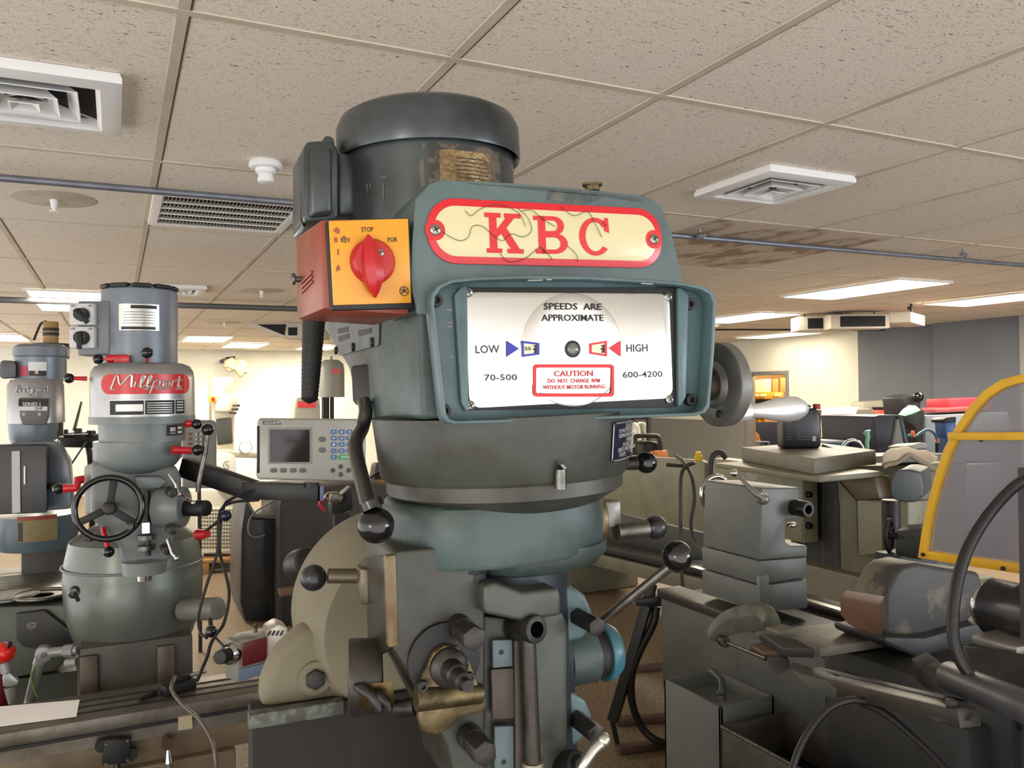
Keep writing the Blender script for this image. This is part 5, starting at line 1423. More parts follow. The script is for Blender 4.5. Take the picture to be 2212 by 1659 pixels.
e0, e1 = W.Z(60, 1222, zt3), W.Z(60, 1258, zt3)
g = G(); g.bb((-1.2, e1.y - SL.y, zt3 - .05), (.42, e0.y - SL.y, zt3), .003); g.bb((-.6, e1.y - SL.y + .01, zt3 - .13), (.3, e0.y - SL.y, zt3 - .05)); g.bb((-.15, e1.y - SL.y, .2), (.15, .2, zt3 - .12)); tb3 = build(g, 'table', mat('series_table', (104, 92, 76), .45, .3, (80, 68, 54), .7, 8), t)
for k in (.3, .6):
    y = e1.y - SL.y + (e0.y - e1.y) * k
    g = G(); g.bb((-1.2, y - .006, zt3 - .001), (.42, y + .006, zt3 + .001)); build(g, 'table_slot', DBLACK, tb3)
# framed white sheet lying on that table
g = G(); o4 = [W.Z(x, y, zt3 + .004) for x, y in ((97, 1212), (150, 1206), (150, 1234), (82, 1235))]
cc4 = sum(o4, V()) / 4
g.ring(o4, [cc4 + (p - cc4) * .6 for p in o4], (0, 0, .003)); solo(g, 'card_frame', WHITE, 'white card frame lying on the table of the far left mill', 'card')
# tan cylinder with straps behind it
t, f2 = at('air_cylinder', 'tan upright cylinder with black straps behind the far left mill', 'cylinder', 110, 745, 4.2)
g = G(); g.cyl(f2.D(110, 760, 4.2), f2.D(110, 695, 4.2), 15 / FPX * 4.2, None, 24, .006); cy2 = build(g, 'body', mat('tan_cylinder', (150, 118, 66), .5), t)
for y in (712, 722):
    g = G(); p = f2.D(110, y, 4.2); g.cyl(p - V((0, 0, .008)), p + V((0, 0, .008)), .037, None, 24); build(g, 'strap', DBLACK, cy2)
g = G(); g.tube(f2.Ds([(100, 694, 4.2), (88, 700, 4.2), (78, 722, 4.2), (73, 735, 4.2)]), .006, 8, k=4); build(g, 'lead', CABLE, cy2)
g = G(); g.cyl(f2.D(112, 775, 4.2), f2.D(112, 742, 4.2), 34 / FPX * 4.2, None, 28); q = f2.D(112, 770, 4.2); g.cyl((q.x, q.y, -t.location.z), q, .05); build(g, 'mount', DSTEEL, t)

# shelf with vise parts between the two left mills
t, f2 = at('tool_shelf', 'black shelf plate on an arm between the two left mills', 'shelf', 168, 968, 3.3)
g = G(); g.prism(f2.Ds([(122, 946, 3.3), (215, 946, 3.3), (215, 968, 3.3), (124, 966, 3.3)]), (0, .2, 0), .003); build(g, 'plate', ARM, t)
g = G(); g.tube(f2.Ds([(190, 960, 3.4), (194, 985, 3.4), (198, 1040, 3.45), (200, 1200, 3.5)]), .012, 8); build(g, 'post', DSTEEL, t)
g = G(); rod(g, f2, (186, 955, 3.25), (146, 1015, 3.2), 2); build(g, 'stay_rod', STEEL, t)
for i, (px, py, w_, h_, lab) in enumerate(((150, 940, 26, 16, 'left lump of machine vise on the black shelf'), (178, 935, 34, 18, 'middle vise part on the black shelf'), (202, 940, 22, 14, 'right small clamp on the black shelf'))):
    p = W.D(px, 946, 3.36)
    t2 = thing('vise', lab, 'vise', p, .3 * i, 'vise parts on the black shelf'); s_ = 3.3 / FPX
    g = G(); g.box((0, 0, h_ * s_ * .35), (w_ * s_ * .85, .05, h_ * s_ * .7), None, .004); g.box((-w_ * s_ * .25, 0, h_ * s_ * .7), (w_ * s_ * .3, .05, h_ * s_), None, .004); build(g, 'jaw', DSTEEL, t2)
    g = G(); g.cyl((-w_ * s_ * .45, -.02, h_ * s_ * .5), (w_ * s_ * .45, -.02, h_ * s_ * .5), .006, None, 10); g.sph((w_ * s_ * .45, -.02, h_ * s_ * .5), .012, n=12); build(g, 'screw', CHROME, t2)
g = G(); a, b = W.D(160, 930, 3.34), W.D(176, 868, 3.38); g.cyl(a, b, .007, .004, 12); solo(g, 'rod', STEEL, 'slanted steel rod standing on the black shelf', 'rod')

# lower left: grey-green machine with blackened cover, discs, knob and jointed hose
t, f2 = at('grinder_base', 'grey-green machine body with a black side cover, low at the left edge', 'machine', 80, 1480, 2.6)
t.location.z = 0; f2 = Fr(t.location)
g = G(); g.prism(f2.Ds([(-60, 1312, 2.62), (150, 1306, 2.62), (168, 1395, 2.62), (120, 1450, 2.62), (-60, 1480, 2.62)]), (0, .28, 0), .01); bd = build(g, 'body', mat('grinder_green', (66, 72, 62), .45, 0, (46, 48, 42), .6, 6), t)
g = G(); g.prism(f2.Ds([(34, 1326, 2.6), (96, 1318, 2.6), (170, 1376, 2.6), (168, 1396, 2.6), (100, 1404, 2.6), (50, 1398, 2.6), (34, 1380, 2.6)]), (0, .02, 0), .004); cv = build(g, 'side_cover', DBLACK, bd)
g = G(); g.lathe(f2.D(69, 1352, 2.598), (0, -1, 0), [(.014, 0), (.014, .004), (.006, .005), (0, .003)], 20); build(g, 'lock', STEEL, cv)
g = G(); p = f2.D(-60, 1480, 2.62); q = f2.D(160, 1440, 2.62); g.bb((p.x, p.y, .0), (q.x, p.y + .25, p.z)); build(g, 'plinth', mat('grinder_green', (66, 72, 62)), bd)
g = G(); p0 = f2.D(-60, 1312, 2.62); g.bb((p0.x, p0.y - .02, f2.D(20, 1306, 2.62).z), (f2.D(160, 1306, 2.62).x, p0.y + .42, f2.D(20, 1302, 2.62).z), .003); tp_ = build(g, 'table_top', STEEL, bd)
zz = W.D(20, 1302, 2.62).z + .002
p = W.Z(90, 1284, zz + .006); g = G(); r_ = abs(W.Z(150, 1284, zz).x - W.Z(34, 1284, zz).x) / 2
g.torus(p, (0, 0, 1), r_, .006, 48, 10); g.lathe(p - V((0, 0, .006)), (0, 0, 1), [(r_ * .45, 0), (r_ * .98, 0), (r_ * .98, .004), (r_ * .45, .004), (r_ * .45, 0)], 48); solo(g, 'ring_plate', STEEL, 'flat steel ring plate with a rim, left of the grey-green turret', 'ring')
p = W.Z(20, 1286, zz + .004); g = G(); g.lathe(p - V((0, 0, .004)), (0, 0, 1), [(0, 0), (.09, 0), (.09, .006), (.05, .009), (0, .009)], 40)
for k in range(8): g.torus(p + V((0, 0, .002)), (0, 0, 1), .02 + .009 * k, .0025, 36, 6)
solo(g, 'chuck_plate', STEEL, 'ridged steel disc at the left edge beside the ring plate', 'disc')
g = G(); a = W.D(160, 1279, 2.42); g.torus(a, (.6, -.8, 0), .014, .005, 24, 8); g.cyl(a, a + V((.01, .02, -.03)), .006); solo(g, 'eye_bolt', STEEL, 'small eye bolt on the left flank of the grey-green turret', 'eye bolt')
t, f2 = at('red_lever', 'glossy red ball knob on a jointed grey arm at the lower left edge', 'lever', 20, 1500, 2.35)
g = G(); g.sph(f2.D(8, 1410, 2.35), 23 / FPX * 2.35, (1, 1, .95)); kb2 = build(g, 'ball_knob', mat('glossy_red', (206, 32, 24), .15), t)
g = G(); p = f2.D(18, 1396, 2.33); g.cyl(p, p + V((.006, -.01, .01)), .006); build(g, 'cap', DBLACK, kb2)
CONG = mat('conduit_grey', (140, 142, 142), .4, .4)
g = G(); g.cyl(f2.D(8, 1432, 2.35), f2.D(14, 1452, 2.35), .014); g.prism(f2.Ds([(4, 1460, 2.35), (18, 1450, 2.35), (40, 1470, 2.35), (40, 1480, 2.35), (28, 1484, 2.35), (6, 1486, 2.35)]), (0, .03, 0), .006); g.cyl(f2.D(22, 1484, 2.36), f2.D(28, 1518, 2.36), .016, .012); build(g, 'joint_arm', CONG, t)
g = G(); g.cyl(f2.D(-2, 1450, 2.4), f2.D(0, 1530, 2.4), .03); build(g, 'red_sleeve', mat('maroon_sleeve', (96, 16, 30), .4), t)
t, f2 = at('conduit_joint', 'grey jointed conduit elbow beside the left mill column, with a green wire', 'conduit', 90, 1500, 2.45)
g = G(); a = f2.D(95, 1411, 2.45); g.cyl(a + V((0, .015, 0)), a + V((0, -.02, 0)), 17 / FPX * 2.45, None, 24, .003); g.cyl(a, f2.D(168, 1404, 2.45), .016, .013, 16); g.cyl(f2.D(140, 1406, 2.45), f2.D(160, 1405, 2.45), .019, None, 8)
g.cyl(a, f2.D(84, 1436, 2.45), .022, .018, 16); g.cyl(f2.D(84, 1436, 2.45), f2.D(60, 1530, 2.45), .0155, .014, 16); el = build(g, 'elbow', CONG, t)
g = G(); g.cyl(a + V((0, -.018, 0)), a + V((0, -.024, 0)), .008, None, 12); build(g, 'joint_screw', STEEL, el)
g = G(); g.tube(f2.Ds([(74, 1442, 2.43), (68, 1462, 2.43), (72, 1485, 2.43), (80, 1505, 2.43)]), .003, 6, k=4); build(g, 'green_wire', mat('green_wire', (110, 150, 70), .5), t)
g = G(); g.cyl(f2.D(142, 1432, 2.45), f2.D(166, 1430, 2.45), .012); build(g, 'pipe_stub', mat('pale_stub', (150, 150, 140), .4), t)
# ================================================================== RIGHT SIDE: near lathe
LG = mat('lathe_green_grey', (100, 104, 99), .42, 0, (78, 84, 82), .6, 6)
LGD = mat('lathe_dark_body', (60, 63, 60), .5, 0, (42, 42, 40), .7, 6)
LDK = mat('lathe_oily_black', (46, 46, 46), .5, .1, (30, 30, 30), .7, 10)
PLATEM = mat('ground_plate', (120, 116, 106), .5, .25, (88, 84, 74), .7, 12)
def loc_of(x, y): return thing_loc(x, y)
lathe = thing('lathe', 'large grey lathe at the right with tailstock, oily bed and chip tray', 'lathe', (2.3, 1.6, 0))
LO = V((2.3, 1.6, 0))
def rel(pts): return [V(p) - LO for p in pts]
def LX(pts, x): return rel(W.Xs(pts, x))
def LY(pts, y): return rel(W.Ys(pts, y))
def LZ(pts, z): return rel(W.Zs(pts, z))
def LD(pts): return rel(W.Ds(pts))
tx, ty, tyf = 2.16, 2.372, 2.70
# bed
bx0, bx1 = 2.10, 2.56
ybn, ybf = -1.2, 2.92
g = G()
g.bb(V((bx0, ybn, .36)) - LO, V((bx1, ybf, .755)) - LO, .006)
bed = build(g, 'bed', mat('bed_grey', (80, 83, 78), .45, 0, (56, 56, 52), .7, 5), lathe)
for x0, x1 in ((bx0 - .02, bx0 + .10), (bx1 - .10, bx1 + .02)):
    g = G(); g.bb(V((x0, ybn, .745)) - LO, V((x1, ybf, .782)) - LO, .004); build(g, 'way', mat('oily_way', (62, 60, 58), .28, .6, (40, 38, 36), .7, 12), bed)
g = G(); g.bb(V((bx1 - .085, .4, .7825)) - LO, V((bx1 - .05, 3.2, .784)) - LO); build(g, 'polished_way', mat('polished_way', (150, 146, 138), .3, .7), bed)
g = G(); g.bb(V((bx0 + .1, ybn, .70)) - LO, V((bx1 - .1, ybf - .02, .757)) - LO); build(g, 'bed_gap', LDK, bed)
for y0, y1 in ((2.2, 2.86), (-1.2, -.2)):
    g = G(); g.bb(V((bx0 + .03, y0, 0)) - LO, V((bx1, y1, .37)) - LO, .008); build(g, 'pedestal', LGD, lathe)
# long pale end panel of the bed in front of the tray
# tailstock
g = G(); g.prism(LY([(1644, 1054), (1728, 1053), (1728, 1122), (1698, 1124), (1698, 1172), (1710, 1179), (1745, 1178), (1745, 1203), (1640, 1211)], ty), (0, tyf - ty, 0), .008, 3)
ts = build(g, 'tailstock', LG, lathe)
g = G(); g.prism(LY([(1642, 1212), (1743, 1204), (1743, 1247), (1642, 1264)], ty), (0, tyf + .01 - ty, 0), .005); build(g, 'tailstock_base', LG, ts)
g = G(); g.prism(LY([(1642, 1266), (1743, 1252), (1745, 1314), (1642, 1322)], ty), (0, tyf + .01 - ty, 0), .005); g.prism(LY([(1642, 1244), (1662, 1241), (1662, 1322), (1642, 1324)], ty - .008), (0, .02, 0), .002); build(g, 'tailstock_sole', LG, ts)
for (a, b) in (((1560, 1238), (1600, 1252)), ):
    g = G(); g.prism(LX([(1560, 1238), (1600, 1250), (1600, 1254), (1560, 1242)], tx - .004), (.004, 0, 0)); build(g, 'slot', DBLACK, ts)
g = G(); g.prism(LY([(1662, 1258), (1728, 1251), (1728, 1255), (1662, 1262)], ty - .002), (0, .004, 0)); build(g, 'slot', DBLACK, ts)
q0 = V(W.Y(1715, 1096, ty)) - LO
g = G(); g.lathe(q0, (0, -1, 0), [(0, -.02), (.030, -.02), (.030, .070), (.027, .074), (.0175, .074), (.016, .03), (0, .03)], 36); build(g, 'quill', mat('black_quill', (44, 44, 46), .22, .6), ts)
g = G(); a = V(W.D(1648, 1078, 2.78)) - LO; g.sph(a, .020, (1.2, 1, 1)); g.tube(LD([(1646, 1076, 2.76), (1632, 1066, 2.76), (1614, 1048, 2.78), (1598, 1030, 2.8)]), [.012, .010, .0075, .006], 12, k=4); lv = build(g, 'clamp_lever', mat('lever_grey', (128, 130, 124), .35, .5), ts)
g = G(); g.sph(V(W.D(1586, 1022, 2.8)) - LO, .0125); build(g, 'lever_ball', CHROME, lv)
hwc = V(W.Y(1546, 1066, tyf + .06)) - LO
g = G(); g.torus(hwc, (0, 1, 0), .072, .011, 40, 12); hw = build(g, 'handwheel', CHROME, ts)
g = G(); g.cyl(hwc - V((0, .07, 0)), hwc + V((0, .02, 0)), .020); 
for k in range(3): 
    a = 2 * PI * k / 3; g.cyl(hwc, hwc + V((math.cos(a), 0, math.sin(a))) * .07, .007, None, 10)
build(g, 'wheel_hub', CHROME, hw)
g = G(); c = V(W.Y(1710, 1134, ty + .05)) - LO; g.sph(c, .016, (1.6, 1, .7)); build(g, 'lock_knob', CHROME, ts)
g = G(); g.box(V(W.Y(1746, 1245, ty)) - LO + V((.004, .04, 0)), (.016, .03, .02), None, .002); build(g, 'base_clamp', DSTEEL, ts)
# coolant tank at the far foot
tz = .545
g = G()
t4 = W.Xs([(1434, 1466), (1556, 1510)], 1.86)
yA, yB = t4[1].y, t4[0].y
def obox(g, x0, x1, y0, y1, z0, z1, w=.012):
    for lo, hi in (((x0, y0, z0), (x1, y0 + w, z1)), ((x0, y1 - w, z0), (x1, y1, z1)), ((x0, y0, z0), (x0 + w, y1, z1)), ((x1 - w, y0, z0), (x1, y1, z1)), ((x0, y0, z0), (x1, y1, z0 + w))):
        g.bb(V(lo) - LO, V(hi) - LO, .002)
obox(g, 1.86, 2.10, yA, yB, 0, t4[0].z)
g.bb(V((1.87, yA + .014, t4[0].z - .06)) - LO, V((2.10, yB - .01, t4[0].z - .05)) - LO)
tank = build(g, 'coolant_tank', LG, lathe)
g = G(); g.tube(LD([(1553, 1500, 2.75), (1560, 1490, 2.74), (1558, 1470, 2.78), (1545, 1456, 2.83), (1535, 1450, 2.9)]), .011, 12, k=4); g.cyl(LD([(1556, 1512, 2.75)])[0], LD([(1553, 1498, 2.75)])[0], .022); build(g, 'tank_pipe', LGD, tank)
# chip tray: rolled lip, dark inside
ty0_, ty1_ = .2, 2.20
g = G(); obox(g, 1.82, 2.10, ty0_, ty1_, .36, .50, .006)
tray = build(g, 'chip_tray', mat('tray_grey', (74, 70, 63), .5, 0, (40, 37, 32), .8, 9), lathe)
g = G(); g.bb(V((1.826, ty0_ + .006, .366)) - LO, V((2.094, ty1_ - .006, .372)) - LO); build(g, 'tray_sump', mat('black_oil', (14, 15, 18), .25), tray)
g = G(); g.cyl(V((1.822, ty0_, .50)) - LO, V((1.822, ty1_, .50)) - LO, .006, None, 10); build(g, 'tray_lip', STEEL, tray)
g = G(); g.prism([V(p) - LO for p in ((1.83, 1.3, .46), (2.09, 1.3, .47), (2.09, 1.72, .47), (1.83, 1.72, .46))], (0, 0, .008)); build(g, 'tray_plate', mat('pinkish_plate', (110, 98, 94), .4, .3, (80, 72, 66), .6, 14), tray)
# pale plate on the carriage
zp = .835
g = G(); g.prism(LZ([(1628, 1362), (1690, 1355), (1800, 1345), (1838, 1338), (1922, 1377), (1770, 1400), (1740, 1385), (1700, 1364)], zp), (0, 0, -.03), .004)
cp = build(g, 'carriage_plate', PLATEM, lathe)
g = G(); g.bb(V((2.06, 1.36, .60)) - LO, V((2.62, 1.98, .80)) - LO, .01); car = build(g, 'carriage', LDK, lathe)
g = G(); g.bb(V((1.98, 1.42, .44)) - LO, V((2.08, 1.90, .74)) - LO, .012); build(g, 'apron', LDK, car)
# curved bracket arm over the near way, shaft and slides
arm_ = LD([(1540, 1376, 2.72), (1556, 1356, 2.7), (1586, 1338, 2.66), (1622, 1330, 2.62), (1652, 1332, 2.58), (1668, 1346, 2.54)])
arm_s = smooth_path(arm_, 5)
rings = []
for i, p in enumerate(arm_s):
    w = .012 + .030 * math.sin(PI * min(1, (i + 2) / (len(arm_s) + 1)) * .8)
    d = (arm_s[min(i + 1, len(arm_s) - 1)] - arm_s[max(i - 1, 0)]).normalized()
    up = V((0, 0, 1)); s_ = d.cross(up).normalized(); up = s_.cross(d)
    rings.append([p + s_ * .03 * a + up * w * b for a, b in ((1, .1), (.6, .9), (-.6, .9), (-1, .1), (-.6, -1.1), (.6, -1.1))])
g = G(); g.loft(rings, bev=.003); ab = build(g, 'bracket_arm', mat('worn_beige_green', (96, 97, 84), .45, 0, (80, 83, 76), .9, 22, lo=.45, hi=.55), car)
g = G(); a, b = LD([(1563, 1385, 2.66), (1655, 1423, 2.36)]); g.cyl(a, b, .0055, None, 12); sh = build(g, 'feed_shaft', STEEL, car)
g = G(); g.cyl(a - (b - a).normalized() * .012, a + (b - a).normalized() * .02, .018, None, 20, .003); build(g, 'shaft_collar', DSTEEL, sh)
for pts, m, nm in (([(1620, 1392, 2.5), (1665, 1384, 2.48), (1720, 1396, 2.32), (1650, 1412, 2.4)], mat('rusty_slide', (98, 74, 62), .5, .3), 'slide'), ([(1640, 1366, 2.5), (1720, 1380, 2.3), (1760, 1402, 2.2), (1690, 1400, 2.3)], LDK, 'slide'),
                   ([(1650, 1352, 2.55), (1690, 1346, 2.5), (1722, 1356, 2.42), (1682, 1366, 2.45)], PLATEM, 'gib_plate')):
    g = G(); g.prism(LD(pts), (0, 0, -.025), .003); build(g, nm, m, car)
g = G(); g.cyl(LD([(1660, 1332, 2.56)])[0], LD([(1660, 1322, 2.56)])[0], .012, None, 6, .001); build(g, 'nut', DSTEEL, ab)
g = G(); g.prism(LD([(1655, 1420, 2.35), (1700, 1418, 2.3), (1712, 1448, 2.25), (1690, 1450, 2.25), (1680, 1462, 2.25), (1660, 1440, 2.3)]), (.03, .03, -.01), .006); g.prism(LD([(1700, 1440, 2.2), (1790, 1470, 2.05), (1810, 1480, 2.0), (1806, 1516, 2.0), (1740, 1486, 2.1)]), (.05, .03, 0), .008); build(g, 'lug_casting', LGD, car)
# long rail clamped at the front
r0, r1 = LD([(1800, 1478, 2.06)])[0], LD([(2095, 1552, 1.62)])[0]
g = G(); g.bar(r0, r1, .05, .035, .003); rail = build(g, 'taper_rail', mat('dark_rail', (74, 70, 66), .4, .4, (46, 44, 42), .7, 12), car)
r2, r3 = LD([(1760, 1450, 2.2)])[0], LD([(2080, 1525, 1.72)])[0]
g = G(); g.bar(r2, r3, .03, .02, .002); build(g, 'rail_slot', LDK, rail)
g = G(); g.prism(LD([(2004, 1545, 1.7), (2062, 1534, 1.66), (2108, 1530, 1.62), (2104, 1556, 1.6), (2022, 1560, 1.66)]), (.02, .02, -.012), .004); g.cyl(LD([(2055, 1525, 1.66)])[0], LD([(2058, 1512, 1.66)])[0], .014, None, 6, .002); build(g, 'rail_clamp', LGD, rail)
g = G(); c0, c1 = LD([(2050, 1460, 1.8)])[0], LD([(2260, 1545, 1.5)])[0]; g.cyl(c0, c1, .032, None, 24, .004); ls_ = build(g, 'lead_screw_cover', mat('screw_cover_grey', (84, 86, 92), .35, .3, (56, 56, 58), .6, 10), bed)
g = G(); g.prism(LD([(1990, 1440, 1.95), (2024, 1424, 1.95), (2060, 1456, 1.85), (2056, 1500, 1.85), (2000, 1488, 1.95)]), (.03, .05, 0), .008); build(g, 'screw_bracket', LDK, ls_)
# rust brown block and curved hood
g = G(); g.prism(LD([(1813, 1290, 2.42), (1902, 1306, 2.2), (1904, 1376, 2.2), (1860, 1362, 2.3), (1832, 1350, 2.36), (1816, 1330, 2.42)]), (.09, .06, 0), .006)
rb = build(g, 'wood_block', mat('rust_brown_block', (98, 66, 46), .6, 0, (74, 58, 48), .8, 9), lathe, 'rust brown block')
hood = [(1912, 1292), (1924, 1262), (1938, 1236), (1956, 1222), (1985, 1216), (2050, 1228), (2120, 1236), (2130, 1300), (2090, 1350), (2000, 1378), (1950, 1376), (1912, 1376)]
g = G(); g.prism(LY(hood, 1.80), (0, .13, 0), .02, 4)
hs2 = build(g, 'chuck_hood', mat('scraped_hood', (62, 60, 58), .5, 0, (116, 108, 94), .8, 5, lo=.55, hi=.62), lathe)
g = G(); g.prism(LY([(1912, 1376), (2000, 1378), (2090, 1352), (2212, 1330), (2212, 1420), (2000, 1430), (1912, 1392)], 1.76), (0, .2, 0), .01); build(g, 'hood_base', LDK, hs2)
# headstock behind the guard, chuck and tool rest
g = G(); g.bb(V((2.12, -.9, .78)) - LO, V((2.62, .95, 1.22)) - LO, .02); hsd = build(g, 'headstock', LGD, lathe)
c = W.D(2145, 1310, 2.05) - LO
g = G(); g.lathe(c + V((0, -.45, 0)), (0, 1, 0), [(0, 0), (.085, 0), (.085, .36), (.070, .38), (.070, .45), (.058, .46), (.058, .42), (0, .42)], 40); build(g, 'chuck', mat('chuck_steel', (52, 52, 56), .3, .6), hsd)
g = G(); g.torus(c, (0.3, 1, 0), .052, .010, 40, 10); build(g, 'chuck_ring', CHROME, hsd)
g = G(); g.prism(LD([(2098, 1372, 1.95), (2168, 1354, 2.0), (2212, 1376, 1.9), (2230, 1392, 1.85), (2195, 1398, 1.85)]), (0, 0, -.02), .003); tr = build(g, 'tool_rest', mat('bright_plate', (140, 136, 130), .35, .6, (104, 100, 94), .5, 16), lathe)
g = G(); g.prism(LD([(2080, 1392, 1.95), (2212, 1410, 1.8), (2260, 1500, 1.7), (2100, 1460, 1.85)]), (.05, .05, -.05), .006); build(g, 'cross_slide', LDK, tr)

# chuck guard
gd = thing('chuck_guard', 'yellow framed clear quarter-round guard at the right edge', 'guard', (2.2, 1.5, 1.10))
GO = V((2.2, 1.5, 1.10))
gxp = 2.2
out_ = [(1982, 1205), (1990, 1150), (2002, 1090), (2018, 1030), (2038, 970), (2062, 925), (2092, 878), (2125, 843), (2162, 820), (2200, 810), (2240, 806), (2300, 810), (2300, 1256), (2180, 1236)]
in_ = [(2000, 1190), (2006, 1150), (2017, 1092), (2033, 1035), (2052, 978), (2076, 932), (2104, 890), (2135, 858), (2168, 838), (2200, 828), (2240, 824), (2285, 828), (2285, 1228), (2180, 1215)]
o3 = [W.X(a, b, gxp) - GO for a, b in out_]; i3 = [W.X(a, b, gxp) - GO for a, b in in_]
YELF = mat('safety_yellow', (232, 180, 32), .4, 0, (206, 152, 26), .4, 12)
g = G(); g.ring(o3, i3, (.03, 0, 0), .002); gf = build(g, 'frame', YELF, gd)
g = G(); a, b = W.X(2055, 942, gxp) - GO, W.X(2300, 942, gxp) - GO; g.bar(a + V((-.006, 0, 0)), b + V((-.006, 0, 0)), .024, .022, .002); build(g, 'crossbar', YELF, gf)
g = G(); g.prism([p + V((.012, 0, 0)) for p in i3], (.004, 0, 0))
PERS = mat('hazy_clear_plastic', (140, 138, 148), .35, 0, alpha=.55, spec=.6)
build(g, 'clear_pane', PERS, gd, 'hazy clear plastic pane')
for px, py in ((2168, 1228), (1995, 1198), (2120, 950)):
    g = G(); p = W.X(px, py, gxp) - GO; g.cyl(p, p + V((-.006, 0, 0)), .006, None, 12); build(g, 'bolt', DSTEEL, gf)
# dark post at the right edge, with the thick hose
pp = W.D(2205, 1200, 1.9)
g = G(); a = W.D(2196, 1010, 1.9); b = W.D(2200, 1420, 1.9); g.bb((a.x, a.y - .22, .78), (a.x + .10, a.y, a.z), .004)
solo(g, 'control_post', mat('post_charcoal', (58, 58, 64), .45), 'dark grey upright panel cut by the right edge of the photo', 'panel')
g = G(); g.tube(W.Ds([(2230, 1030, 1.84), (2190, 1052, 1.84), (2140, 1105, 1.82), (2098, 1170, 1.8), (2072, 1240, 1.78), (2060, 1310, 1.76), (2060, 1380, 1.74), (2082, 1440, 1.72), (2125, 1480, 1.7), (2180, 1500, 1.7), (2250, 1500, 1.7)]), .0125, 14, k=6)
solo(g, 'hose', mat('hose_black', (30, 30, 33), .42, bump=.25, bs=160), 'thick black hose hanging in a big bend before the yellow guard', 'hose')
g = G(); g.tube(W.Ds([(1870, 1515, 1.9), (1840, 1512, 1.9), (1795, 1528, 1.9), (1755, 1570, 1.88), (1726, 1620, 1.86), (1706, 1680, 1.84)]), .0085, 12, k=6)
solo(g, 'hose', mat('hose_black', (30, 30, 33)), 'black hose arching down over the chip tray', 'hose')
g = G(); g.tube(W.Ds([(1860, 1518, 1.92), (1910, 1540, 1.85), (1960, 1580, 1.8), (2010, 1625, 1.75), (2060, 1680, 1.7)]), .0085, 12, k=6)
solo(g, 'hose', mat('hose_black', (30, 30, 33)), 'black hose running right and down along the lathe bed', 'hose')

# clamp stand on the floor and the rusty rails
fs = W.Z(1340, 1612, 0)
st = thing('clamp_stand', 'black leaning stand with a clamp head between mill and lathe', 'stand', fs)
f3 = Fr(fs)
g = G(); g.bar(f3.D(1324, 1556, 3.70), f3.D(1398, 1306, 3.62), .045, .045, .004); post = build(g, 'post', mat('stand_black', (30, 31, 32), .45), st)
g = G(); g.prism(f3.Ds([(1382, 1300, 3.6), (1396, 1270, 3.6), (1410, 1262, 3.6), (1421, 1264, 3.6), (1416, 1284, 3.6), (1428, 1296, 3.6), (1424, 1310, 3.6), (1400, 1316, 3.6)]), (.02, .05, 0), .006); g.bar(f3.D(1372, 1300, 3.6), f3.D(1428, 1292, 3.6), .05, .03, .004); g.bar(f3.D(1412, 1306, 3.62), f3.D(1492, 1296, 3.5), .02, .02, .003); build(g, 'clamp_head', mat('stand_black', (30, 31, 32)), post)
g = G(); g.tube(f3.Ds([(1418, 1310, 3.62), (1410, 1350, 3.62), (1380, 1410, 3.64), (1364, 1462, 3.66), (1366, 1520, 3.7), (1386, 1570, 3.72), (1415, 1598, 3.7), (1440, 1606, 3.7)]), .018, 10, k=5); build(g, 'hose', CABLE, st)
g = G(); g.tube(f3.Ds([(1322, 1556, 3.7), (1330, 1590, 3.72), (1336, 1620, 3.74)]), .012, 8); build(g, 'foot', mat('stand_black', (30, 31, 32)), st)
RUST = mat('rusty_bar', (80, 56, 44), .6, 0, (54, 40, 34), .7, 14)
for i, (a, b, lab) in enumerate((((1330, 1558), (1445, 1549), 'rusty flat bar on the floor at the foot of the leaning stand'), ((1334, 1618), (1445, 1605), 'nearest rusty flat bar on the floor beside the coolant tank'), ((1372, 1444), (1530, 1428), 'farthest rusty flat bar on the floor behind the leaning stand'))):
    p, q = W.Z(a[0], a[1], .02), W.Z(b[0], b[1], .02)
    g = G(); g.bar(p, q, .05, .03, .004); solo(g, 'floor_bar', RUST, lab, 'bar', 'rusty bars on the floor')

# ================================================================== far beige lathe
BG = mat('beige_green_paint', (136, 134, 112), .45, 0, (112, 108, 88), .6, 5)
BGD = mat('beige_green_dull', (114, 112, 94), .5, 0, (92, 88, 72), .6, 6)
xB = 3.6
fl_ = thing('lathe', 'long beige-green lathe behind, with splash guard and cables', 'lathe', (3.9, 4.6, 0))
LO2 = V((3.9, 4.6, 0))
BX = lambda pts, x=xB: [V(p) - LO2 for p in W.Xs(pts, x)]
def slab(name, pts, x, w, m, parent, bev=.006):
    g = G(); g.prism(BX(pts, x), (w, 0, 0), bev); return build(g, name, m, parent)
sg = slab('splash_guard', [(1200, 973), (1330, 982), (1508, 994), (1522, 1000), (1522, 1150), (1330, 1105), (1200, 1085)], xB, .05, BG, fl_)
lowp = slab('splash_pan', [(1200, 1088), (1330, 1108), (1522, 1152), (1545, 1240), (1330, 1190), (1200, 1150)], xB + .06, .3, LGD, fl_)
g = G(); g.bar(BX([(1210, 1160)], xB - .12)[0], BX([(1560, 1236)], xB - .12)[0], .18, .05, .004); wy = build(g, 'bed_way', LDK, fl_)
g = G(); g.bar(BX([(1210, 1182)], xB - .10)[0], BX([(1560, 1268)], xB - .10)[0], .2, .10, .006); build(g, 'bed', BGD, fl_)
g = G(); p = W.Z(1225, 1277, 0) - LO2; g.bb((p.x - .05, p.y - .15, 0), (p.x + .6, p.y + .75, .33), .02); build(g, 'foot', BGD, fl_)
g = G(); p2 = W.Z(1560, 1330, .02) - LO2; g.bb((-.25, -1.7, 0), (.4, -.9, .6), .02); build(g, 'foot', BGD, fl_)
gb = slab('gear_box', [(1540, 990), (1732, 1010), (1732, 1172), (1570, 1140), (1540, 1130)], xB, .12, BG, fl_)
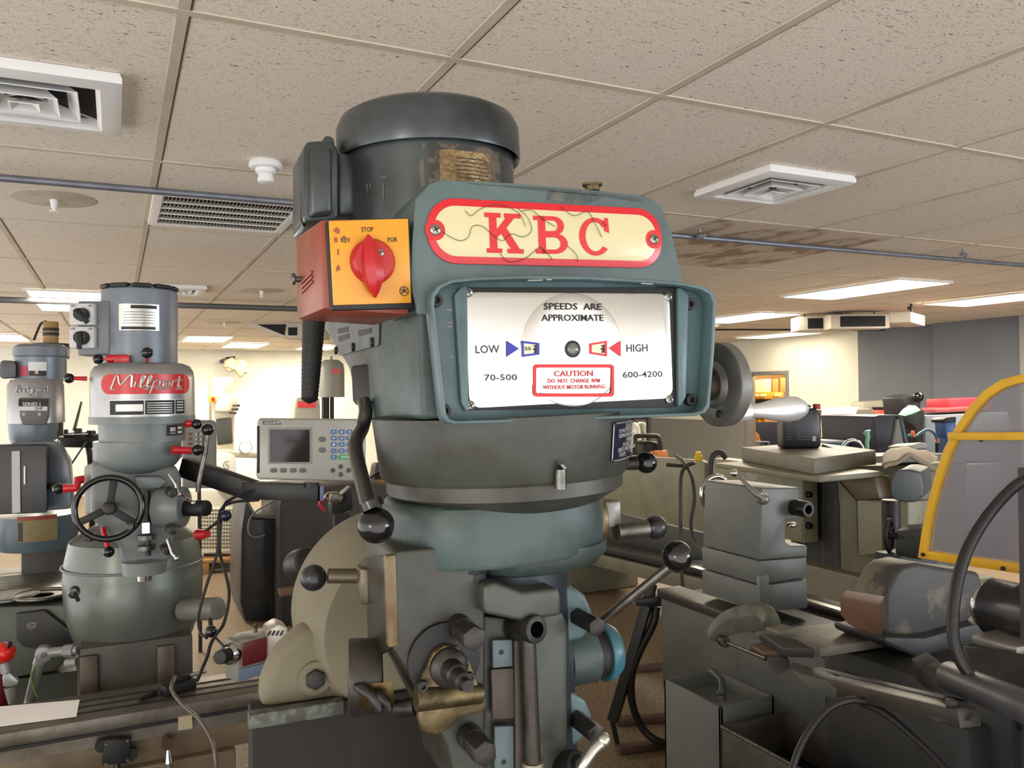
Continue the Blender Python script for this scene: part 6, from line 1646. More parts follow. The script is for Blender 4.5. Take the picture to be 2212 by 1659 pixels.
g = G(); e_ = BX([(1732, 1010), (1732, 1172)], xB)
g.bb((e_[0].x - .001, e_[0].y - .004, e_[1].z), (e_[0].x + .115, e_[0].y, e_[0].z)); build(g, 'end_panel', mat('pale_beige_panel', (150, 146, 120), .45), gb)
for py in (1068, 1135):
    g = G(); c = V(W.Y(1744, py, e_[0].y + LO2.y)) - LO2; g.cyl(c, c + V((0, -.03, 0)), .022, .017, 20, .003); build(g, 'knob', DBLACK, gb)
slab('sticker', [(1613, 1017), (1636, 1020), (1636, 1038), (1613, 1035)], xB - .002, .004, mat('sticker_grey', (160, 158, 148), .5), gb, 0)
hb_ = slab('headstock', [(1776, 1008), (1965, 1004), (1965, 1330), (1776, 1290)], xB + .12, .45, BGD, fl_)
cb = slab('control_cover', [(1812, 1036), (1832, 1030), (1890, 1032), (1900, 1078), (1850, 1080)], xB + .02, .12, mat('oil_stained_hood', (108, 92, 68), .4, 0, (78, 66, 48), .7, 8), hb_)
slab('cover_box', [(1850, 1080), (1962, 1084), (1962, 1188), (1853, 1202)], xB - .02, .2, BG, hb_, .01)
slab('cover_side', [(1812, 1040), (1850, 1082), (1853, 1202), (1820, 1170)], xB + .05, .1, BGD, hb_, .004)
slab('sticker', [(1897, 1026), (1918, 1026), (1918, 1050), (1898, 1050)], xB + .118, .004, mat('sticker_pale', (190, 186, 172), .5), hb_, 0)
slab('dark_gap', [(1778, 1012), (1804, 1012), (1812, 1100), (1815, 1250), (1778, 1240)], xB + .116, .006, LDK, hb_, 0)
slab('rear_panel', [(1722, 1012), (1790, 1012), (1790, 1260), (1722, 1230)], xB + .14, .3, LDK, hb_, 0)
# top slab
zt5 = W.D(1740, 968, 5.0).z
T4 = [W.Z(x, y, zt5) for x, y in ((1602, 966), (1758, 990), (1892, 972), (1760, 955))]
g = G(); g.prism([p - LO2 for p in T4], (0, 0, -.085), .006)
build(g, 'top_slab', mat('slab_beige_grey', (130, 127, 114), .5, 0, (112, 108, 96), .5, 6), hb_)
b4 = [W.Z(x, y, zt5 - .086) for x, y in ((1545, 1000), (1770, 1030), (1965, 1012), (1760, 985))]
g = G(); g.prism([p - LO2 for p in b4], (0, 0, -.03), .006); build(g, 'top_cover', BG, hb_)
# oil jug on the slab
jc = (T4[0] * .22 + T4[1] * .38 + T4[2] * .2 + T4[3] * .2)
jl, jr = W.D(1690, 965, 5.0), W.D(1775, 965, 5.0)
jd = 5.0
jt = thing('oil_jug', 'black plastic oil jug with red cap standing on the beige lathe', 'jug', (W.D(1732, 966, jd).x, W.D(1732, 966, jd).y, zt5), math.radians(-24))
fj = Fr(jt.location, math.radians(-24))
g = G(); _p = fj.Ys([(1692, 968), (1690, 920), (1694, 895), (1705, 880), (1722, 873), (1740, 874), (1752, 882), (1764, 880), (1772, 895), (1775, 930), (1774, 966), (1768, 971), (1698, 971)], -.05)
for q in _p: q.z = max(q.z, .001)
g.prism(_p, (0, .11, 0), .014, 3)
JUG = mat('jug_black', (20, 21, 30), .3)
jb_ = build(g, 'body', JUG, jt)
g = G(); p = fj.Y(1764, 880, 0); g.cyl(p - V((0, 0, .01)), p + V((0, 0, .022)), .022, None, 20, .002); build(g, 'cap', mat('jug_red_cap', (170, 40, 60), .4), jb_)
g = G(); g.tube(fj.Ys([(1706, 884), (1716, 874), (1735, 872), (1750, 880)], 0), .012, 10, k=4); build(g, 'handle', JUG, jb_)
g = G()
for k in range(7):
    y = 912 + k * 6
    g.prism(fj.Ys(R4(1722, y, 1758 - (k * 5) % 9, y + 1.5), -.051), (0, -.0004, 0)); g.prism(fj.Ys(R4(1699, y, 1712 - (k * 3) % 5, y + 1.5), -.051), (0, -.0004, 0))
build(g, 'label_lines', mat('label_grey', (74, 76, 88), .5), jb_)
g = G(); g.prism(fj.Ys(R4(1755, 942, 1763, 953), -.051), (0, -.0006, 0)); build(g, 'label_patch', mat('label_white', (170, 172, 176), .5), jb_)
g = G(); g.tube([W.D(1778, 963, 5.1), W.D(1796, 970, 5.0)], .012, 10); solo(g, 'marker_pen', mat('pen_dark', (60, 62, 62), .4), 'short dark tube lying right of the oil jug', 'tube')
t, f4 = at('meter_box', 'small grey box left of the oil jug on the beige lathe', 'box', 1655, 961, 5.4)
g = G(); g.prism(f4.Ds([(1643, 954, 5.4), (1664, 954, 5.4), (1664, 963, 5.4), (1641, 963, 5.4)]), (0, .06, 0), .004); build(g, 'body', mat('meter_grey', (110, 116, 130), .4), t)
g = G(); g.cyl(f4.D(1655, 959, 5.39), f4.D(1655, 959, 5.37), .010); build(g, 'dial', DBLACK, t)
# yellow plug and cables on the splash guard
t, f4 = at('yellow_plug', 'bright yellow plastic plug on top of the splash guard', 'plug', 1509, 994, 5.05)
g = G(); a = f4.D(1509, 996, 5.05); g.cyl(a, a + V((0, 0, .035)), .026, .024, 20, .003); g.cyl(a + V((0, 0, .035)), a + V((0, 0, .058)), .018, .017, 16, .003); build(g, 'body', mat('plug_yellow', (236, 196, 30), .4), t)
for pts, lab in (([(1440, 1004, 5.0), (1475, 1006, 4.95), (1500, 1000, 4.9), (1482, 1008, 4.85), (1471, 1030, 4.8), (1470, 1100, 4.75), (1470, 1180, 4.7), (1473, 1250, 4.6), (1478, 1300, 4.5), (1490, 1355, 4.4), (1500, 1440, 4.4), (1510, 1505, 4.4)], 'dark cable hanging straight down before the splash guard'),
                 ([(1460, 985, 5.1), (1478, 1000, 4.9), (1494, 1030, 4.8), (1500, 1080, 4.75), (1492, 1130, 4.7), (1498, 1165, 4.6), (1512, 1185, 4.5), (1540, 1200, 4.3)], 'dark cable curling behind the near tailstock'),
                 ([(1536, 1040, 4.7), (1534, 1010, 4.7), (1540, 985, 4.7), (1556, 977, 4.7), (1568, 990, 4.7)], 'thick short cable arching over the beige gear box')):
    g = G(); g.tube(W.Ds(pts), .011 if 'thick' not in lab else .016, 8, k=5); solo(g, 'cable', mat('grey_cable', (50, 50, 46), .5), lab, 'cable')
# tailstock of a third lathe and its motor cover
t, f4 = at('motor_cover', 'dark slate rounded motor cover left of the yellow guard', 'cover', 1970, 1085, 3.6)
g = G(); g.prism(f4.Ds([(1925, 1075, 3.6), (1924, 1045, 3.6), (1930, 1025, 3.6), (1945, 1014, 3.6), (1965, 1014, 3.6), (1990, 1020, 3.6), (1996, 1050, 3.6), (1996, 1072, 3.6), (1975, 1086, 3.6), (1935, 1082, 3.6)]), (.25, .15, 0), .02, 3); build(g, 'body', mat('slate_cover', (70, 76, 80), .45), t)
g = G(); p = f4.D(1965, 1085, 3.7); g.cyl((p.x, p.y + .1, -t.location.z), (p.x, p.y + .1, p.z), .04); build(g, 'stand', DSTEEL, t)
t, f4 = at('tailstock', 'grey tailstock block with black spoked handwheel below the slate cover', 'tailstock', 1960, 1208, 3.3)
g = G(); g.prism(f4.Ds([(1936, 1146, 3.3), (2000, 1142, 3.2), (2000, 1172, 3.2), (1990, 1176, 3.2), (1990, 1210, 3.2), (1934, 1200, 3.3)]), (.15, .08, 0), .006); bl2 = build(g, 'body', LGD, t)
hc4 = f4.D(1921, 1156, 3.32); ax4 = V((-.45, .85, 0)).normalized()
g = G(); g.torus(hc4, ax4, .062, .0075, 36, 10); hw4 = build(g, 'handwheel', DBLACK, t)
u4, v4, _ = basis(ax4)
g = G()
for q in (30, 150, 270):
    d = u4 * math.cos(math.radians(q)) + v4 * math.sin(math.radians(q)); g.cyl(hc4, hc4 + d * .06, .007, None, 10)
g.cyl(hc4 - ax4 * .03, hc4 + ax4 * .02, .014); build(g, 'spokes', DBLACK, hw4)
g = G(); g.cyl(hc4 - ax4 * .05, hc4 - ax4 * .12, .02); build(g, 'shaft', DSTEEL, bl2)
g = G(); p = f4.D(1965, 1200, 3.25); g.bb((p.x - .05, p.y, -t.location.z), (p.x + .16, p.y + .12, p.z)); build(g, 'support', LGD, t)
# pale wedge between them
g = G(); g.prism(W.Ds([(1918, 1200, 3.3), (1946, 1196, 3.3), (1948, 1210, 3.3), (1970, 1214, 3.3), (1945, 1226, 3.3), (1940, 1240, 3.3), (1934, 1216, 3.3), (1920, 1212, 3.3)]), (.02, .08, -W.D(1940, 1215, 3.3).z * .97)); solo(g, 'cardboard_piece', mat('pale_card', (206, 190, 150), .6), 'pale cardboard piece showing between tailstock and scraped hood', 'cardboard')
# ================================================================== BACKGROUND, left
def pz(g, f, pts, d, vec, bev=.006): g.prism(f.Ds([(a, b, d) for a, b in pts]), vec, bev)
def simple(name, label, cat, px, py, d, parts, group=None, floor=False, legs=None):
    """a thing seen small in the distance: parts = [(part name, material, pixel outline, depth offset, thickness, bevel)]"""
    t, f = at(name, label, cat, px, py, d, 0, group)
    ob = None
    for nm, m, pts, dd, th, bv in parts:
        g = G(); pz(g, f, pts, d + dd, (0, th, 0), bv); o = build(g, nm, m, t if ob is None else ob)
        if ob is None: ob = o
    if floor:
        b = ob.data.vertices
        xs = [v.co.x for v in b]; ys = [v.co.y for v in b]
        g = G(); k = legs or .8
        cx, cy = (min(xs) + max(xs)) / 2, (min(ys) + max(ys)) / 2
        hw, hd = (max(xs) - min(xs)) / 2 * k, (max(ys) - min(ys)) / 2 * k
        zb = min(v.co.z for v in b)
        g.bb((cx - hw, cy - hd, -t.location.z), (cx + hw, cy + hd, zb + .005), .004); build(g, 'stand', ob.data.materials[0], ob)
    return t, f, ob
CREAMM = mat('cream_machine', (206, 202, 176), .5)
CREAMD = mat('cream_machine_dull', (150, 146, 124), .5)
DKM = mat('dark_machine_parts', (50, 50, 48), .5)
R4_ = R4
# cloth bundle on the wall
g = G()
def bump(c, r, seed):
    rn = random.Random(seed)
    t_ = bmesh.new(); bmesh.ops.create_icosphere(t_, subdivisions=3, radius=1)
    for v in t_.verts:
        n = v.co.normalized()
        k = 1 + .18 * math.sin(5 * n.x + seed) * math.cos(4 * n.z + seed * 2) + .08 * math.sin(11 * n.z + 3 * n.x)
        v.co = V((c.x + n.x * r[0] * k, c.y + n.y * r[1] * k, c.z + n.z * r[2] * k))
    g._add(t_)
bump(W.D(500, 788, 14.0), (.14, .08, .12), 1); bump(W.D(522, 793, 14.0), (.11, .08, .15), 2.4)
cb_ = solo(g, 'cloth_bundle', mat('cream_cloth', (170, 158, 128), .8), 'crumpled cream cloth cover hanging high on the back wall', 'cloth')
g = G(); p = W.D(488, 778, 14.0); g.bb((p.x - .03, p.y - .03, p.z - .03), (p.x + .03, YB, p.z + .03)); g.cyl((p.x, p.y, p.z), (p.x + .15, p.y, p.z + .02), .05); solo(g, 'wall_bracket', DBLACK, 'dark bracket behind the crumpled cloth cover', 'bracket')
# far cream mill
t, f2, ob = simple('milling_machine', 'cream mill far off by the back wall with an orange switch', 'milling machine', 485, 1060, 12.4,
    [('body', CREAMM, [(466, 880), (508, 880), (506, 970), (468, 970)], 0, .3, .02), ('table', CREAMD, [(440, 974), (556, 978), (556, 990), (440, 986)], -.3, .3, .01),
     ('control', DKM, [(467, 905), (500, 902), (503, 958), (470, 962)], -.06, .08, .02)], floor=True, legs=.9)
g = G(); g.cyl(f2.D(482, 856, 12.4), f2.D(482, 815, 12.4), 19 / FPX * 12.4, None, 28, .01); build(g, 'motor', CREAMM, t)
g = G(); g.cyl(f2.D(486, 888, 12.4), f2.D(486, 854, 12.4), 26 / FPX * 12.4, None, 28, .02); build(g, 'head', CREAMM, t)
g = G(); pz(g, f2, R4(475, 826, 490, 834), 12.2, (0, .01, 0), 0); build(g, 'name_plate', CREAMD, t)
g = G(); pz(g, f2, R4(451, 856, 468, 869), 12.2, (0, .08, 0), .006); sw2 = build(g, 'switch', mat('switch_amber', (236, 160, 40), .4), t)
g = G(); g.cyl(f2.D(460, 862, 12.2), f2.D(460, 862, 12.1), .028, None, 16); build(g, 'switch_knob', REDK, sw2)
g = G(); g.cyl(f2.D(454, 910, 12.4), f2.D(454, 825, 12.4), .02, None, 10); build(g, 'conduit', CREAMD, t)
for px, py in ((515, 876), (512, 884), (508, 892)):
    g = G(); g.cyl(f2.D(px - 12, py, 12.3), f2.D(px, py, 12.2), .012, None, 8); g.sph(f2.D(px, py, 12.2), .022, n=10); build(g, 'lever', DBLACK, t)
g = G(); g.torus(f2.D(530, 966, 12.1), (.3, 1, 0), .09, .012, 24, 8); build(g, 'handwheel', CHROME, t)
# far drill press and labelled machine
t, f2 = at('drill_press', 'grey dome-topped drill press far behind the hanging grip', 'drill press', 715, 905, 12.0)
g = G(); c = f2.D(716, 858, 12.0); r = 28 / FPX * 12.0
zt_ = f2.D(716, 776, 12).z - c.z
g.lathe(c, (0, 0, 1), [(0, 0), (r, 0), (r, zt_ * .75), (r * .92, zt_ * .88), (r * .6, zt_ * .98), (0, zt_)], 40); g.cyl(c + V((0, 0, zt_ - .01)), c + V((0, 0, zt_ + .04)), .02, None, 10); hd2 = build(g, 'head', mat('press_grey', (136, 138, 134), .4), t)
g = G(); S2 = f2.D(716, 800, 11.8); pz(g, f2, R4(710, 796, 735, 807), 11.82, (0, .01, 0), 0); build(g, 'red_label', mat('press_red', (176, 70, 70), .5), hd2)
g = G(); g.cyl(f2.D(703, 930, 12), f2.D(703, 858, 12), .055); g.cyl(f2.D(717, 905, 12), f2.D(717, 858, 12), .03); g.cyl((f2.D(703, 930, 12).x, f2.D(703, 930, 12).y, -t.location.z), f2.D(703, 920, 12), .06); build(g, 'column', DSTEEL, t)
t, f2, ob = simple('saw', 'pale machine with a red label half hidden behind the readout', 'machine', 665, 905, 11.4,
    [('body', mat('saw_grey', (168, 166, 152), .5), [(636, 884), (640, 858), (690, 860), (692, 880), (694, 960), (634, 960)], 0, .3, .02), ('red_label', mat('saw_red', (226, 52, 56), .5), R4(643, 867, 682, 881), -.01, .008, 0)], floor=True)
# cabinet with perforated panel, UL box
t, f2, ob = simple('machine_cabinet', 'white machine cabinet with a perforated panel standing on a pallet', 'cabinet', 470, 1205, 7.7,
    [('body', mat('cabinet_white', (182, 178, 164), .5), [(400, 1062), (500, 1055), (530, 1075), (528, 1130), (514, 1197), (400, 1197)], 0, .5, .01),
     ('perforated_panel', mat('panel_white', (206, 204, 188), .5), [(425, 1098), (508, 1094), (508, 1190), (425, 1196)], -.02, .02, .004)])
g = G()
for r in range(11):
    for k in range(13):
        if k % 1 == 0: pz(g, f2, R4(428 + k * 6, 1100 + r * 8, 432 + k * 6, 1105 + r * 8), 7.675, (0, .003, 0), 0)
o = build(g, 'panel_holes', mat('hole_dark', (84, 80, 62), .7), ob); o['kind'] = 'stuff'
t2, f2, ob = simple('electrical_box', 'white electrical box with a round certification mark above the perforated cabinet', 'box', 488, 1062, 7.6,
    [('body', mat('box_white', (214, 212, 200), .5), [(466, 990), (478, 978), (508, 983), (512, 1040), (505, 1058), (470, 1062)], 0, .3, .01)])
g = G(); c = f2.D(491, 1005, 7.595); n_ = 24
g.ring([c + V((math.cos(2 * PI * k / n_), 0, math.sin(2 * PI * k / n_))) * .038 for k in range(n_)], [c + V((math.cos(2 * PI * k / n_), 0, math.sin(2 * PI * k / n_))) * .032 for k in range(n_)], (0, -.002, 0))
g.text('U', c + V((-.018, 0, -.006)), c + V((.0, 0, -.006)), (0, 0, 1), .024, (0, -1, 0), .003); g.text('L', c + V((.002, 0, -.018)), c + V((.017, 0, -.018)), (0, 0, 1), .024, (0, -1, 0), .003)
build(g, 'mark', mat('mark_grey', (64, 62, 62), .5), ob)
# pallet
pw = W.Z(478, 1232, 0)
t = thing('pallet', 'wooden pallet under the white perforated cabinet', 'pallet', (pw.x, pw.y, 0), math.radians(-8))
WOOD = mat('pallet_wood', (150, 112, 66), .7, 0, (112, 82, 46), .6, 9)
for k in range(5):
    g = G(); g.bb((-.5, -.15 + k * .19, .10), (.22, -.02 + k * .19, .13), .003); build(g, 'plank', WOOD, t)
for x in (-.45, -.14, .16):
    g = G(); g.bb((x - .04, -.15, 0), (x + .04, .74, .10), .003); build(g, 'bearer', WOOD, t)
# control pendant
t, f2, ob = simple('control_console', 'grey control panel with rows of small keys behind the left mill levers', 'control panel', 436, 1060, 5.2,
    [('body', mat('panel_grey', (116, 114, 106), .5), [(394, 912), (398, 908), (462, 908), (468, 914), (468, 1055), (396, 1055)], 0, .12, .01)])
for r in range(5):
    for k in range(4):
        px, py = (408, 424, 434, 444)[k], 938 + r * 10.5
        g = G(); pz(g, f2, R4(px - 3, py - 3, px + 3, py + 3), 5.19, (0, .006, 0), .001); build(g, 'key', mat('key_red', (128, 72, 66), .5) if k == 0 else mat('key_grey', (160, 156, 146), .5), ob)
g = G(); p = f2.D(430, 1055, 5.26); g.cyl((p.x, p.y, -t.location.z), (p.x, p.y, p.z + .02), .012); build(g, 'stand', DSTEEL, ob)
# black machine columns
BKM = mat('black_machine', (34, 34, 36), .35, 0, (22, 22, 23), .5, 5)
p0 = W.Z(575, 1342, 0)
t = thing('machine_column', 'black tapered machine column standing on the floor under the readout', 'machine', p0); f2 = Fr(p0)
g = G(); g.prism(f2.Ys([(533, 1065), (548, 1118), (640, 1122), (636, 1330), (528, 1342), (518, 1300), (520, 1150)], 0), (0, .6, 0), .02); ob = build(g, 'body', BKM, t)
g = G(); g.prism(f2.Ys([(536, 1080), (552, 1110), (600, 1112), (600, 1117), (548, 1118), (533, 1084)], -.005), (0, .02, 0), .003); build(g, 'edge_trim', mat('column_trim', (104, 104, 98), .4), ob)
g = G(); g.prism(f2.Ys([(528, 1290), (580, 1285), (580, 1336), (530, 1342)], -.004), (0, .02, 0), .003); build(g, 'kick_plate', DBLACK, ob)
g = G(); g.tube(f2.Ys([(606, 1085), (608, 1150), (604, 1250), (600, 1300), (596, 1336)], -.02), .010, 8, k=4); build(g, 'cable', mat('grey_cable', (50, 50, 46)), ob)
g = G(); g.tube(f2.Ys([(590, 1082), (560, 1100), (540, 1120), (537, 1150), (550, 1160), (572, 1156)], -.03), .007, 8, k=4); build(g, 'wire', mat('pale_wire', (120, 116, 100), .5), ob)
p0 = W.Z(680, 1395, 0); p0.y += .5
t = thing('dark_machine', 'dark machine body right of the black column, below the readout', 'machine', p0); f2 = Fr(p0)
g = G(); g.prism(f2.Ys([(602, 1100), (610, 1062), (760, 1046), (860, 1050), (860, 1380), (615, 1392), (600, 1360)], .1), (0, .8, 0), .02); ob = build(g, 'body', mat('machine_dark_grey', (52, 51, 48), .5, 0, (36, 35, 33), .6, 5), t)
g = G(); g.prism(f2.Ys([(604, 1285), (660, 1278), (660, 1385), (612, 1390)], .05), (0, .1, 0), .01); build(g, 'cover', DBLACK, ob)
g = G(); g.prism(f2.Ys([(604, 1275), (655, 1268), (655, 1282), (606, 1290)], .02), (0, .1, 0), .006); build(g, 'shelf', mat('paper_scrap', (120, 92, 80), .6), ob)
g = G(); g.bb((f2.Y(602, 1390, .2).x, .15, 0), (f2.Y(850, 1390, .2).x, .85, .2)); build(g, 'plinth', DBLACK, ob)
t, f2, ob = simple('clamp', 'steel clamp with a red grip on top of the dark machine', 'clamp', 725, 1098, 5.2, [('jaw', STEEL, [(716, 1068), (728, 1062), (742, 1072), (738, 1086), (722, 1092), (712, 1082)], 0, .05, .006), ('block', DBLACK, [(715, 1088), (760, 1050), (764, 1100), (740, 1108), (716, 1112)], .06, .1, .01)])
g = G(); g.tube(f2.Ds([(706, 1076, 5.2), (694, 1082, 5.2), (692, 1092, 5.2), (702, 1103, 5.2)]), .012, 10, k=4); build(g, 'grip', REDK, ob); g = G(); q = f2.D(740, 1108, 5.3); g.bb((q.x - .05, q.y, -t.location.z), (q.x + .05, q.y + .06, q.z)); build(g, 'post', DBLACK, ob)
g = G(); g.tube(f2.Ds([(700, 1078, 5.19), (708, 1066, 5.19), (730, 1064, 5.19)]), .008, 8, k=3); build(g, 'handle', CHROME, ob)
t, f2, ob = simple('wood_block', 'brown wooden bench edge left of the gear housing', 'bench', 830, 1052, 7.4, [('top', WOOD, [(790, 1040), (860, 1036), (860, 1050), (790, 1054)], 0, .5, .01)], floor=True)
t, f2, ob = simple('bench_vise', 'dark drilling vise with a thin cross handle against the white wall', 'vise', 830, 1038, 7.5, [('body', DSTEEL, [(812, 1002), (860, 998), (860, 1036), (806, 1039)], 0, .15, .01)])
g = G(); g.cyl(f2.D(826, 1004, 7.48), f2.D(826, 988, 7.48), .015); g.cyl(f2.D(815, 990, 7.48), f2.D(840, 982, 7.48), .008, None, 8); g.cyl(f2.D(844, 1010, 7.5), f2.D(844, 965, 7.5), .02, None, 12); build(g, 'handle', DSTEEL, ob)
g = G(); g.tube(f2.Ds([(800, 1032, 7.45), (812, 1022, 7.45), (826, 1015, 7.45), (838, 1005, 7.45)]), .012, 8, k=3); build(g, 'hose', CABLE, ob)

# ================================================================== BACKGROUND, right
# coats on a rack, red hose reel, bent tube frame
COAT = mat('coat_grey', (146, 146, 138), .85, 0, (112, 112, 106), .6, 4, bump=.6, bs=14)
for i, (pts, lab, d) in enumerate((([(1338, 915), (1356, 906), (1366, 908), (1384, 918), (1388, 950), (1384, 986), (1340, 986), (1334, 948)], 'pale grey work coat hanging left on the rack behind the range lever', 9.8),
                               ([(1376, 916), (1392, 910), (1404, 920), (1408, 960), (1402, 986), (1378, 986)], 'grey work coat hanging right on the rack, narrower one', 10.1))):
    t, f2 = at('work_coat', lab, 'coat', 1360 + 35 * i, 1000, d, 0, 'work coats on the rack')
    g = G(); g.prism(f2.Ds([(a, b, d) for a, b in pts] ), (.04, .14, 0), .04, 3); ob = build(g, 'body', COAT, t)
    g = G(); px = 1350 + 38 * i; g.prism(f2.Ds([(px, 930, d - .02), (px + 9, 932, d - .02), (px + 10, 990, d - .02), (px + 2, 990, d - .02)]), (.0, .03, 0), .012); build(g, 'sleeve', COAT, ob)
    if i == 0:
        for px in (1347, 1366):
            g = G(); pz(g, f2, R4(px, 930, px + 9, 936), d - .04, (0, .02, 0), .004); build(g, 'pocket_label', WHITE, ob)
t, f2 = at('coat_rack', 'dark coat rack post beside the hanging coats', 'rack', 1402, 1000, 10.0)
g = G(); p = f2.D(1402, 1000, 10.0); g.cyl((p.x, p.y, -t.location.z), (p.x, p.y, f2.D(1402, 900, 10).z), .03); g.cyl(f2.D(1335, 903, 9.8), f2.D(1404, 903, 10.1), .018, None, 10); build(g, 'frame', DBLACK, t)
t, f2 = at('red_hose', 'red hose loop behind the speed casting at right', 'hose', 1330, 985, 8.0)
g = G(); g.torus(f2.D(1322, 985, 8.0), (.1, 1, .1), .10, .022, 32, 10); oc = build(g, 'coil', mat('red_hose', (186, 30, 26), .5), t); g = G(); q = f2.D(1322, 975, 8.05); g.cyl((q.x, q.y, -t.location.z), q, .03); build(g, 'post', DBLACK, oc)
t, f2 = at('tube_frame', 'dark bent tube frame left of the yellow plug', 'frame', 1402, 985, 8.2)
g = G(); g.tube(f2.Ds([(1370, 990, 8.2), (1372, 950, 8.2), (1378, 942, 8.2), (1418, 942, 8.2), (1425, 950, 8.2), (1430, 986, 8.2)]), .022, 10, k=4); ob = build(g, 'tube', DSTEEL, t)
for px in (1370, 1430):
    g = G(); q = f2.D(px, 988, 8.2); g.cyl((q.x, q.y, -t.location.z), q, .022, None, 10); build(g, 'leg', DSTEEL, ob)
g = G(); pz(g, f2, [(1392, 960), (1404, 952), (1424, 956), (1430, 988), (1390, 988)], 8.25, (0, .2, 0), .02); build(g, 'motor', DBLACK, ob)
g = G(); pz(g, f2, [(1412, 976), (1442, 972), (1446, 990), (1412, 990)], 8.15, (0, .1, 0), .01); build(g, 'orange_block', mat('orange_block', (180, 112, 66), .6), ob)
# things in the store room
t, f2, ob = simple('shelf_unit', 'yellow shelf with white labels seen through the doorway', 'shelf', 1660, 962, 14.3, [('board', mat('shelf_yellow', (226, 160, 50), .5), [(1622, 848), (1692, 847), (1695, 861), (1622, 861)], 0, .5, .01)], floor=True, legs=.25)
for x0, x1 in ((1629, 1640), (1643, 1656), (1673, 1686)):
    g = G(); pz(g, f2, R4(x0, 851, x1, 856), 14.28, (0, .01, 0), 0); build(g, 'label', mat('shelf_label', (240, 230, 190), .5), ob)
g = G(); pz(g, f2, [(1627, 864), (1693, 862), (1693, 905), (1627, 905)], 14.4, (0, .3, 0), .01); build(g, 'shelf_dark_box', mat('dark_navy', (36, 38, 50), .6), ob)  # dark navy box below the shelf board
for i, (pts, m, lab) in enumerate((([(1626, 822), (1666, 818), (1666, 847), (1626, 848)], mat('carton_white', (232, 224, 200), .7), 'white carton on the yellow shelf in the store room'), ([(1668, 818), (1682, 818), (1682, 847), (1668, 847)], mat('carton_tan', (196, 146, 92), .7), 'tan narrow carton beside the white carton'), ([(1685, 816), (1712, 816), (1712, 847), (1685, 847)], mat('carton_tan', (196, 146, 92), .7), 'tan stacked carton at the right end of the yellow shelf'))):
    g = G(); g.prism(W.Ds([(a, b, 14.4) for a, b in pts]), (.05, .3, 0), .01); solo(g, 'carton', m, lab, 'carton', 'cartons on the yellow shelf')
t, f2, ob = simple('navy_machine', 'navy machine with a wooden side standing in the store room doorway', 'machine', 1660, 965, 13.9, [('body', mat('navy_machine', (44, 52, 76), .5), [(1626, 912), (1690, 912), (1690, 966), (1650, 966)], 0, .22, .01), ('wood_side', mat('orange_wood', (190, 128, 58), .6), [(1624, 922), (1640, 938), (1648, 966), (1624, 966)], -.02, .1, .01)], floor=True)
# draughting desk / control desk, dark hood, strap
t, f2, ob = simple('control_desk', 'cream tilted control desk right of the oil jug', 'desk', 1820, 975, 6.6, [('body', mat('desk_brown', (92, 86, 76), .5), [(1778, 885), (1880, 882), (1905, 905), (1905, 985), (1778, 985)], .25, .5, .01)], floor=True)
DESK = mat('desk_cream', (196, 186, 158), .5)
q_ = f2.Ds([(1780, 880, 6.75), (1856, 878, 6.75), (1826, 944, 6.45), (1776, 944, 6.45)])
g = G(); g.prism(q_, (0, .03, -.02), .006); tpd = build(g, 'sloping_panel', DESK, ob)
for pts in ([(1780, 896), (1850, 895), (1850, 898), (1780, 899)], ):
    pass
def lerpq(u, v): return q_[0].lerp(q_[1], u).lerp(q_[3].lerp(q_[2], u), v)
nq = (q_[1] - q_[0]).cross(q_[3] - q_[0]).normalized(); nq = nq if nq.y < 0 else -nq
g = G(); g.prism([lerpq(u, v) + nq * .004 for u, v in ((0, .30), (.80, .30), (.76, .92), (0, .92))], nq * .003); build(g, 'panel_sheet', mat('desk_sheet', (216, 208, 188), .5), tpd)
g = G(); g.prism([lerpq(u, v) + nq * .006 for u, v in ((0, .25), (1, .25), (1, .285), (0, .285))], nq * .003); build(g, 'panel_line', CREAMD, tpd)
t, f2, ob = simple('machine_hood', 'dark navy machine hood with a pale triangular side, right of the desk', 'hood', 1920, 985, 6.0, [('body', mat('hood_navy', (48, 50, 60), .45), [(1886, 900), (1900, 896), (1945, 896), (1964, 975), (1930, 990), (1892, 985)], 0, .5, .01), ('side_panel', mat('hood_side_grey', (126, 124, 114), .5), [(1938, 906), (1944, 906), (1956, 972), (1927, 972)], -.02, .02, .003), ('edge_trim', mat('hood_blue_trim', (44, 64, 82), .4), [(1944, 898), (1950, 900), (1966, 972), (1958, 975)], -.03, .05, .004)], floor=True)
t, f2 = at('teal_strap', 'pale teal strap standing in front of the dark navy hood', 'strap', 1873, 975, 5.4)
g = G(); g.tube(f2.Ds([(1874, 976, 5.4), (1873, 955, 5.4), (1875, 943, 5.4), (1871, 935, 5.4)]), [.012, .012, .010, .016], 10, k=3); pz(g, f2, [(1868, 937), (1871, 931), (1882, 928), (1878, 938), (1874, 942)], 5.4, (0, .02, 0), .004); build(g, 'strap', mat('teal_plastic', (132, 190, 172), .4), t)
t, f2 = at('chrome_wheel', 'chrome handwheel rim peeking over the beige slab', 'handwheel', 1842, 972, 5.6)
g = G(); g.torus(f2.D(1842, 975, 5.6), (.4, 1, 0), .075, .012, 32, 10); ob = build(g, 'rim', CHROME, t); g = G(); g.cyl(f2.D(1842, 975, 5.6), f2.D(1842, 975, 5.7), .03); g.cyl(f2.D(1842, 975, 5.7), (f2.D(1842, 975, 5.7).x, f2.D(1842, 975, 5.7).y, -t.location.z), .02); build(g, 'hub', DSTEEL, ob)
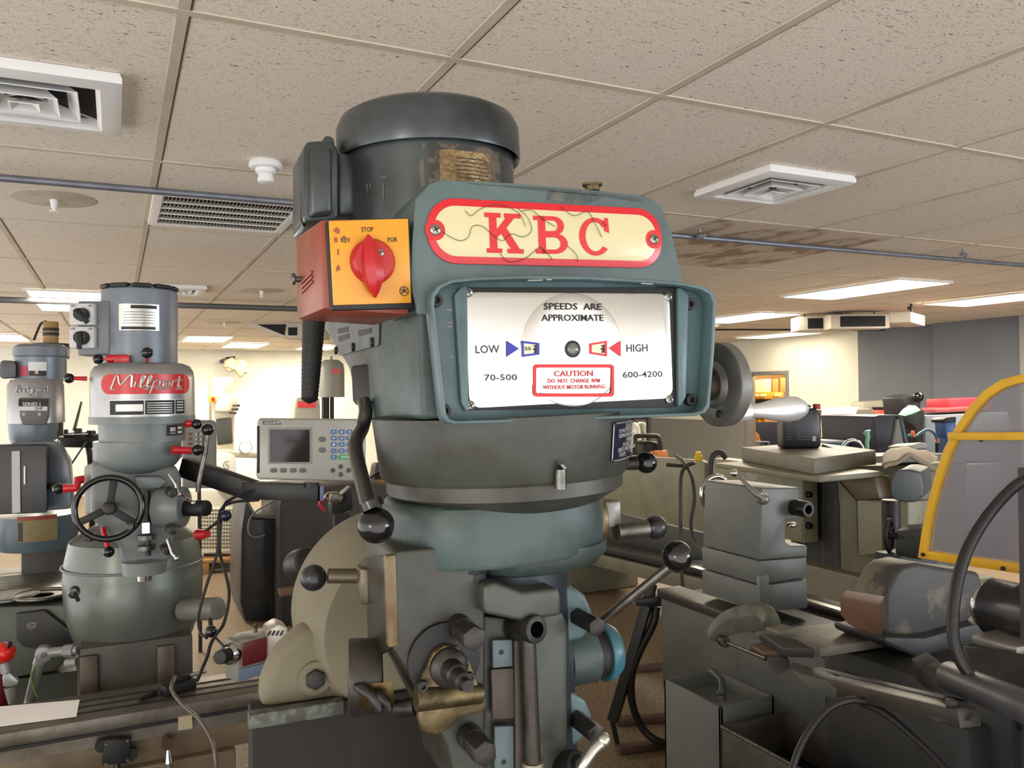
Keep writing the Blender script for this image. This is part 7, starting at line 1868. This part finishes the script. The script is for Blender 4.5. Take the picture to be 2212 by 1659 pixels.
t, f2, ob = simple('blue_tray', 'bright blue tray right of the oil jug', 'tray', 1805, 968, 6.2, [('body', mat('tray_blue', (40, 110, 150), .4), [(1778, 956), (1838, 956), (1832, 970), (1778, 970)], 0, .2, .01), ('rim', WHITE, [(1778, 951), (1840, 951), (1838, 957), (1778, 957)], -.01, .22, .006)], floor=True, legs=.5)
# bench grinder on pedestal
t, f2, ob = simple('bench_grinder', 'black pedestal grinder with pale green eye shield by the slate wall', 'grinder', 1985, 985, 7.6, [('body', DBLACK, [(1952, 858), (1966, 854), (1985, 850), (1992, 862), (1990, 880), (2000, 890), (1996, 930), (1998, 970), (1980, 970), (1976, 925), (1958, 912), (1955, 880)], 0, .25, .02)], floor=True, legs=.5)
g = G(); g.sph(f2.D(1984, 858, 7.55), 10 / FPX * 7.6 * 1.1, (1, 1, 1), 20); build(g, 'wheel_guard', BLACK, ob)
g = G(); sh_ = f2.Ds([(1942, 896, 7.4), (1952, 884, 7.4), (1965, 875, 7.4), (1978, 876, 7.4), (1990, 886, 7.4), (1972, 894, 7.4), (1955, 899, 7.4)]); g.prism(sh_, (0, .01, -.0), .002); build(g, 'eye_shield', mat('green_shield', (168, 222, 196), .15), ob)
# cream lathe by the slate wall with odds and ends
t, f2, ob = simple('machine_bed', 'pale cream machine bed along the slate wall behind the grinder', 'machine', 1915, 900, 9.3, [('body', mat('pale_bed', (150, 148, 130), .5), [(1866, 894), (1958, 892), (1958, 900), (1866, 900)], 0, .5, .006), ('back_panel', mat('pale_bed', (150, 148, 130)), [(1866, 868), (1930, 864), (1956, 858), (1958, 894), (1866, 896)], .3, .2, .02)], floor=True)
for i, (pts, m, lab) in enumerate((([(1901, 886), (1912, 886), (1912, 893), (1901, 893)], mat('red_bit', (210, 70, 60), .5), 'tiny red block on the cream machine bed'), ([(1905, 880), (1934, 879), (1936, 890), (1914, 892)], DBLACK, 'dark lump on the cream machine bed'), ([(1936, 886), (1950, 884), (1949, 892), (1936, 892)], mat('lavender_bit', (140, 154, 200), .5), 'lavender box on the cream machine bed'))):
    g = G(); g.prism(W.Ds([(a, b, 9.32) for a, b in pts]), (0, .15, 0), .006); solo(g, 'parts_box', m, lab, 'box')
t, f2, ob = simple('steel_cabinet', 'blue-grey steel cabinet behind the yellow guard', 'cabinet', 2040, 985, 7.8, [('body', mat('cabinet_slate', (108, 116, 124), .5), [(1998, 898), (2180, 890), (2180, 1000), (1998, 992)], 0, .5, .01)], floor=True, legs=.95)
t, f2, ob = simple('tool_chest', 'red tool chest on the blue-grey cabinet', 'tool chest', 2080, 893, 7.95, [('body', mat('chest_red', (166, 36, 52), .45), [(2050, 862), (2140, 858), (2140, 884), (2050, 886)], 0, .25, .01), ('lid', mat('chest_dull_red', (140, 62, 64), .5), [(2020, 884), (2140, 876), (2140, 887), (2020, 892)], -.1, .3, .006)])
t, f2, ob = simple('blue_can', 'blue can with black lid partly behind the yellow guard', 'can', 2052, 945, 5.6, [('body', mat('can_blue', (44, 82, 140), .4), [(2040, 912), (2066, 908), (2066, 946), (2044, 948)], 0, .08, .01), ('lid', DBLACK, [(2038, 908), (2046, 902), (2066, 900), (2066, 912), (2040, 914)], -.01, .1, .006)], floor=True, legs=.6)
g = G(); g.tube(W.Ds([(1962, 940, 6.2), (1978, 942, 6.2), (1990, 934, 6.2), (2005, 928, 6.2), (2018, 936, 6.2), (2024, 948, 6.2)]), .011, 8, k=4); ah = thing('air_hose', 'thin teal air hose with orange couplings curling before the blue-grey cabinet', 'hose')
build(g, 'tube', mat('teal_hose', (72, 104, 112), .5), ah)
for px, py in ((1972, 937), (2026, 948)):
    g = G(); p = W.D(px, py, 6.2); g.cyl(p - V((0, 0, .022)), p + V((0, 0, .022)), .016, .012, 14, .003); build(g, 'coupling', mat('orange_plastic', (226, 110, 52), .4), ah)
g = G(); p = W.D(2026, 956, 6.2); g.cyl((p.x, p.y, 0), p, .02, None, 10); build(g, 'stand_pipe', DSTEEL, ah)
# cloth sheets and scrap between the lathes
g = G()
def sheet_fn(u, v):
    a = V(W.D(1905 + 120 * u, 985 - 22 * math.sin(PI * min(1, u * 1.1)) + 22 * v, 5.0 - .8 * v))
    a.z += .010 * math.sin(9 * u + 3 * v) + .006 * math.sin(17 * u)
    return a
g.sheet(sheet_fn, 24, 8)
ob = solo(g, 'dust_sheet', mat('beige_sheet', (150, 136, 114), .8), 'crumpled beige dust sheet left of the yellow guard', 'sheet')
md = ob.modifiers.new('thick', 'SOLIDIFY'); md.thickness = .02
t, f2, ob = simple('red_crate', 'small red crate behind the beige lathe', 'crate', 1925, 995, 6.4, [('body', mat('crate_red', (186, 40, 40), .5), [(1902, 976), (1912, 974), (1960, 982), (1960, 996), (1904, 994)], 0, .2, .01)], floor=True, legs=.5)
t, f2, ob = simple('scrap_bench', 'grey bench with pale scrap under the dust sheet', 'bench', 1965, 1010, 5.2, [('top', mat('bench_grey', (112, 110, 104), .5), [(1890, 985), (2060, 980), (2060, 1005), (1890, 1010)], .1, .25, .01)], floor=True)
g = G(); g.prism(W.Ds([(1968, 962, 5.7), (1990, 955, 5.7), (2012, 960, 5.7), (2008, 968, 5.7), (1975, 970, 5.7)]), (0, .2, -.02), .008); solo(g, 'rag', mat('rag_pale', (178, 182, 170), .8), 'pale folded rag on the bench by the yellow guard', 'rag')
